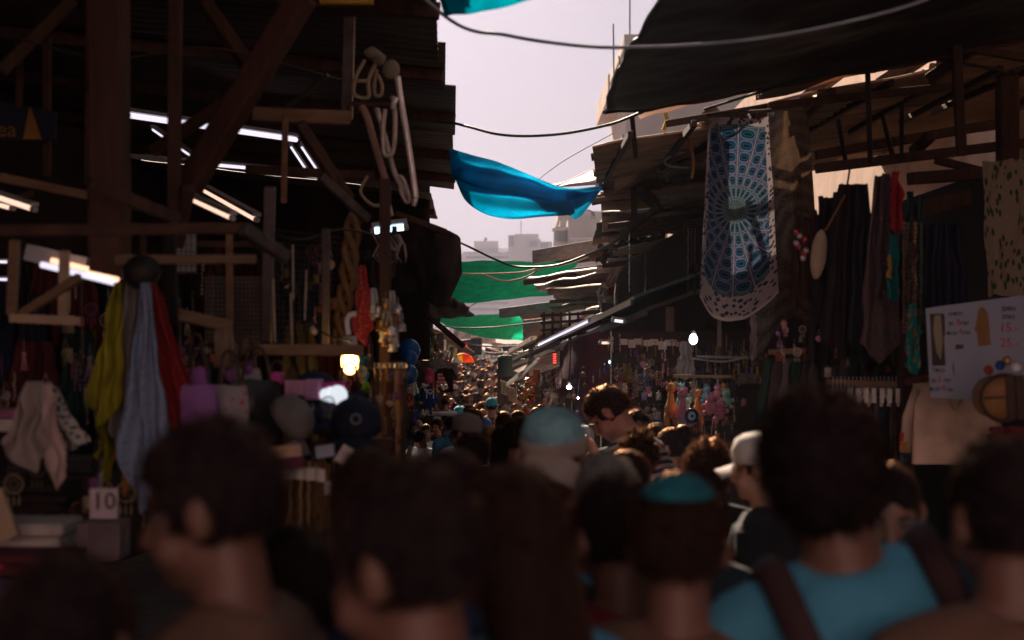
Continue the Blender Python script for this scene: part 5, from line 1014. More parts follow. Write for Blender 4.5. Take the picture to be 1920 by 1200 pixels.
# rack of white hangers
rk = thing('clothes_rail', 'wooden rail crowded with white hangers at the right', 'clothes rail', P(1622, 740, 7.6)); MB().beam(P(1548, 716, 7.6), P(1690, 721, 7.5), .03, .03).build('rail', TANWOOD, rk)
MB().beam(P(1560, 716, 7.6), P(1560, 1000, 7.6), .025).build('rail_leg', RUST, rk); MB().beam(P(1686, 720, 7.5), P(1686, 1000, 7.5), .025).build('rail_leg', RUST, rk)
MB().beam(P(1442, 660, 8.2), P(1560, 655, 8.2), .03, .03).build('rail', TANWOOD, rk)
def hanger(x, y, d, mat, k, lab, grp):
    t = thing('clothes_hanger', lab, 'hanger', P(x, y, d), grp); t.rotation_euler = (0, 0, 1.25+random.uniform(-.25, .25))
    MB().tube(curve_pts([(0, 0, -.0), (.015, 0, .03), (0, 0, .045), (-.015, 0, .03)], 4), .0025, 5).build('hook', SILVER, t, smooth=True, local=True)
    MB().tube([(-.2, 0, -.1), (0, 0, -.005), (.2, 0, -.1)], .007, 6).build('arms', mat, t, smooth=True, local=True); return t
gar = [M('patterned_blue', (.04, .06, .14)), M('dark_green_cloth', (.015, .05, .03)), BLACKC, M('floral_dark', (.09, .05, .06)), M('brown_print', (.12, .07, .04)), M('mid_grey_cloth', (.14, .12, .12))]; garn = ['blue', 'dark green', 'black', 'plum', 'brown', 'grey']
WH = M('white_hanger_plastic', (.62, .56, .52), .4)
for k in range(17):
    x = 1562+k*7.4; hanger(x, 722, 7.55, WH, k, 'white hanger on the wooden rail, number %d from the left' % (k+1), 'white hangers on the rail')
    c, m_ = garn[k % 6], gar[k % 6]
    scarf('garment', P(x, 745, 7.55), .05, .28, .55, m_, '%s garment on the rail of white hangers, number %d from the left' % (c, k+1), 'garment', 'garments on the white hangers', (0, 0), 2, .02, .05, rz=1.25, ph=k, nu=10, nv=10)
    if k % 2 == 0:
        m = MB(); m.box(P(x+3, 742, 7.35), .022, .004, .075); tag(m.build('size_tag', WH), 'white plastic tag on the rail of hangers, number %d from the left' % (k//2+1), 'tag', 'white tags on the rail')
for k in range(14):
    x = 1560+k*9; m = MB(); m.beam(P(x, 806, 7.7), P(x+1, 835, 7.7), .016, .006); m.beam(P(x-3, 804, 7.7), P(x+6, 806, 7.7), .012, .01); tag(m.build('hanger_clip', WH if k % 2 else GREYP), '%s hanger clip in the dim lower row behind the tall dark head' % ('white' if k % 2 else 'grey'), 'hanger clip', '%s hanger clips in the lower row' % ('white' if k % 2 else 'grey'))
for k in range(13):
    x = 1440+k*18; c, m_ = garn[(k*2+1) % 6], gar[(k*2+1) % 6]
    scarf('garment', P(x, 672+(k > 6)*2, 8.3), .05, .24, .42, m_, '%s garment on the upper far rail, number %d from the left' % (c, k+1), 'garment', 'garments on the upper right rail', (0, 0), 3, .02, .05, rz=.7, ph=k*3, nu=12, nv=10)
# sign with sandals
sg = thing('sandal_sign', 'bluish white sign with pictures of sandals and red prices at the right', 'sign', P(1830, 750, 6.6)); dS = 6.6
cs = [P(1736, 578, dS), P(1960, 548, dS), P(1960, 690, dS), P(1850, 752, dS-.02), P(1745, 745, dS)]
m = MB(); m.add(cs+[v+Vector((0, .012, 0)) for v in cs], [(4, 3, 2, 1, 0), (5, 6, 7, 8, 9), (0, 1, 6, 5), (1, 2, 7, 6), (2, 3, 8, 7), (3, 4, 9, 8), (4, 0, 5, 9)]); m.build('board', M('sign_white', (.27, .28, .36), .5, var=.06), sg)
def flatp(pts, mat, name, dd=.006, par=None):
    m = MB(); q = [P(x, y, dS-dd) for x, y in pts]; m.add(q, [tuple(range(len(q)))[::-1]]); return m.build(name, mat, par or sg)
flatp([(1743, 588), (1771, 588), (1774, 685), (1748, 686)], M('photo_dark', (.05, .04, .035)), 'picture'); flatp([(1752, 592), (1764, 591), (1768, 640), (1764, 676), (1756, 660), (1750, 620)], M('photo_sandal_pale', (.24, .20, .13)), 'sandal_picture', .009)
flatp([(1784, 646), (1812, 644), (1818, 737), (1790, 737)], M('photo_grey', (.20, .17, .19)), 'picture'); flatp([(1792, 646), (1806, 646), (1815, 690), (1813, 725), (1802, 736), (1792, 722), (1786, 690)], M('photo_sandal_brown', (.08, .045, .04)), 'sandal_picture', .009)
flatp([(1840, 575), (1847, 578), (1853, 590), (1856, 620), (1860, 670), (1852, 680), (1842, 678), (1834, 650), (1832, 625), (1827, 618), (1831, 600), (1834, 582)], M('photo_sandal_tan', (.22, .11, .045)), 'sandal_picture', .009)
INK = M('ink_black', (.01, .01, .02)); RED = M('ink_red', (.42, .015, .04), bump=0)
def stext(s_, x, y, h, mt): text_mesh(s_, S(h, dS), mt, 'lettering', sg, P(x, y, dS-.009)-sg.location)
for s_, x, y, h, mt in (('םידליל', 1792, 589, 10, INK), ('גוז', 1783, 607, 11, INK), ('5', 1797, 605, 17, RED), ('חש', 1809, 606, 11, INK), ('תוגוז', 1785, 625, 11, INK), ('4', 1801, 622, 16, RED), ('חש', 1812, 624, 11, INK),
    ('לדנס', 1760, 695, 11, INK), ('גוז', 1751, 714, 11, INK), ('5', 1762, 712, 16, RED), ('חש', 1776, 713, 10, INK), ('תוגוז', 1753, 730, 11, INK), ('4', 1769, 728, 16, RED), ('חש', 1781, 731, 10, INK),
    ('בכפכ', 1891, 579, 12, INK), ('םישנ', 1891, 594, 12, INK), ('15.-', 1892, 615, 24, RED), ('25.-', 1893, 643, 24, RED), ('תימואתרוא', 1847, 694, 11, INK), ('רוע', 1831, 713, 11, INK)): stext(s_, x, y, h, mt)
# white hoodie with striped cuffs, drum-like bag
hd = tshirt(1785, 712, 7.1, .38, .42, M('cream_jersey', (.52, .36, .28), .9), 'cream jersey with red, orange and navy cuffs below the sandal sign', long=True, name='jersey', trim=[M('cuff_navy', (.02, .04, .06)), M('cuff_orange', (.5, .18, .03)), M('cuff_red', (.42, .03, .03))])
MB().grid(lambda u, v: Vector(((u-.5)*.15*(1-v), -.052-.01*math.sin(u*3), -.03-.12*v)), 8, 6, .004).build('hood_fold', M('cream_jersey_shaded', (.44, .30, .23)), hd, smooth=True, local=True)  # fold shade painted as a darker copy of the jersey colour
MB().tube([P(1700, 716, 7.2), P(1745, 706, 7.0)], .02, 8).build('shoulder_bar', M('maroon_bar', (.12, .03, .03)), hd)
dg = thing('round_bag', 'round tan bag with dark straps hanging in front of the sandal sign', 'bag', P(1872, 745, 6.2)); c = P(1872, 745, 6.2)
m = MB(); m.lathe([(.0, -.07), (.095, -.065), (.10, 0), (.095, .065), (.0, .07)], (0, 0, 0), 24); m.v = [tuple(c+Vector((v[0], v[2], v[1]))) for v in m.v]; m.build('drum', M('tan_leather_drum', (.26, .12, .045), .6), dg, smooth=True)
MB().tube([c+Vector((.1*math.cos(a*math.pi/12), -.07, .1*math.sin(a*math.pi/12))) for a in range(24)], .009, 6, closed=True).build('rim', LEATHERD, dg, smooth=True)
MB().beam(c+Vector((-.09, -.08, 0)), c+Vector((.02, -.08, .005)), .008).build('cross_strap', LEATHERD, dg)
for k, x in enumerate((.02, .06)): MB().beam(c+Vector((x, -.085, .10)), c+Vector((x+.01, -.085, -.09)), .035, .01).build('strap', LEATHERD, dg)
for k, (dx, dz, mt) in enumerate(((-.06, .12, M('charm_red', (.3, .05, .03))), (-.01, .14, M('charm_blue', (.02, .06, .25))), (.02, .16, BRASS), (.06, .13, WHITEP))): MB().ell(c+Vector((dx, -.05, dz)), .022, 8, 6).build('charm', mt, dg, smooth=True)
scarf('red_cuff_cloth', P(1895, 800, 6.9), .2, .24, .08, M('dull_red_cloth', (.22, .03, .04)), 'dull red cloth under the round bag', 'cloth', None, (0, 0), 2, .02, 0)

# carpets
carp = spots('red_carpet', (.12, .015, .025), (.20, .09, .06), 12, .33, spot2=(.03, .03, .07))
c1 = ruled([(1050, 650, 16), (1090, 632, 15), (1150, 615, 14.6)], [(1048, 745, 16), (1090, 748, 15), (1150, 748, 14.6)], 30, 20, .04, 3, 0, 'hanging_carpet', carp, ph=4); give_uv(c1, 30, 20); tag(c1, 'dark red patterned carpet hanging behind the striped-shirt man', 'carpet')
c2 = ruled([(1008, 700, 19), (1050, 690, 17.5)], [(1010, 770, 19), (1052, 775, 17.5)], 20, 14, .04, 3, 0, 'hanging_carpet', spots('fruit_reds', (.10, .05, .03), (.45, .06, .02), 14, .32, spot2=(.45, .25, .03)), ph=6); give_uv(c2, 20, 14); tag(c2, 'red and yellow flecked cloth in the far right stall', 'carpet')
m = MB(); m.box(P(1006, 705, 19.3), .10, .02, .18); tag(m.build('orange_bag', M('orange_red_bag', (.55, .10, .03))), 'orange red bag beside the blue white bulb', 'bag')
for k in range(26):
    px = random.uniform(975, 1010); py = random.uniform(705, 780); cn, mt = random.choice([('orange', M('fruit_orange', (.6, .18, .02), .5)), ('red', M('fruit_red', (.5, .03, .02), .5)), ('green', M('fruit_green', (.07, .14, .02), .6)), ('yellow', M('fruit_yellow', (.55, .36, .05), .5))])
    m = MB(); c = P(px, py, 20+random.random())
    for q in range(5): m.ell(c+Vector((random.uniform(-.06, .06), random.uniform(-.05, .05), random.uniform(-.05, .05))), .028, 7, 5)
    tag(m.build('fruit_heap', mt, smooth=True), '%s fruit heap in the far right stall' % cn, 'fruit', '%s fruit heaps in the far right stall' % cn)
# crumpled cloth / folded parasol above
fb = thing('folded_parasol', 'crumpled white and grey parasol cloth caught between roof and drape', 'parasol', P(1160, 585, 16))
def crump(pts, d, mat, nm, amp=.05):
    a, b, c_, e_ = [P(x, y, d) for x, y in pts]; m = MB()
    m.grid(lambda u, v: a.lerp(b, u).lerp(e_.lerp(c_, u), v)+Vector((0, amp*2.2*_noise(Vector((u*5, v*5, d*9))), amp*.5*_noise(Vector((u*6, v*6, 4))))), 24, 20, .003); m.uv = None; m.build(nm, mat, fb, smooth=True)
PALEC = M('pale_canvas', (.45, .38, .34), .8, var=.2)
crump([(1118, 545), (1150, 520), (1145, 575), (1125, 582)], 15.8, PALEC, 'folded_cloth'); crump([(1130, 570), (1185, 560), (1150, 582), (1118, 580)], 15.6, PALEC, 'folded_cloth'); crump([(1160, 540), (1195, 505), (1200, 565), (1165, 562)], 15.7, M('brown_canvas', (.18, .12, .09)), 'brown_cloth')
crump([(1125, 535), (1152, 505), (1158, 510), (1145, 545)], 15.6, M('lit_canvas_pink', (.62, .42, .36)), 'lit_fold'); crump([(1135, 545), (1162, 530), (1170, 550), (1140, 555)], 15.5, M('red_canvas', (.18, .04, .03)), 'red_fold', .03)  # lit fold has sunlight put into a paler, pinker canvas colour
m = MB(); m.tube(curve_pts([P(1188, 510, 15.6), P(1200, 500, 15.6), P(1210, 508, 15.6), P(1216, 530, 15.6)], 6), .07, 10); m.build('roll', PALEC, fb, smooth=True); crump([(1188, 525), (1218, 520), (1216, 530), (1190, 540)], 15.5, PALEC, 'folded_cloth', .03)
m = MB(); m.grid(lambda u, v: P(1248+16*u, 575+52*v, 12.6)+Vector((0, .02*math.sin(u*3), 0)), 6, 8, .006); m.uv = None; tag(m.build('cardboard', M('cardboard_tan', (.34, .22, .14))), 'tan cardboard strip pinned on the black drape', 'cardboard')
m = MB(); m.grid(lambda u, v: P(1345+8*u, 600+50*v, 9.4)+Vector((0, .02*math.sin(u*3), 0)), 4, 8, .004); m.uv = None; tag(m.build('cloth_strip', M('greyish_strip', (.3, .26, .25))), 'greyish cloth strip at the bottom of the mandala cloth', 'cloth')

# pendant stall goods on hooks, rows between x 1130..1440
def small_item(kind, px, py, d, s, mt, lb, gp):
    c = P(px, py, d); m = MB()
    if kind == 'tassel':
        m.ell(c, s*.28, 8, 6)
        for q in range(7): m.tube([c+Vector((s*.04*(q-3), 0, -s*.2)), c+Vector((s*.10*(q-3)+random.uniform(-.1, .1)*s, random.uniform(-.1, .1)*s, -s*1.8))], s*.05, 4)
        m.tube([c, c+Vector((0, 0, s*1.6))], s*.04, 4)
    elif kind == 'dream_catcher':
        m.tube([c+Vector((s*.8*math.cos(a*math.pi/8), 0, s*.8*math.sin(a*math.pi/8))) for a in range(16)], s*.08, 5, closed=True)
        for q in range(8): a = q*math.pi/4; m.tube([c+Vector((s*.8*math.cos(a), 0, s*.8*math.sin(a))), c+Vector((s*.8*math.cos(a+2.4), 0, s*.8*math.sin(a+2.4)))], s*.02, 3)
        for q in (-1, 0, 1): m.ell(c+Vector((q*s*.45, 0, -s*1.5)), (s*.10, s*.03, s*.45), 7, 5); m.tube([c+Vector((q*s*.45, 0, -s*.6)), c+Vector((q*s*.45, 0, -s*1.2))], s*.03, 3)
    elif kind == 'charm_card':
        m.box(c, s*1.1, .004, s*1.6); m.ell(c+Vector((0, -.01, -s*.2)), (s*.3, .008, s*.3), 8, 6); m.tube([c+Vector((0, 0, s*.8)), c+Vector((0, .01, s*1.2))], s*.05, 4)
    elif kind == 'pendant_string':
        for q in range(9): m.ell(c+Vector((random.uniform(-.1, .1)*s, 0, s*1.6-q*s*.4)), s*random.uniform(.10, .20), 6, 4)
        m.tube([c+Vector((0, 0, s*2)), c+Vector((0, 0, -s*2))], s*.03, 3)
    elif kind == 'pouch':
        m.ell(c, (s*.7, s*.35, s*.85), 10, 8, fn=lambda x, y, z: 1-.35*max(0, z)); m.tube(curve_pts([c+Vector((-s*.3, 0, s*.7)), c+Vector((0, 0, s*1.8)), c+Vector((s*.3, 0, s*.7))], 4), s*.05, 4)
    o = m.build(kind, mt, smooth=True); tag(o, lb, kind.replace('_', ' '), gp); return o
pal = [('gold', BRASS), ('silver', SILVER), ('pale', M('pale_item', (.42, .36, .32), .7)), ('brown', M('brown_item', (.16, .08, .04), .6)), ('mustard', M('mustard_item', (.42, .24, .03), .7)), ('lavender', M('lavender_item', (.28, .26, .40), .7)),
       ('red', M('red_item', (.35, .04, .03), .6)), ('blue', M('blue_item', (.04, .10, .26), .6)), ('white', WHITEP), ('tan', TANM), ('pink', M('pink_item', (.50, .22, .26), .7)), ('dark', M('dark_item', (.04, .03, .03), .6))]
rows = [('pendant_string', 652, 1132, 1400, 24, .030, 'in the top row under the white price cards'), ('tassel', 690, 1128, 1440, 26, .034, 'in the second row of the pendant stall'), ('dream_catcher', 708, 1150, 1240, 6, .045, 'in front of the pendant stall'), ('charm_card', 735, 1130, 1240, 13, .028, 'in the third row of the pendant stall'),
        ('pouch', 760, 1125, 1242, 10, .030, 'in the low row left of the plush toys'), ('charm_card', 785, 1165, 1245, 9, .030, 'in the lowest card row left of the plush toys'), ('tassel', 712, 1290, 1440, 15, .022, 'above the plush toys'), ('pendant_string', 672, 1320, 1425, 12, .030, 'in the golden row under the mandala cloth')]
for kind, y, x0, x1, n, s, where in rows:
    cnt = {}
    for k in range(n):
        cn, mt = random.choice(pal if y != 672 else pal[:1]+pal[3:5]+pal[9:10]+pal[6:7]); cnt[cn] = cnt.get(cn, 0)+1
        x = x0+(x1-x0)*(k+.5)/n+random.uniform(-3, 3); d = 10.6+random.random()*.7-(x-1130)*.003
        small_item(kind, x, y+random.uniform(-9, 9), d, s*random.uniform(.8, 1.3), mt, '%s %s %s' % (cn, kind.replace('_', ' '), where), '%s %ss %s' % (cn, kind.replace('_', ' '), where))
for k in range(9):
    x = 1168+k*15+random.uniform(-3, 3); m = MB(); m.box(P(x, 643+random.uniform(-3, 5), 10.9), S(random.choice([22, 13, 16]), 11), .006, S(random.choice([11, 15]), 11), random.uniform(-.2, .2)); tag(m.build('price_slip', tagm), 'white price slip at the top of the pendant stall, number %d from the left' % (k+1), 'price slip', 'price slips over the pendant stall')
wire_grid('wire_grid', P(1140, 640, 11.3), P(1445, 640, 10.3), P(1445, 860, 10.3), P(1140, 860, 11.3), 34, 22, .003, DARKSTEEL, 'large wire grid carrying the pendants and charms')
m = MB(); m.box(P(1302, 840, 11.6), 1.36, .06, 1.9); tag(m.build('grid_backing', M('brown_backing', (.045, .03, .022), .9)), 'dark brown backing behind the pendants', 'backing')
MB_ = MB(); MB_.beam(P(1262, 705, 9.9), P(1372, 706, 9.8), .02); tag(MB_.build('display_rod', TANWOOD), 'thin rod from which the plush toys hang', 'rod')
MB_ = MB(); MB_.beam(P(1305, 668, 9.9), P(1430, 672, 9.8), .016); tag(MB_.build('display_rod', STEEL), 'thin grey rod above the toys', 'rod')
beam1('shelf_board', P(1110, 798, 10.2), P(1250, 795, 9.8), .10, .02, TANWOOD, 'shelf board left of the plush toys', 'shelf')
# lampshade-like bag and striped cloths
scarf('fringed_lampshade', P(1175, 684, 10.2), .05, .09, .10, M('olive_shade', (.18, .13, .05)), 'olive lampshade bag with a beaded fringe', 'lampshade', None, (0, 0), 1, .03, 0); 
for k, (x, mt, nm) in enumerate(((1163, M('blue_grey_cloth', (.22, .25, .30)), 'blue grey'), (1171, M('cream_cloth', (.72, .55, .42)), 'cream'), (1180, BLACKC, 'black'), (1191, M('tan_dark_cloth', (.20, .13, .09)), 'tan brown'))): scarf('hanging_purse', P(x, 718, 10), .032, .036, .10, mt, '%s purse in the row under the olive lampshade bag' % nm, 'purse', None, (0, 0), 1, .01, 0)  # each purse has one even cloth colour
scarf('white_garment', P(1285, 640, 10.2), .06, .14, .28, M('white_gauze', (.42, .38, .36)), 'white gauze garment hanging left of the bright bulb', 'garment', None, (.0, 0), 3, .03, .3)
m = MB(); m.tube(curve_pts([P(1296, 670, 10.1), P(1306, 673, 10.1), P(1360, 678, 10.1), P(1400, 668, 10.1)], 6), .008, 5); tag(m.build('pale_pipe', ALU, smooth=True), 'thin pale pipe right of the gauze garment', 'pipe')

# plush toys
def plush(px, py, d, h, mat, mat2, label, tall=True, rz=0):
    t = thing('plush_toy', label, 'plush toy', P(px, py, d)); t.rotation_euler = (0, 0, rz)
    if tall:
        body = MB().tube([(0, 0, -.02*h), (0, 0, -.22*h), (0, .0, -.45*h), (0, .0, -.7*h), (0, 0, -.8*h)], [.075*h, .085*h, .12*h, .17*h, .12*h], 12); body.ell((0, -.02*h, .0), (.13*h, .14*h, .13*h), 14, 10)
        for s in (-1, 1): body.tube([(s*.09*h, -.02*h, -.6*h), (s*.12*h, -.05*h, -.85*h), (s*.13*h, -.08*h, -1.0*h)], [.07*h, .075*h, .08*h], 10); body.tube([(s*.08*h, -.02*h, -.42*h), (s*.16*h, -.06*h, -.62*h)], [.045*h, .05*h], 8)
    else:
        body = MB().ell((0, 0, -.45*h), (.26*h, .2*h, .3*h), 14, 10); body.ell((0, -.03*h, -.1*h), (.2*h, .18*h, .18*h), 14, 10)
        for s in (-1, 1): body.ell((s*.24*h, -.08*h, -.7*h), (.1*h, .14*h, .1*h), 10, 7); body.ell((s*.27*h, -.05*h, -.4*h), (.13*h, .09*h, .09*h), 10, 7)
    body.noisy(.008, 30, px); body.build('body', mat, t, smooth=True, local=True)
    for s in (-1, 1):
        MB().ell((s*.11*h, 0, .11*h), (.045*h, .02*h, .06*h), 8, 6).build('ear', mat, t, smooth=True, local=True); MB().ell((s*.05*h, -.14*h, .02*h), .014*h, 8, 6).build('eye', INK, t, smooth=True, local=True)
    MB().ell((0, -.14*h, -.04*h), (.06*h, .06*h, .045*h), 10, 7).build('muzzle', mat2, t, smooth=True, local=True)
    if tall:
        MB().ell((0, -.1*h, -.7*h), (.1*h, .08*h, .12*h), 10, 7).build('belly', mat2, t, smooth=True, local=True)
    MB().tube([(0, 0, .12*h), (0, .01, .2*h)], .003, 4).build('loop', ROPE, t, local=True); return t
OCH = M('plush_ochre', (.45, .20, .06), .95, sc=60); PNK = M('plush_pink', (.50, .20, .27), .95, sc=60); SKY = M('plush_sky', (.14, .32, .40), .95, sc=60); RDP = M('plush_rust', (.40, .12, .08), .95, sc=60); MINT = M('plush_mint', (.22, .42, .38), .95, sc=60)
plush(1258, 727, 9.4, .25, OCH, RDP, 'tall ochre plush giraffe, leftmost of the toys'); plush(1279, 738, 9.3, .25, PNK, SKY, 'tall pink plush toy beside the ochre giraffe'); plush(1276, 726, 9.6, .20, SKY, PNK, 'sky blue plush toy peeping over the pink one')
plush(1309, 738, 9.5, .20, OCH, TANM, 'smaller ochre plush toy in the middle of the toys'); plush(1290, 752, 9.55, .17, MINT, SKY, 'mint plush toy between the two tall ones'); plush(1332, 742, 9.3, .16, PNK, SKY, 'pink plush toy with a blue muzzle hugging its neighbour', False)
plush(1350, 752, 9.35, .16, PNK, PNK, 'all pink plush toy at the right of the toys', False, .3); plush(1325, 727, 9.7, .13, SKY, PNK, 'small sky blue plush toy behind the pink ones', False); plush(1345, 725, 9.7, .12, PNK, SKY, 'small pink plush toy at the top of the toys', False)
plush(1362, 735, 9.6, .14, MINT, OCH, 'small mint plush toy at the right end', False); plush(1356, 722, 9.8, .08, OCH, TANM, 'tiny ochre plush toy at the right end', False)
scarf('gauze_cloth', P(1300, 715, 9.8), .03, .05, .14, M('beige_gauze', (.25, .19, .14)), 'beige cloth between the plush toys', 'cloth', None, (0, 0), 1, .01, 0)
ee = thing('eye_amulet', 'dark blue glass eye amulet under the plush toys', 'amulet', P(1297, 780, 9.1))
for k, (r, mt, y) in enumerate(((.045, M('amulet_navy', (.01, .02, .08), .2, bump=0), 0), (.026, M('amulet_pale', (.25, .45, .6), .2, bump=0), .008), (.011, INK, .014))):
    m = MB(); m.ell(P(1297, 780, 9.1)+Vector((0, -y, 0)), (r, .012, r*1.1), 18, 10); m.build(['disc', 'iris', 'pupil'][k], mt, ee, smooth=True)
# ornaments
cnt = 0
for k in range(56):
    px = random.uniform(1290, 1398); py = random.uniform(790, 852); cn, mt = random.choice([('coral red', M('orn_red', (.6, .09, .05), .35)), ('silver', SILVER), ('brass', BRASS), ('dark', M('orn_dark', (.05, .04, .04), .4)), ('brown', M('orn_brown', (.16, .08, .05), .4))])
    small_item(random.choice(['pendant_string', 'tassel']), px, py, 9.2+random.random()*.3, .016, mt, '%s ornament hanging in the cluster under the plush toys' % cn, '%s ornaments under the plush toys' % cn)['category'] = 'ornament'
scarf('straw_hat_pile', P(1400, 700, 8.6), .10, .14, .06, M('grey_fur', (.16, .14, .13), .95), 'grey furry hat pile behind the tall dark head', 'hats', None, (0, 0), 2, .03, 0)
rt = thing('stall_counter', 'dark stall counter under the pendants and toys', 'counter', (1.55, 9.9, 0)); MB().box((1.55, 10.0, .55), 1.5, .7, .06).build('top', WOOD, rt); MB().box((1.55, 9.68, .1), 1.5, .04, .9).build('front_panel', WOOD, rt)
rt = thing('stall_counter', 'dark stall counter under the white hanger rail', 'counter', (2.3, 7.9, -.2)); MB().box((2.4, 8.0, .5), 1.3, .6, .06).build('top', WOOD, rt); MB().box((2.4, 7.72, .1), 1.3, .04, .8).build('front_panel', WOOD, rt)

# ============================================================ more clutter in the left stall
rl = random.Random(21)
kinds = ['tassel', 'pendant_string', 'pouch', 'charm_card', 'dream_catcher']
cp = [('black', BLACKC), ('brown', M('brown_item', (.16, .08, .04))), ('purple', M('purple_item', (.20, .07, .22))), ('grey', M('mid_grey_item', (.22, .19, .19))), ('tan', TANM), ('navy', NAVY), ('olive', M('olive_item', (.14, .12, .04))), ('pink', M('pink_item', (.5, .22, .26))), ('cream', M('cream_item', (.40, .34, .28))), ('rust', M('rust_item', (.26, .08, .03)))]
for zone, x0, x1, y0, y1, d0, d1, n, s0 in (('below the pink goods', 440, 640, 750, 835, 5.2, 5.8, 46, .026), ('above the purple bag', 335, 480, 640, 740, 5.0, 6.0, 34, .024), ('beside the shawls', 0, 240, 640, 800, 5.4, 6.4, 34, .030), ('in front of the tall wire grid', 500, 640, 470, 650, 6.3, 6.9, 26, .026),
        ('on the left wall behind the scarves', 120, 420, 500, 700, 6.2, 6.9, 40, .035), ('beside the belt column', 690, 760, 690, 850, 5.9, 6.2, 34, .022), ('on the far goods column', 640, 700, 640, 850, 6.4, 6.9, 26, .026), ('at the foot of the left stall', 20, 300, 870, 1010, 4.7, 5.2, 40, .032)):
    for k in range(n):
        kd = rl.choice(kinds); cn, mt = rl.choice(cp); small_item(kd, rl.uniform(x0, x1), rl.uniform(y0, y1), rl.uniform(d0, d1), s0*rl.uniform(.7, 1.4), mt, '%s %s %s' % (cn, kd.replace('_', ' '), zone), '%s %ss %s' % (cn, kd.replace('_', ' '), zone))
for k in range(16):
    x = rl.uniform(0, 700); y = rl.uniform(440, 560); m = MB(); m.tube([P(x, y, 5.8), P(x+rl.uniform(-4, 4), y+rl.uniform(60, 160), 5.8)], .0035, 5)
    tag(m.build('hanging_wire', [STEEL, ROPE][k % 2]), '%s hanging straight down in the left stall' % ['thin steel wire', 'thin pale string'][k % 2], 'wire', ['thin steel wires in the left stall', 'thin pale strings in the left stall'][k % 2])
cable('cable', [P(540, 500, 5.9), P(560, 560, 5.9), P(600, 620, 6.0), P(660, 640, 6.1)], .005, DARKSTEEL, 'black cable hanging across the tall wire grid')
cable('cable', [P(0, 60, 5.2), P(200, 110, 5.6), P(400, 90, 6.2), P(640, 150, 7.0)], .006, DARKSTEEL, 'black cable running under the left roof')
cable('cable', [P(500, 430, 6.2), P(560, 450, 6.2), P(640, 430, 6.6), P(700, 440, 7)], .006, DARKSTEEL, 'black cable sagging beside the twisted rope')
for k, (x, y, w_, h_, mt) in enumerate(((250, 590, .25, .35, 0), (60, 640, .3, .3, 2), (400, 640, .2, .2, 5), (150, 620, .22, .4, 3), (560, 600, .2, .3, 6), (460, 560, .2, .25, 1))):
    scarf('hanging_garment', P(x, y, 6.6), w_*.5, w_, h_, dim[mt], '%s garment on the left wall, number %d from the front' % (dimn[mt], k+1), 'garment', None, (0, 0), 3, .03, .1, ph=k*2, nu=14, nv=12)
# right: extra hanging strips among the black dresses
for k in range(18):
    x = 1500+k*13+rl.uniform(-5, 5); i = rl.randrange(8)
    scarf('hanging_cloth', P(x, 350+rl.uniform(0, 90), 7.8+rl.random()*.4), .03, rl.uniform(.06, .12), rl.uniform(.4, .9), dim[i], '%s cloth strip in the dark row of dresses at the right' % dimn[i], 'cloth', '%s cloth strips at the right' % dimn[i], (rl.uniform(-.03, .03), 0), 2, .03, .2, ph=k, nu=10, nv=14)
for k in range(40):
    cn, mt = rl.choice(cp); kd = rl.choice(kinds); small_item(kd, rl.uniform(1440, 1700), rl.uniform(600, 700), rl.uniform(7.6, 8.2), .026*rl.uniform(.7, 1.3), mt, '%s %s over the rail of white hangers' % (cn, kd.replace('_', ' ')), '%s %ss over the white hangers' % (cn, kd.replace('_', ' ')))

for zone, x0, x1, y0, y1, d0, d1, n, s0 in (('in front of the dark red carpet', 1045, 1140, 690, 800, 13.2, 14.8, 44, .030), ('beside the fruit heaps', 1012, 1050, 690, 790, 16.5, 18, 22, .034), ('among the pendants high up', 1150, 1440, 655, 720, 10.2, 10.8, 50, .026), ('between the pendants and the toys', 1150, 1430, 720, 800, 10.0, 10.6, 50, .026), ('under the far left awnings', 775, 850, 600, 690, 20, 26, 30, .05)):
    for k in range(n):
        kd = rl.choice(kinds); cn, mt = rl.choice(cp); small_item(kd, rl.uniform(x0, x1), rl.uniform(y0, y1), rl.uniform(d0, d1), s0*rl.uniform(.7, 1.5), mt, '%s %s %s' % (cn, kd.replace('_', ' '), zone), '%s %ss %s' % (cn, kd.replace('_', ' '), zone))
m = MB(); a = P(600, -30, 7); b = P(700, 8, 7); m.box((a+b)/2, b.x-a.x, .04, a.z-b.z); tag(m.build('yellow_sign', M('sign_yellow', (.55, .30, .03), .6)), 'yellow sign board cut by the top edge of the picture', 'sign')
# ============================================================ people
def remesh(m, voxel, name, smooth_it=2, fac=.5):
    me = bpy.data.meshes.new(name); me.from_pydata(m.v, [], m.f); o = bpy.data.objects.new(name, me); C.objects.link(o)
    r = o.modifiers.new('r', 'REMESH'); r.mode = 'VOXEL'; r.voxel_size = voxel; r.use_smooth_shade = True
    if smooth_it: s = o.modifiers.new('s', 'SMOOTH'); s.factor = fac; s.iterations = smooth_it
    dg = bpy.context.evaluated_depsgraph_get(); out = bpy.data.meshes.new_from_object(o.evaluated_get(dg)); bpy.data.objects.remove(o); out.name = name
    return out
def cap(m, a, b, ra, rb, n=12):      # tapered capsule
    a = Vector(a); b = Vector(b); d = (b-a).normalized()
    pts = [a-d*ra*.95, a-d*ra*.6, a, a.lerp(b, .5), b, b+d*rb*.6, b+d*rb*.95]; rr = [ra*.3, ra*.8, ra, (ra+rb)/2, rb, rb*.8, rb*.3]
    m.tube(pts, rr, n); return m
PIV = Vector((0, .0, 1.49))
def head_xf(yaw, pitch, roll=0): return Matrix.Translation(PIV) @ Matrix.Rotation(R(yaw), 4, 'Z') @ Matrix.Rotation(R(roll), 4, 'Y') @ Matrix.Rotation(R(-pitch), 4, 'X')
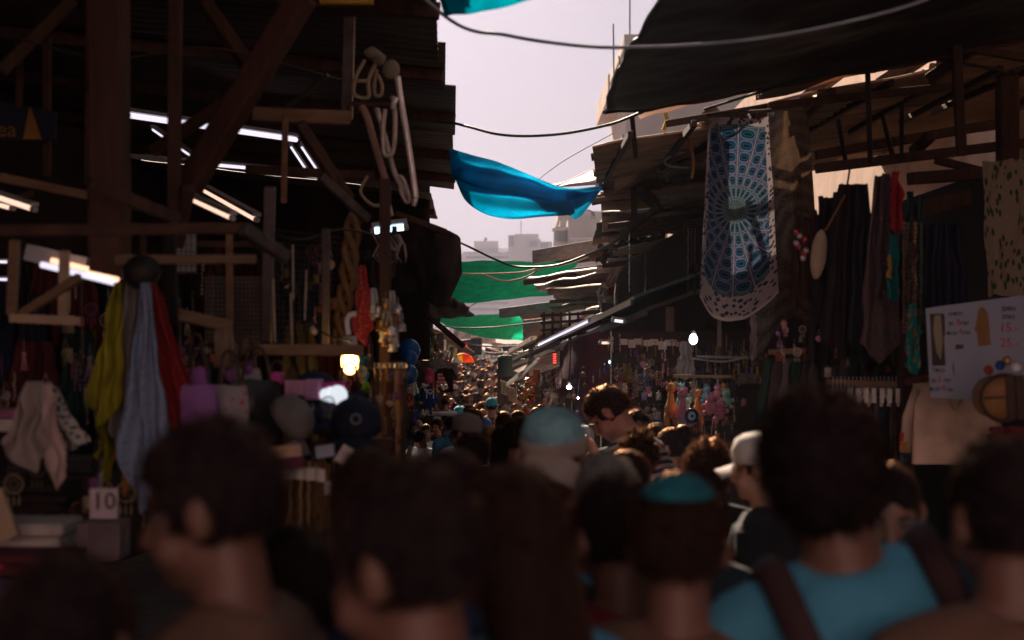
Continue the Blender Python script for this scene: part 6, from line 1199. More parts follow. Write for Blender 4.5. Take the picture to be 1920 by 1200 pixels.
ARMS = {   # shoulder, elbow, wrist, hand direction (right side, mirrored unless given a pair)
 'down': [((.178, 0, 1.385), (.245, -.03, 1.12), (.245, .06, .88), (0, .1, -1))]*2,
 'bent': [((.178, 0, 1.385), (.24, .0, 1.12), (.14, .24, 1.10), (-.5, 1, .1))]*2,
 'phone': [((.178, 0, 1.385), (.235, .10, 1.12), (.10, .20, 1.50), (-.3, .1, 1)), ((.178, 0, 1.385), (.24, .08, 1.12), (.12, .22, 1.48), (-.3, .1, 1))],
 'chin': [((.178, 0, 1.385), (.245, -.03, 1.12), (.245, .06, .88), (0, .1, -1)), ((.178, 0, 1.385), (.20, .14, 1.12), (.02, .17, 1.42), (-.3, .1, 1))],
}
def torso_rings(k=0):
    return [((0, .0, .80), .12+k, .10+k), ((0, .0, .90), .165+k, .12+k), ((0, .0, 1.0), .158+k, .112+k), ((0, .005, 1.10), .142+k, .10+k), ((0, .005, 1.22), .158+k, .11+k), ((0, .0, 1.32), .17+k, .108+k), ((0, -.01, 1.39), .15+k, .09+k), ((0, -.015, 1.44), .09+k, .07+k)]
_body = {}
def body_mesh(arms, yaw, pitch, vox):
    key = ('b', arms, yaw, pitch, vox)
    if key in _body: return _body[key]
    m = MB(); m.loft(torso_rings()); X = head_xf(yaw, pitch)
    for i, s in enumerate((1, -1)):
        sh, el, wr, hd = [Vector((s*v[0], v[1], v[2])) for v in ARMS[arms][i]]
        cap(m, (s*.05, -.01, 1.41), sh, .065, .058); cap(m, sh, el, .052, .042); cap(m, el, wr, .042, .027)
        hd = hd.normalized(); side = Vector((0, 1, 0)).cross(hd); side = side.normalized() if side.length > .1 else Vector((1, 0, 0)); nrm = hd.cross(side)
        rot = Matrix((side, nrm, hd)).transposed(); m.ell(wr+hd*.045, (.040, .018, .052), 12, 8, rot=rot)
        for f in range(4):
            b0 = wr+hd*.075+side*(.027-.018*f); L1 = [.042, .048, .045, .036][f]; b1 = b0+hd*L1*.55+nrm*.006; b2 = b1+(hd*.8+nrm*.6)*L1*.5
            cap(m, b0, b1, .009, .0085, 8); cap(m, b1, b2, .0085, .0075, 8)
        t0 = wr+hd*.02+side*.03; t1 = t0+(hd*.7+side*.7)*.03; t2 = t1+(hd+nrm*.5)*.022; cap(m, t0, t1, .011, .010, 8); cap(m, t1, t2, .010, .008, 8)
        hip = Vector((s*.09, 0, .88)); kn = Vector((s*.10, .02, .48)); an = Vector((s*.10, -.01, .09))
        cap(m, hip, kn, .085, .055); cap(m, kn, an, .055, .036); cap(m, an+Vector((0, -.02, -.045)), an+Vector((s*.01, .15, -.055)), .036, .03)
    cap(m, (0, -.02, 1.40), X @ Vector((0, -.01, .05)), .062, .055)
    h = MB(); h.ell((0, -.008, .128), (.074, .093, .093), 24, 16); h.ell((0, .025, .075), (.058, .060, .085), 20, 14); h.ell((0, .035, .030), (.043, .045, .034), 16, 10); h.ell((0, .068, .018), (.022, .020, .016), 12, 8)
    cap(h, (0, .082, .112), (0, .102, .078), .008, .013, 10); h.ell((.012, .088, .070), .010, 8, 6); h.ell((-.012, .088, .070), .010, 8, 6)
    for s in (1, -1): h.ell((s*.081, -.004, .100), (.013, .020, .033), 12, 8, rot=Matrix.Rotation(R(12*s), 3, 'Z')); h.ell((s*.038, .058, .062), (.024, .026, .028), 10, 8)
    cap(h, (-.018, .083, .049), (.018, .083, .049), .0075, .0075, 8); cap(h, (-.016, .082, .040), (.016, .082, .040), .0075, .0075, 8)
    h.v = [tuple(X @ Vector(v)) for v in h.v]; m.add(h.v, h.f)
    me = remesh(m, vox, 'person_body', 2); Xi = X.inverted()
    for v in me.vertices:
        if v.co.z < 1.42: continue
        q = Xi @ v.co
        if q.y > .03 and q.z > .02:
            for s in (1, -1):
                g = math.exp(-(((q.x-s*.031)/.016)**2+((q.z-.110)/.012)**2)); q.y -= .013*g
            g = math.exp(-(((abs(q.x)-.03)/.022)**2+((q.z-.132)/.008)**2)); q.y += .004*g
            v.co = X @ q
    me.update(); _body[key] = me; return me
def cloth_mesh(kind, arms, vox, sleeve='short'):
    key = (kind, arms if kind == 'shirt' else '', vox, sleeve)
    if key in _body: return _body[key]
    m = MB()
    if kind == 'shirt':
        rg = [(c, a+.014, b+.018) for c, a, b in torso_rings()[1:]]; rg[0] = ((0, 0, .86), .195, .145); rg.append(((0, -.015, 1.452), .078, .072)); m.loft(rg, 24)
        for i, s in enumerate((1, -1)):
            sh, el, wr, hd = [Vector((s*v[0], v[1], v[2])) for v in ARMS[arms][i]]
            cap(m, (s*.06, -.01, 1.405), sh, .070, .064); e = .82 if sleeve == 'short' else 1.0
            q = sh.lerp(el, e); m.tube([sh, sh.lerp(q, .5), q], [.064, .062, .060 if e < 1 else .052], 14)
            if sleeve != 'short': cap(m, el, el.lerp(wr, .2), .058, .054); m.tube([el, el.lerp(wr, .5), wr], [.056, .048, .040], 12)
    else:
        m.loft([((0, 0, .80), .175, .135), ((0, 0, .88), .185, .14), ((0, 0, .97), .172, .13)], 20)
        for s in (1, -1):
            cap(m, (s*.09, 0, .86), (s*.10, .02, .48), .10, .075); m.tube([(s*.10, .02, .50), (s*.10, .0, .30), (s*.10, -.01, .10)], [.075, .065, .062], 14)
    me = remesh(m, vox, kind, 2)
    for v in me.vertices:
        n = _noise(v.co*7)*(.020 if vox < .015 else .010)+(.010*abs(_noise(Vector((v.co.x*9+v.co.z*5, v.co.y*9, v.co.z*12)))) if vox < .015 else 0)+_noise(Vector((v.co.x*4, v.co.y*4, v.co.z*22)))*.006
        if kind == 'shirt' and v.co.z > 1.40: n *= .3
        v.co += v.normal*n
    me.update(); _body[key] = me; return me
def hair_mesh(style, yaw, pitch, fine, seed=0):
    key = ('h', style, yaw, pitch, fine, seed)
    if key in _body: return _body[key]
    rs = random.Random(seed*7+len(style)); X = head_xf(yaw, pitch); m = MB()
    amp = {'short': .006, 'crop': .003, 'curly': .017, 'bigcurly': .03, 'long': .006, 'bun': .004, 'bald': .002, 'quiff': .008, 'tied': .004, 'round': .009}[style]
    base = {'short': 1.12, 'crop': 1.06, 'curly': 1.17, 'bigcurly': 1.4, 'long': 1.13, 'bun': 1.08, 'bald': 1.03, 'quiff': 1.12, 'tied': 1.08, 'round': 1.3}[style]
    nn = 40 if fine else 20; low = {'short': .070, 'crop': .085, 'curly': .02, 'bigcurly': -.02, 'long': -.02, 'bun': .07, 'bald': .09, 'quiff': .072, 'tied': .07, 'round': .03}[style]
    def surf(x, y, z, extra=0):
        p = Vector((x*.074, y*.093-.008, z*.093+.128)); d = Vector((x, y, z))
        k = base+amp/.09*2.2*_noise(d*(5 if amp > .01 else 9)+Vector((seed, 0, 0)))+(amp/.09*1.2*_noise(d*14) if fine else 0)
        if style == 'quiff' and z > .3: k += .12*z*max(0, y+.5)
        hl = .165+.008*math.sin(x*9+seed) if y > 0 else 0                 # hairline height on the face side
        side = abs(x)
        face = (y > .16 and p.z < hl-.03*max(0, side-.5)/.5*2 and not (side > .84 and p.z > .082))
        lowc = (p.z < low+(.028 if side > .8 and y > -.12 and base < 1.2 else 0))
        if style == 'bald': face = face or (z > .35)
        if face: k = .86
        elif lowc and y <= .12: k = .84
        return Vector((0, -.008, .128))+Vector((x*.074, y*.093, z*.093))*(k+extra), (face or lowc)
    vs0 = len(m.v); m.ell((0, 0, 0), 1, nn, int(nn*.7)); m.v = [tuple(surf(*Vector(v))[0]) for v in m.v]
    if style in ('long', 'bigcurly'):
        lo = .0; L_ = -.20 if style == 'long' else -.10; w0 = .078 if style == 'long' else .11
        rg = [((0, -.035, .12), w0, .07), ((0, -.05, .03), w0*1.08, .055), ((0, -.065, -.06), w0*1.15, .045), ((0, -.075, (L_-.06)/2-.02), w0*1.12, .035), ((0, -.075, L_), w0*.8, .02)]
        h = MB(); h.loft(rg[::-1], 24 if fine else 14)
        h.v = [tuple(Vector(v)+noise.noise_vector(Vector(v)*30+Vector((seed, 0, 0)))*amp*1.3) for v in h.v]; m.add(h.v, h.f)
    if style == 'bun': m.ell((0, -.075, .205), (.045, .045, .042), 14, 10, fn=lambda x, y, z: 1+.12*_noise(Vector((x, y, z))*6))
    if style == 'tied': m.ell((0, -.11, .15), (.03, .03, .03), 10, 8); m.tube(curve_pts([Vector((0, -.12, .15)), Vector((0, -.16, .10)), Vector((0, -.15, .0)), Vector((0, -.12, -.09))], 5), [.028]*5+[.03]*5+[.012]*6, 10)
    nf0 = len(m.f)
    ns = ({'short': 1800, 'quiff': 2400, 'crop': 1400, 'curly': 5200, 'bigcurly': 2800, 'long': 1600, 'bun': 500, 'bald': 120, 'tied': 600, 'round': 4200}[style]) if fine else ({'curly': 500, 'bigcurly': 500, 'long': 380}.get(style, 320))
    th = .0007 if fine else .0012
    for _ in range(ns):
        d = Vector((rs.gauss(0, 1), rs.gauss(0, 1), rs.gauss(0, 1))).normalized(); p, cut = surf(*d)
        if cut: continue
        tang = Vector((rs.gauss(0, 1), rs.gauss(0, 1)-.6, rs.gauss(0, 1)-.4)); tang = (tang-d*tang.dot(d)).normalized(); L1 = {'short': .016, 'quiff': .022, 'crop': .008, 'curly': .024, 'bigcurly': .045}.get(style, .014)*rs.uniform(.5, 1.5)
        if amp > .01:
            ax = d.cross(tang); pts = [p+d*L1*.45*t+(d*math.sin(t*9)+tang*math.cos(t*9))*.006+ax*.004*math.sin(t*5) for t in (0, .25, .5, .75, 1)]
        else: pts = [p-d*.004, p+d*L1*.35+tang*L1*.4, p+d*L1*.5+tang*L1]
        m.tube(pts, [th]*(len(pts)-1)+[th*.3], 3)
    nf1 = len(m.f)
    for s in (1, -1): m.tube([(s*.016, .084, .134), (s*.032, .082, .141), (s*.050, .068, .136)], [.003, .0045, .002], 6)   # eyebrows
    me = bpy.data.meshes.new('hair'); me.from_pydata([tuple(X @ Vector(v)) for v in m.v], [], m.f); me.materials.append(HRC['dark']); me.materials.append(HRS['dark']); me.polygons.foreach_set('material_index', [1 if nf0 <= i < nf1 else 0 for i in range(len(me.polygons))]); me.polygons.foreach_set('use_smooth', [True]*len(me.polygons)); me.update(); _body[key] = me; return me
def hat_mesh(style, yaw, pitch):
    key = ('hat', style, yaw, pitch)
    if key in _body: return _body[key]
    X = head_xf(yaw, pitch); m = MB(); sg_ = -1 if style == 'backcap' else 1
    prof = [(.082, 0), (.087, .02), (.085, .05), (.072, .085), (.045, .105), (.012, .114), (.002, .115)]; q = MB(); q.lathe(prof, (0, 0, 0), 26, sy=1.2); q.v = [tuple(Vector((v[0], v[1]-.008, v[2]+.125+(.012*v[1]/.09)*sg_))) for v in q.v]; m.add(q.v, q.f)
    if style == 'kippah': m = MB(); m.lathe([(.068, .198), (.066, .204), (.05, .222), (.028, .234), (.004, .237)], (0, -.012, 0), 24, sy=1.25)
    elif style == 'banded': pass
    elif style != 'knit':
        g_ = MB(); g_.grid(lambda u, v: Vector(((u-.5)*.155*(1-.2*v*v), sg_*(.088+.075*v*math.sin(math.pi*(.18+.64*u))), .135-.030*(2*u-1)**2-.018*v)), 14, 6, .004); m.add(g_.v, g_.f)
    else: m.ell((0, -.01, .24), (.012, .012, .01), 8, 6)
    me = bpy.data.meshes.new('cap'); me.from_pydata([tuple(X @ Vector(v)) for v in m.v], [], m.f); me.polygons.foreach_set('use_smooth', [True]*len(me.polygons)); me.update(); _body[key] = me; return me
def beard_mesh(yaw, pitch):
    key = ('beard', yaw, pitch)
    if key in _body: return _body[key]
    X = head_xf(yaw, pitch); m = MB(); m.ell((0, .036, .028), (.050, .052, .040), 22, 14, fn=lambda x, y, z: 1+.05*_noise(Vector((x, y, z))*9)-(.25 if z > .55 else 0)); m.ell((0, .078, .058), (.022, .012, .005), 12, 6)
    me = bpy.data.meshes.new('beard'); me.from_pydata([tuple(X @ Vector(v)) for v in m.v], [], m.f); me.polygons.foreach_set('use_smooth', [True]*len(me.polygons)); me.update(); _body[key] = me; return me

def skinmat(name, c): 
    m = M(name, c, .5, var=.12, sc=30, bump=.05, spec=.4); b = m.node_tree.nodes['Principled BSDF']; b.inputs['Subsurface Weight'].default_value = .15; b.inputs['Subsurface Radius'].default_value = (.02, .006, .003); return m
SK = [skinmat('skin_light', (.38, .20, .145)), skinmat('skin_olive', (.24, .125, .09)), skinmat('skin_tan', (.15, .075, .055))]
HRC, HRS = {}, {}
for n_, c_, g_ in (('black', (.020, .014, .016), (.24, .11, .05)), ('dark', (.028, .017, .014), (.40, .19, .08)), ('brown', (.042, .022, .013), (.60, .31, .13)), ('blond', (.22, .14, .07), (.8, .5, .22)), ('grey', (.20, .19, .18), (.5, .45, .4)), ('red', (.09, .03, .012), (.75, .25, .05))):
    HRC[n_] = M('hair_'+n_, c_, .42, var=.35, sc=80, bump=.5, spec=.0, stretch=(1, 1, .3)); HRS[n_] = M('hair_strands_'+n_, tuple(v*1.4 for v in c_), .55, var=.3, sc=60, transl=.4, tcol=g_, bump=0, spec=.02)
    b_ = HRC[n_].node_tree.nodes['Principled BSDF']; b_.inputs['Specular Tint'].default_value = (1, .5, .25, 1); b_.inputs['Sheen Weight'].default_value = .0; b_.inputs['Sheen Tint'].default_value = (1, .55, .32, 1); b_.inputs['Sheen Roughness'].default_value = .3
for mm_ in HRC.values():
    t_ = mm_.node_tree; o_ = t_.nodes['Material Output']; src = o_.inputs[0].links[0].from_socket; N_ = t_.nodes.new
    gl_ = N_('ShaderNodeBsdfGlossy'); gl_.inputs['Color'].default_value = (.95, .56, .33, 1); gl_.inputs['Roughness'].default_value = .5  # orange edge gloss put in for the sunlit rim on hair
    lw_ = N_('ShaderNodeLayerWeight'); lw_.inputs['Blend'].default_value = .5; pw_ = N_('ShaderNodeMath'); pw_.operation = 'POWER'; pw_.inputs[1].default_value = 3.0; t_.links.new(lw_.outputs['Facing'], pw_.inputs[0])
    mu_ = N_('ShaderNodeMath'); mu_.operation = 'MULTIPLY'; mu_.inputs[1].default_value = .42; t_.links.new(pw_.outputs[0], mu_.inputs[0]); mx_ = N_('ShaderNodeMixShader'); t_.links.new(mu_.outputs[0], mx_.inputs[0]); t_.links.new(src, mx_.inputs[1]); t_.links.new(gl_.outputs[0], mx_.inputs[2]); t_.links.new(mx_.outputs[0], o_.inputs[0])
HR = HRC
CL = {n: M('cloth_'+n, c, .9, var=.3, sc=11, bump=.8) for n, c in {'black': (.014, .013, .016), 'navy': (.018, .03, .075), 'blue': (.04, .12, .26), 'light blue': (.05, .21, .31), 'teal': (.02, .16, .20), 'white': (.58, .54, .54), 'grey': (.18, .17, .18), 'maroon': (.14, .014, .025), 'red': (.38, .03, .03),
      'green': (.04, .12, .06), 'olive': (.11, .10, .04), 'brown': (.11, .06, .04), 'tan': (.32, .22, .14), 'pink': (.42, .14, .22), 'orange': (.50, .16, .04), 'purple': (.10, .05, .16), 'denim': (.05, .08, .14), 'magenta': (.38, .03, .14)}.items()}
SHOE = M('shoe_dark', (.03, .025, .025), .6)
def new_obj(me, name, mat, parent=None):
    o = bpy.data.objects.new(name, me); C.objects.link(o)
    if not me.materials: me.materials.append(mat)
    o.material_slots[0].link = 'OBJECT'; o.material_slots[0].material = mat
    if parent: o.parent = parent
    return o
warn = []
def person(px, py, d, label, rot=0, yaw=0, pitch=0, style='short', hair='dark', shirt='grey', skin=1, arms='down', sleeve='short', hat=None, hatcol=None, beard=False, fine=False, group=None, trousers='denim', lean=0, tilt=0, seed=0, shirtmat=None):
    """px,py = top of the head in the photograph; rot 0 faces away from the viewer"""
    tp_ = P(px, py, d); gz = ground(d); v_ = Matrix.Rotation(R(tilt), 3, 'Y') @ Matrix.Rotation(R(-lean), 3, 'X') @ Vector((0, .235*math.sin(R(pitch))-.01, 1.485+.237*math.cos(R(pitch))))
    s = max(.84, min(1.2, (tp_.z-gz)/v_.z)); z0 = tp_.z-s*v_.z; off_ = Matrix.Rotation(R(rot), 3, 'Z') @ v_*s
    vox = .0085 if fine else .016
    o = new_obj(body_mesh(arms, yaw, pitch, vox), 'person', SK[skin]); o.location = (tp_.x-off_.x, tp_.y-off_.y, z0); o.rotation_euler = (R(-lean), R(tilt), R(rot)); o.scale = (s, s, s)
    tag(o, label, 'person', group)
    ho = new_obj(hair_mesh(style, yaw, pitch, fine, seed), 'hair', HR[hair], o); ho.material_slots[1].link = 'OBJECT'; ho.material_slots[1].material = HRS[hair]
    new_obj(cloth_mesh('shirt', arms, .012 if fine else .02, sleeve), 'shirt', shirtmat or CL[shirt], o); new_obj(cloth_mesh('trousers', arms, .014 if fine else .024), 'trousers', CL[trousers], o)
    if hat: new_obj(hat_mesh(hat, yaw, pitch), {'knit': 'knit_cap', 'kippah': 'painted_crown_glow'}.get(hat, 'cap'), hatcol, o)
    if hat == 'banded':
        m = MB(); m.lathe([(.0885, .12), (.0905, .13), (.0900, .155), (.0875, .160)], (0, 0, 0), 26, sy=1.2); g_ = MB(); g_.grid(lambda u, v: Vector(((u-.5)*.17*(1-.15*v*v), .092+.08*v*math.sin(math.pi*(.18+.64*u)), .14-.035*(2*u-1)**2-.05*v)), 14, 6, .004); m.add(g_.v, g_.f); X_ = head_xf(yaw, pitch); me = bpy.data.meshes.new('cap_band'); me.from_pydata([tuple(X_ @ Vector((v[0], v[1]-.008, v[2]))) for v in m.v], [], m.f); new_obj(me, 'cap_band', M('beige_cap_band', (.34, .27, .24), .85), o)
    if beard: new_obj(beard_mesh(yaw, pitch), 'beard', HR[hair], o)
    if fine:
        k = ('eyes', yaw, pitch)
        if k not in _body:
            X = head_xf(yaw, pitch); m = MB()
            _body[k] = []
            for e in (1, -1):
                m = MB(); m.ell(X @ Vector((e*.031, .062, .110)), .0118, 12, 8)
                me = bpy.data.meshes.new('eye'); me.from_pydata(m.v, [], m.f); _body[k].append(me)
        for me in _body[k]: new_obj(me, 'eye', M('eye_dull', (.10, .085, .08), .5, bump=0), o)
    for e in (1, -1):
        k = ('shoe', e)
        if k not in _body:
            m = MB(); m.ell((e*.103, .05, .038), (.046, .135, .045), 14, 8, fn=lambda x, y, z: 1 if z > -.3 else .92); me = bpy.data.meshes.new('shoe'); me.from_pydata([(v[0], v[1], max(v[2], 0)) for v in m.v], [], m.f); _body[k] = me
        new_obj(_body[k], 'shoe', SHOE, o)
    return o
def hatmap(n, c): return M('hat_'+n, c, .85, var=.15, sc=14, bump=.2)
# ---- foreground, each described
NEAR = [
 dict(px=378, py=792, d=2.05, label='dark-haired man in left profile at the lower left, just in front of the scarf stall', rot=75, yaw=10, pitch=12, style='short', hair='black', shirt='brown', skin=2, fine=1),
 dict(px=752, py=868, d=1.72, label='big blurred dark head at the lower centre left, face turned left, nearest to the viewer', rot=48, yaw=14, pitch=10, style='short', hair='black', shirt='brown', skin=2, fine=1, seed=1),
 dict(px=695, py=842, d=2.9, label='brown-haired head half hidden behind the big blurred head at the left', rot=-10, style='short', hair='dark', shirt='black', skin=2, fine=1, seed=2),
 dict(px=850, py=838, d=2.7, label='dark grey-haired head just behind the big blurred head', rot=10, style='crop', hair='black', shirt='navy', skin=2, fine=1, seed=3),
 dict(px=945, py=878, d=2.15, label='long dark-haired woman in a pale blue top facing left, below the teal and beige cap', rot=38, pitch=10, style='long', hair='dark', shirt='light blue', skin=2, fine=1, seed=4),
 dict(px=1036, py=769, d=3.7, label='man in a teal and beige cap facing the viewer in the middle of the crowd', rot=168, pitch=10, style='crop', hair='brown', shirt='black', skin=1, hat='banded', hatcol=M('hat_teal_white', (.17, .32, .35), .85, var=.5, sc=30), fine=1, seed=5),
 dict(px=1136, py=853, d=3.6, label='grey-haired person right of the teal and beige cap', rot=8, pitch=10, style='short', hair='grey', shirt='light blue', skin=0, fine=1, seed=6),
 dict(px=1152, py=893, d=2.7, label='dark-haired head in front of the grey-haired person', rot=25, pitch=8, style='short', hair='black', shirt='maroon', skin=2, fine=1, seed=7),
 dict(px=1186, py=843, d=4.6, label='short dark-haired man with a glowing orange ear, below the striped shirt', rot=-62, pitch=14, style='crop', hair='dark', shirt='tan', skin=0, fine=1, seed=8),
 dict(px=1196, py=812, d=6.2, label='curly-haired woman in a magenta top, hair lit orange', rot=-20, style='curly', hair='brown', shirt='magenta', skin=1, fine=1, seed=9),
 dict(px=1114, py=736, d=7.3, label='tall young man in a navy and white striped shirt looking down to the left', rot=62, yaw=14, pitch=24, lean=20, style='short', hair='dark', shirt='navy', skin=0, arms='chin', fine=1, seed=10),
 dict(px=1328, py=830, d=5.4, label='woman with big curly hair glowing orange at the edge, left of the tall dark head', rot=-8, pitch=8, style='curly', hair='brown', shirt='black', skin=1, fine=1, seed=11),
 dict(px=1424, py=814, d=4.7, label='man in a white cap with sunlit orange skin, half behind the tall dark head', rot=70, pitch=6, style='crop', hair='dark', shirt='black', skin=0, arms='down', hat='cap', hatcol=hatmap('cream', (.55, .48, .44)), fine=1, seed=12),
 dict(px=1272, py=893, d=2.35, label='big blurred dark-haired person with a teal skullcap, lower centre right', rot=-12, pitch=0, style='short', hair='dark', shirt='brown', skin=2, hat='kippah', hatcol=hatmap('teal', (.008, .12, .15)), fine=1, seed=13),  # teal crown piece stands in for tarpaulin light falling on the hair
 dict(px=1518, py=748, d=2.35, label='tall dark bushy head with a dark strap across a blue shirt, seen from behind', rot=4, tilt=-11, style='round', hair='black', shirt='light blue', skin=2, fine=1, seed=14),
 dict(px=1668, py=876, d=3.2, label='short-haired man facing the viewer and looking down, below the cream jersey', rot=170, pitch=26, style='crop', hair='black', shirt='light blue', skin=1, fine=1, beard=True, seed=15),
 dict(px=1885, py=822, d=2.2, label='big dark head cut by the right edge of the picture', rot=15, pitch=4, style='short', hair='black', shirt='brown', skin=2, fine=1, seed=16),
 dict(px=985, py=880, d=3.0, label='brown-haired head under the teal and beige cap, right beside the long-haired woman', rot=20, style='short', hair='dark', shirt='black', skin=2, fine=1, seed=17),
 dict(px=1270, py=878, d=3.6, label='black-haired head just above the teal cap', rot=0, style='crop', hair='black', shirt='black', skin=1, fine=1, seed=18),
 dict(px=878, py=776, d=8.4, label='man in a grey cap in the left half of the lane, ear toward the viewer', rot=55, style='crop', hair='dark', shirt='white', skin=1, hat='cap', hatcol=hatmap('grey', (.17, .14, .13)), fine=1, seed=19),
 dict(px=884, py=812, d=7.0, label='dark-haired man in a green and white checked shirt below the grey cap', rot=50, pitch=4, style='short', hair='black', shirtmat=None, shirt='green', skin=1, fine=1, seed=20),
 dict(px=972, py=782, d=7.6, label='dark-haired man in a pale blue shirt left of the teal and beige cap', rot=-55, style='short', hair='black', shirt='light blue', skin=1, fine=1, beard=True, seed=21),
 dict(px=925, py=800, d=9.0, label='woman with a light bun of hair in a maroon top between two dark heads', rot=-15, style='bun', hair='blond', shirt='maroon', skin=1, fine=1, seed=22),
 dict(px=947, py=795, d=8.3, label='long dark-haired woman in a navy top left of the pale blue shirt', rot=-10, style='long', hair='black', shirt='navy', skin=1, fine=1, seed=23),
 dict(px=1194, py=768, d=8.2, label='man with bright-rimmed hair behind the striped shirt, facing the viewer', rot=165, style='short', hair='black', shirt='grey', skin=1, fine=1, seed=24),
 dict(px=1226, py=796, d=8.0, label='dark-haired man facing the viewer under the shelf of bags', rot=172, style='short', hair='black', shirt='black', skin=1, fine=1, seed=25),
 dict(px=1262, py=800, d=7.6, label='woman with a high dark bun turned left, below the eye amulet', rot=60, style='bun', hair='black', shirt='brown', skin=1, fine=1, seed=26),
 dict(px=1165, py=765, d=9.5, label='dark head half hidden behind the shoulder of the striped shirt', rot=0, style='short', hair='black', shirt='black', skin=1, fine=1, seed=27),
 dict(px=820, py=786, d=22.0, label='young man in a maroon T-shirt at the left of the lane, facing the viewer', rot=150, style='short', hair='black', shirt='maroon', skin=0, fine=1, seed=28),
 dict(px=788, py=808, d=20.0, label='woman in a white top holding a phone to her face, far left of the lane', rot=170, pitch=8, style='long', hair='black', shirt='white', skin=1, arms='phone', sleeve='long', fine=1, seed=29),
 dict(px=779, py=790, d=21.5, label='long brown-haired woman behind the woman with the phone', rot=175, style='long', hair='brown', shirt='light blue', skin=1, seed=30),
 dict(px=845, py=780, d=19.0, label='person in a pale blue jacket beside the maroon T-shirt', rot=30, style='short', hair='dark', shirt='light blue', skin=1, sleeve='long', seed=31),
 dict(px=838, py=776, d=23.5, label='woman with round sunglasses beside the maroon T-shirt', rot=170, style='long', hair='dark', shirt='grey', skin=0, seed=32),
 dict(px=862, py=762, d=22.5, label='person wearing a bright blue head cloth near the left of the lane', rot=10, style='crop', hair='dark', shirt='blue', skin=1, hat='knit', hatcol=hatmap('sky', (.10, .40, .58)), seed=33),
 dict(px=922, py=746, d=24.0, label='person with a turquoise headband in the middle of the far crowd', rot=5, style='short', hair='black', shirt='navy', skin=1, hat='knit', hatcol=hatmap('turquoise', (.02, .22, .32)), seed=34),
 dict(px=560, py=990, d=2.3, label='dark head in a blue shirt at the bottom, left of the big blurred head', rot=15, style='short', hair='black', shirt='teal', skin=2, fine=1, seed=40),
 dict(px=120, py=1040, d=1.75, label='dark head cut low in the bottom left corner', rot=-10, style='short', hair='black', shirt='purple', skin=2, fine=1, seed=41),
 dict(px=250, py=985, d=1.55, label='person in a blue jacket at the bottom left, face out of frame', rot=20, style='short', hair='black', shirt='brown', skin=2, fine=1, seed=35) if 0 else None,
]
plaid = None
striped = stripes('navy_white_stripes', (.015, .03, .075), (.50, .45, .45), 34)
def obj_stripes(m, freq):             # stripes by object height instead of UV
    t = m.node_tree; s = [n for n in t.nodes if n.type == 'SEPXYZ'][0]; tc = [n for n in t.nodes if n.type == 'TEX_COORD'][0]
    t.links.new(tc.outputs['Object'], s.inputs[0]); mu = s.outputs[2]
    for n in t.nodes:
        if n.type == 'MATH' and n.operation == 'MULTIPLY': t.links.new(s.outputs[2], n.inputs[0]); n.inputs[1].default_value = freq
obj_stripes(striped, 30)
check = stripes('green_white_check', (.05, .13, .07), (.42, .45, .40), 20); obj_stripes(check, 18)
tri = {}
for q in NEAR:
    if q is None: continue
    if 'striped shirt looking' in q['label']: q['shirtmat'] = striped
    if 'checked' in q['label']: q['shirtmat'] = check
    q['fine'] = bool(q.get('fine')); o = person(**q); tri[q['label'][:20]] = o
    if 'with a dark strap across' in q['label']: strapman = o
    if 'holding a phone' in q['label']: phonew = o
    pass
# backpack strap on the tall man; phone; sunglasses
bpk = thing('shoulder_bag', 'dark shoulder bag with a broad strap worn by the tall curly-haired person', 'bag', strapman.location)
def on(o, x, y, z): return o.matrix_basis @ Vector((x, y, z))
bpy.context.view_layer.update()
sm_ = M('strap_maroon_black', (.035, .016, .018), .8)
for nm, pts in (('strap', [(-.10, .12, 1.20), (-.13, .09, 1.40), (-.12, -.02, 1.475), (-.11, -.13, 1.38), (-.06, -.15, 1.15), (.05, -.14, .95)]), ('strap', [(.14, .12, 1.20), (.13, .08, 1.42), (.125, -.02, 1.478), (.13, -.12, 1.40), (.16, -.14, 1.15), (.17, -.12, .95)])):
    m = MB(); m.tube(curve_pts([on(strapman, *p) for p in pts], 6), .028, 8, flat=.35); m.build(nm, sm_, bpk, smooth=True)
m = MB(); m.ell(on(strapman, .06, -.21, .98), (.16, .09, .17), 16, 12); m.build('pouch', sm_, bpk, smooth=True)
ph_ = MB(); ph_.box(on(phonew, 0, .20, 1.60), .15, .012, .075); tag(ph_.build('mobile_phone', BLACKC), 'black phone held up by the woman in the white top', 'phone')
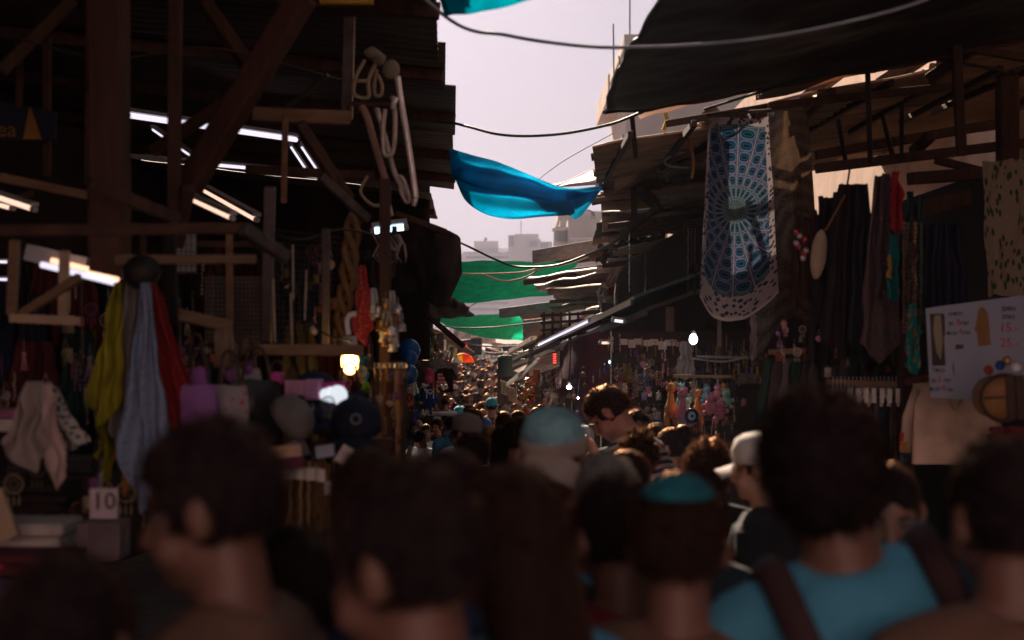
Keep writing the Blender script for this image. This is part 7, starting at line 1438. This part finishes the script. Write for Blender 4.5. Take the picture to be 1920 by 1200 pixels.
# ---- the crowd down the lane
def lane(d):       # left and right limit at depth d
    ks = [(9, -.38, .55), (14, -.58, .50), (18.5, -.78, .45), (20, -1.35, .40), (24, -1.65, .36), (37, -1.62, .05), (50, -1.85, -.55), (62, -2.0, -.9)]
    for a, b in zip(ks, ks[1:]):
        if d <= b[0]:
            t = max(0, (d-a[0])/(b[0]-a[0])); return a[1]+(b[1]-a[1])*t, a[2]+(b[2]-a[2])*t
    return ks[-1][1:]
rc = random.Random(11)
taken = [(o.location.x, o.location.y) for o in bpy.data.objects if o.name.startswith('person')]
hcol = ['black']*6+['dark']*7+['brown']*4+['blond', 'grey', 'grey', 'red']
scol = ['black']*5+['navy']*4+['blue']*2+['light blue']*2+['white']*4+['grey']*3+['maroon', 'red', 'green', 'olive', 'brown', 'tan', 'pink', 'orange', 'purple', 'teal']
hn = {'black': 'black-haired', 'dark': 'dark-haired', 'brown': 'brown-haired', 'blond': 'fair-haired', 'grey': 'grey-haired', 'red': 'red-haired'}
d = 10.2; n = 0
while d < 60:
    x0, x1 = lane(d); x = x0+rc.uniform(0, .3)
    while x < x1+.05:
        yy = d+rc.uniform(-.22, .22)
        if all((x-a)**2+(yy-b)**2 > .24**2*2 for a, b in taken):
            taken.append((x, yy)); hc = rc.choice(hcol); sc_ = rc.choice(scol); st = rc.choice(['short']*6+['crop']*3+['long']*5+['tied']*2+['bun', 'curly', 'quiff', 'bald'])
            away = rc.random() < .62; rot = rc.gauss(0, 22)+(0 if away else 180); hat = rc.choice([None]*20+['cap', 'knit']); yw = rc.choice([0, 0, 25, -25]); pt_ = rc.choice([0, 10])
            ht = rc.gauss(1.70, .075)-(.06 if st in ('long', 'bun', 'tied') else 0); px = 960+x*F/yy; zt = ground(yy)+ht; py = HY-(zt-CAM.z)*F/yy
            band = 'of the nearer lane crowd' if yy < 16 else 'of the middle lane crowd' if yy < 26 else 'of the far lane crowd' if yy < 40 else 'of the farthest lane crowd'
            sd_ = 'left' if x < x0+(x1-x0)*.36 else 'right' if x > x0+(x1-x0)*.66 else 'centre'
            hx = rc.choice(['grey', 'navy', 'white', 'red', 'blue']) if hat else None
            lb = '%s person, %s shirt%s, from %s, %s %s' % (hn[hc], sc_, ', %s cap' % hx if hat else '', 'behind' if away else 'front', sd_, band)
            if st == 'long': lb = 'long-'+lb
            elif st == 'curly': lb = 'curly '+lb
            person(px, py, yy, lb, rot=rot, yaw=yw, pitch=pt_, style=st, hair=hc, shirt=sc_, skin=rc.choice([0, 1, 1, 2]), arms=rc.choice(['down', 'down', 'bent']), sleeve=rc.choice(['short', 'long']), hat=hat, hatcol=CL[hx] if hat else None, seed=rc.randint(0, 1),
                   group='lane crowd: '+lb.replace(',', ''), trousers=rc.choice(['denim', 'black', 'grey'])); n += 1
        x += rc.uniform(.36, .46)
    d += .55 if d > 16 else .75
print('crowd', n, 'warn', warn)
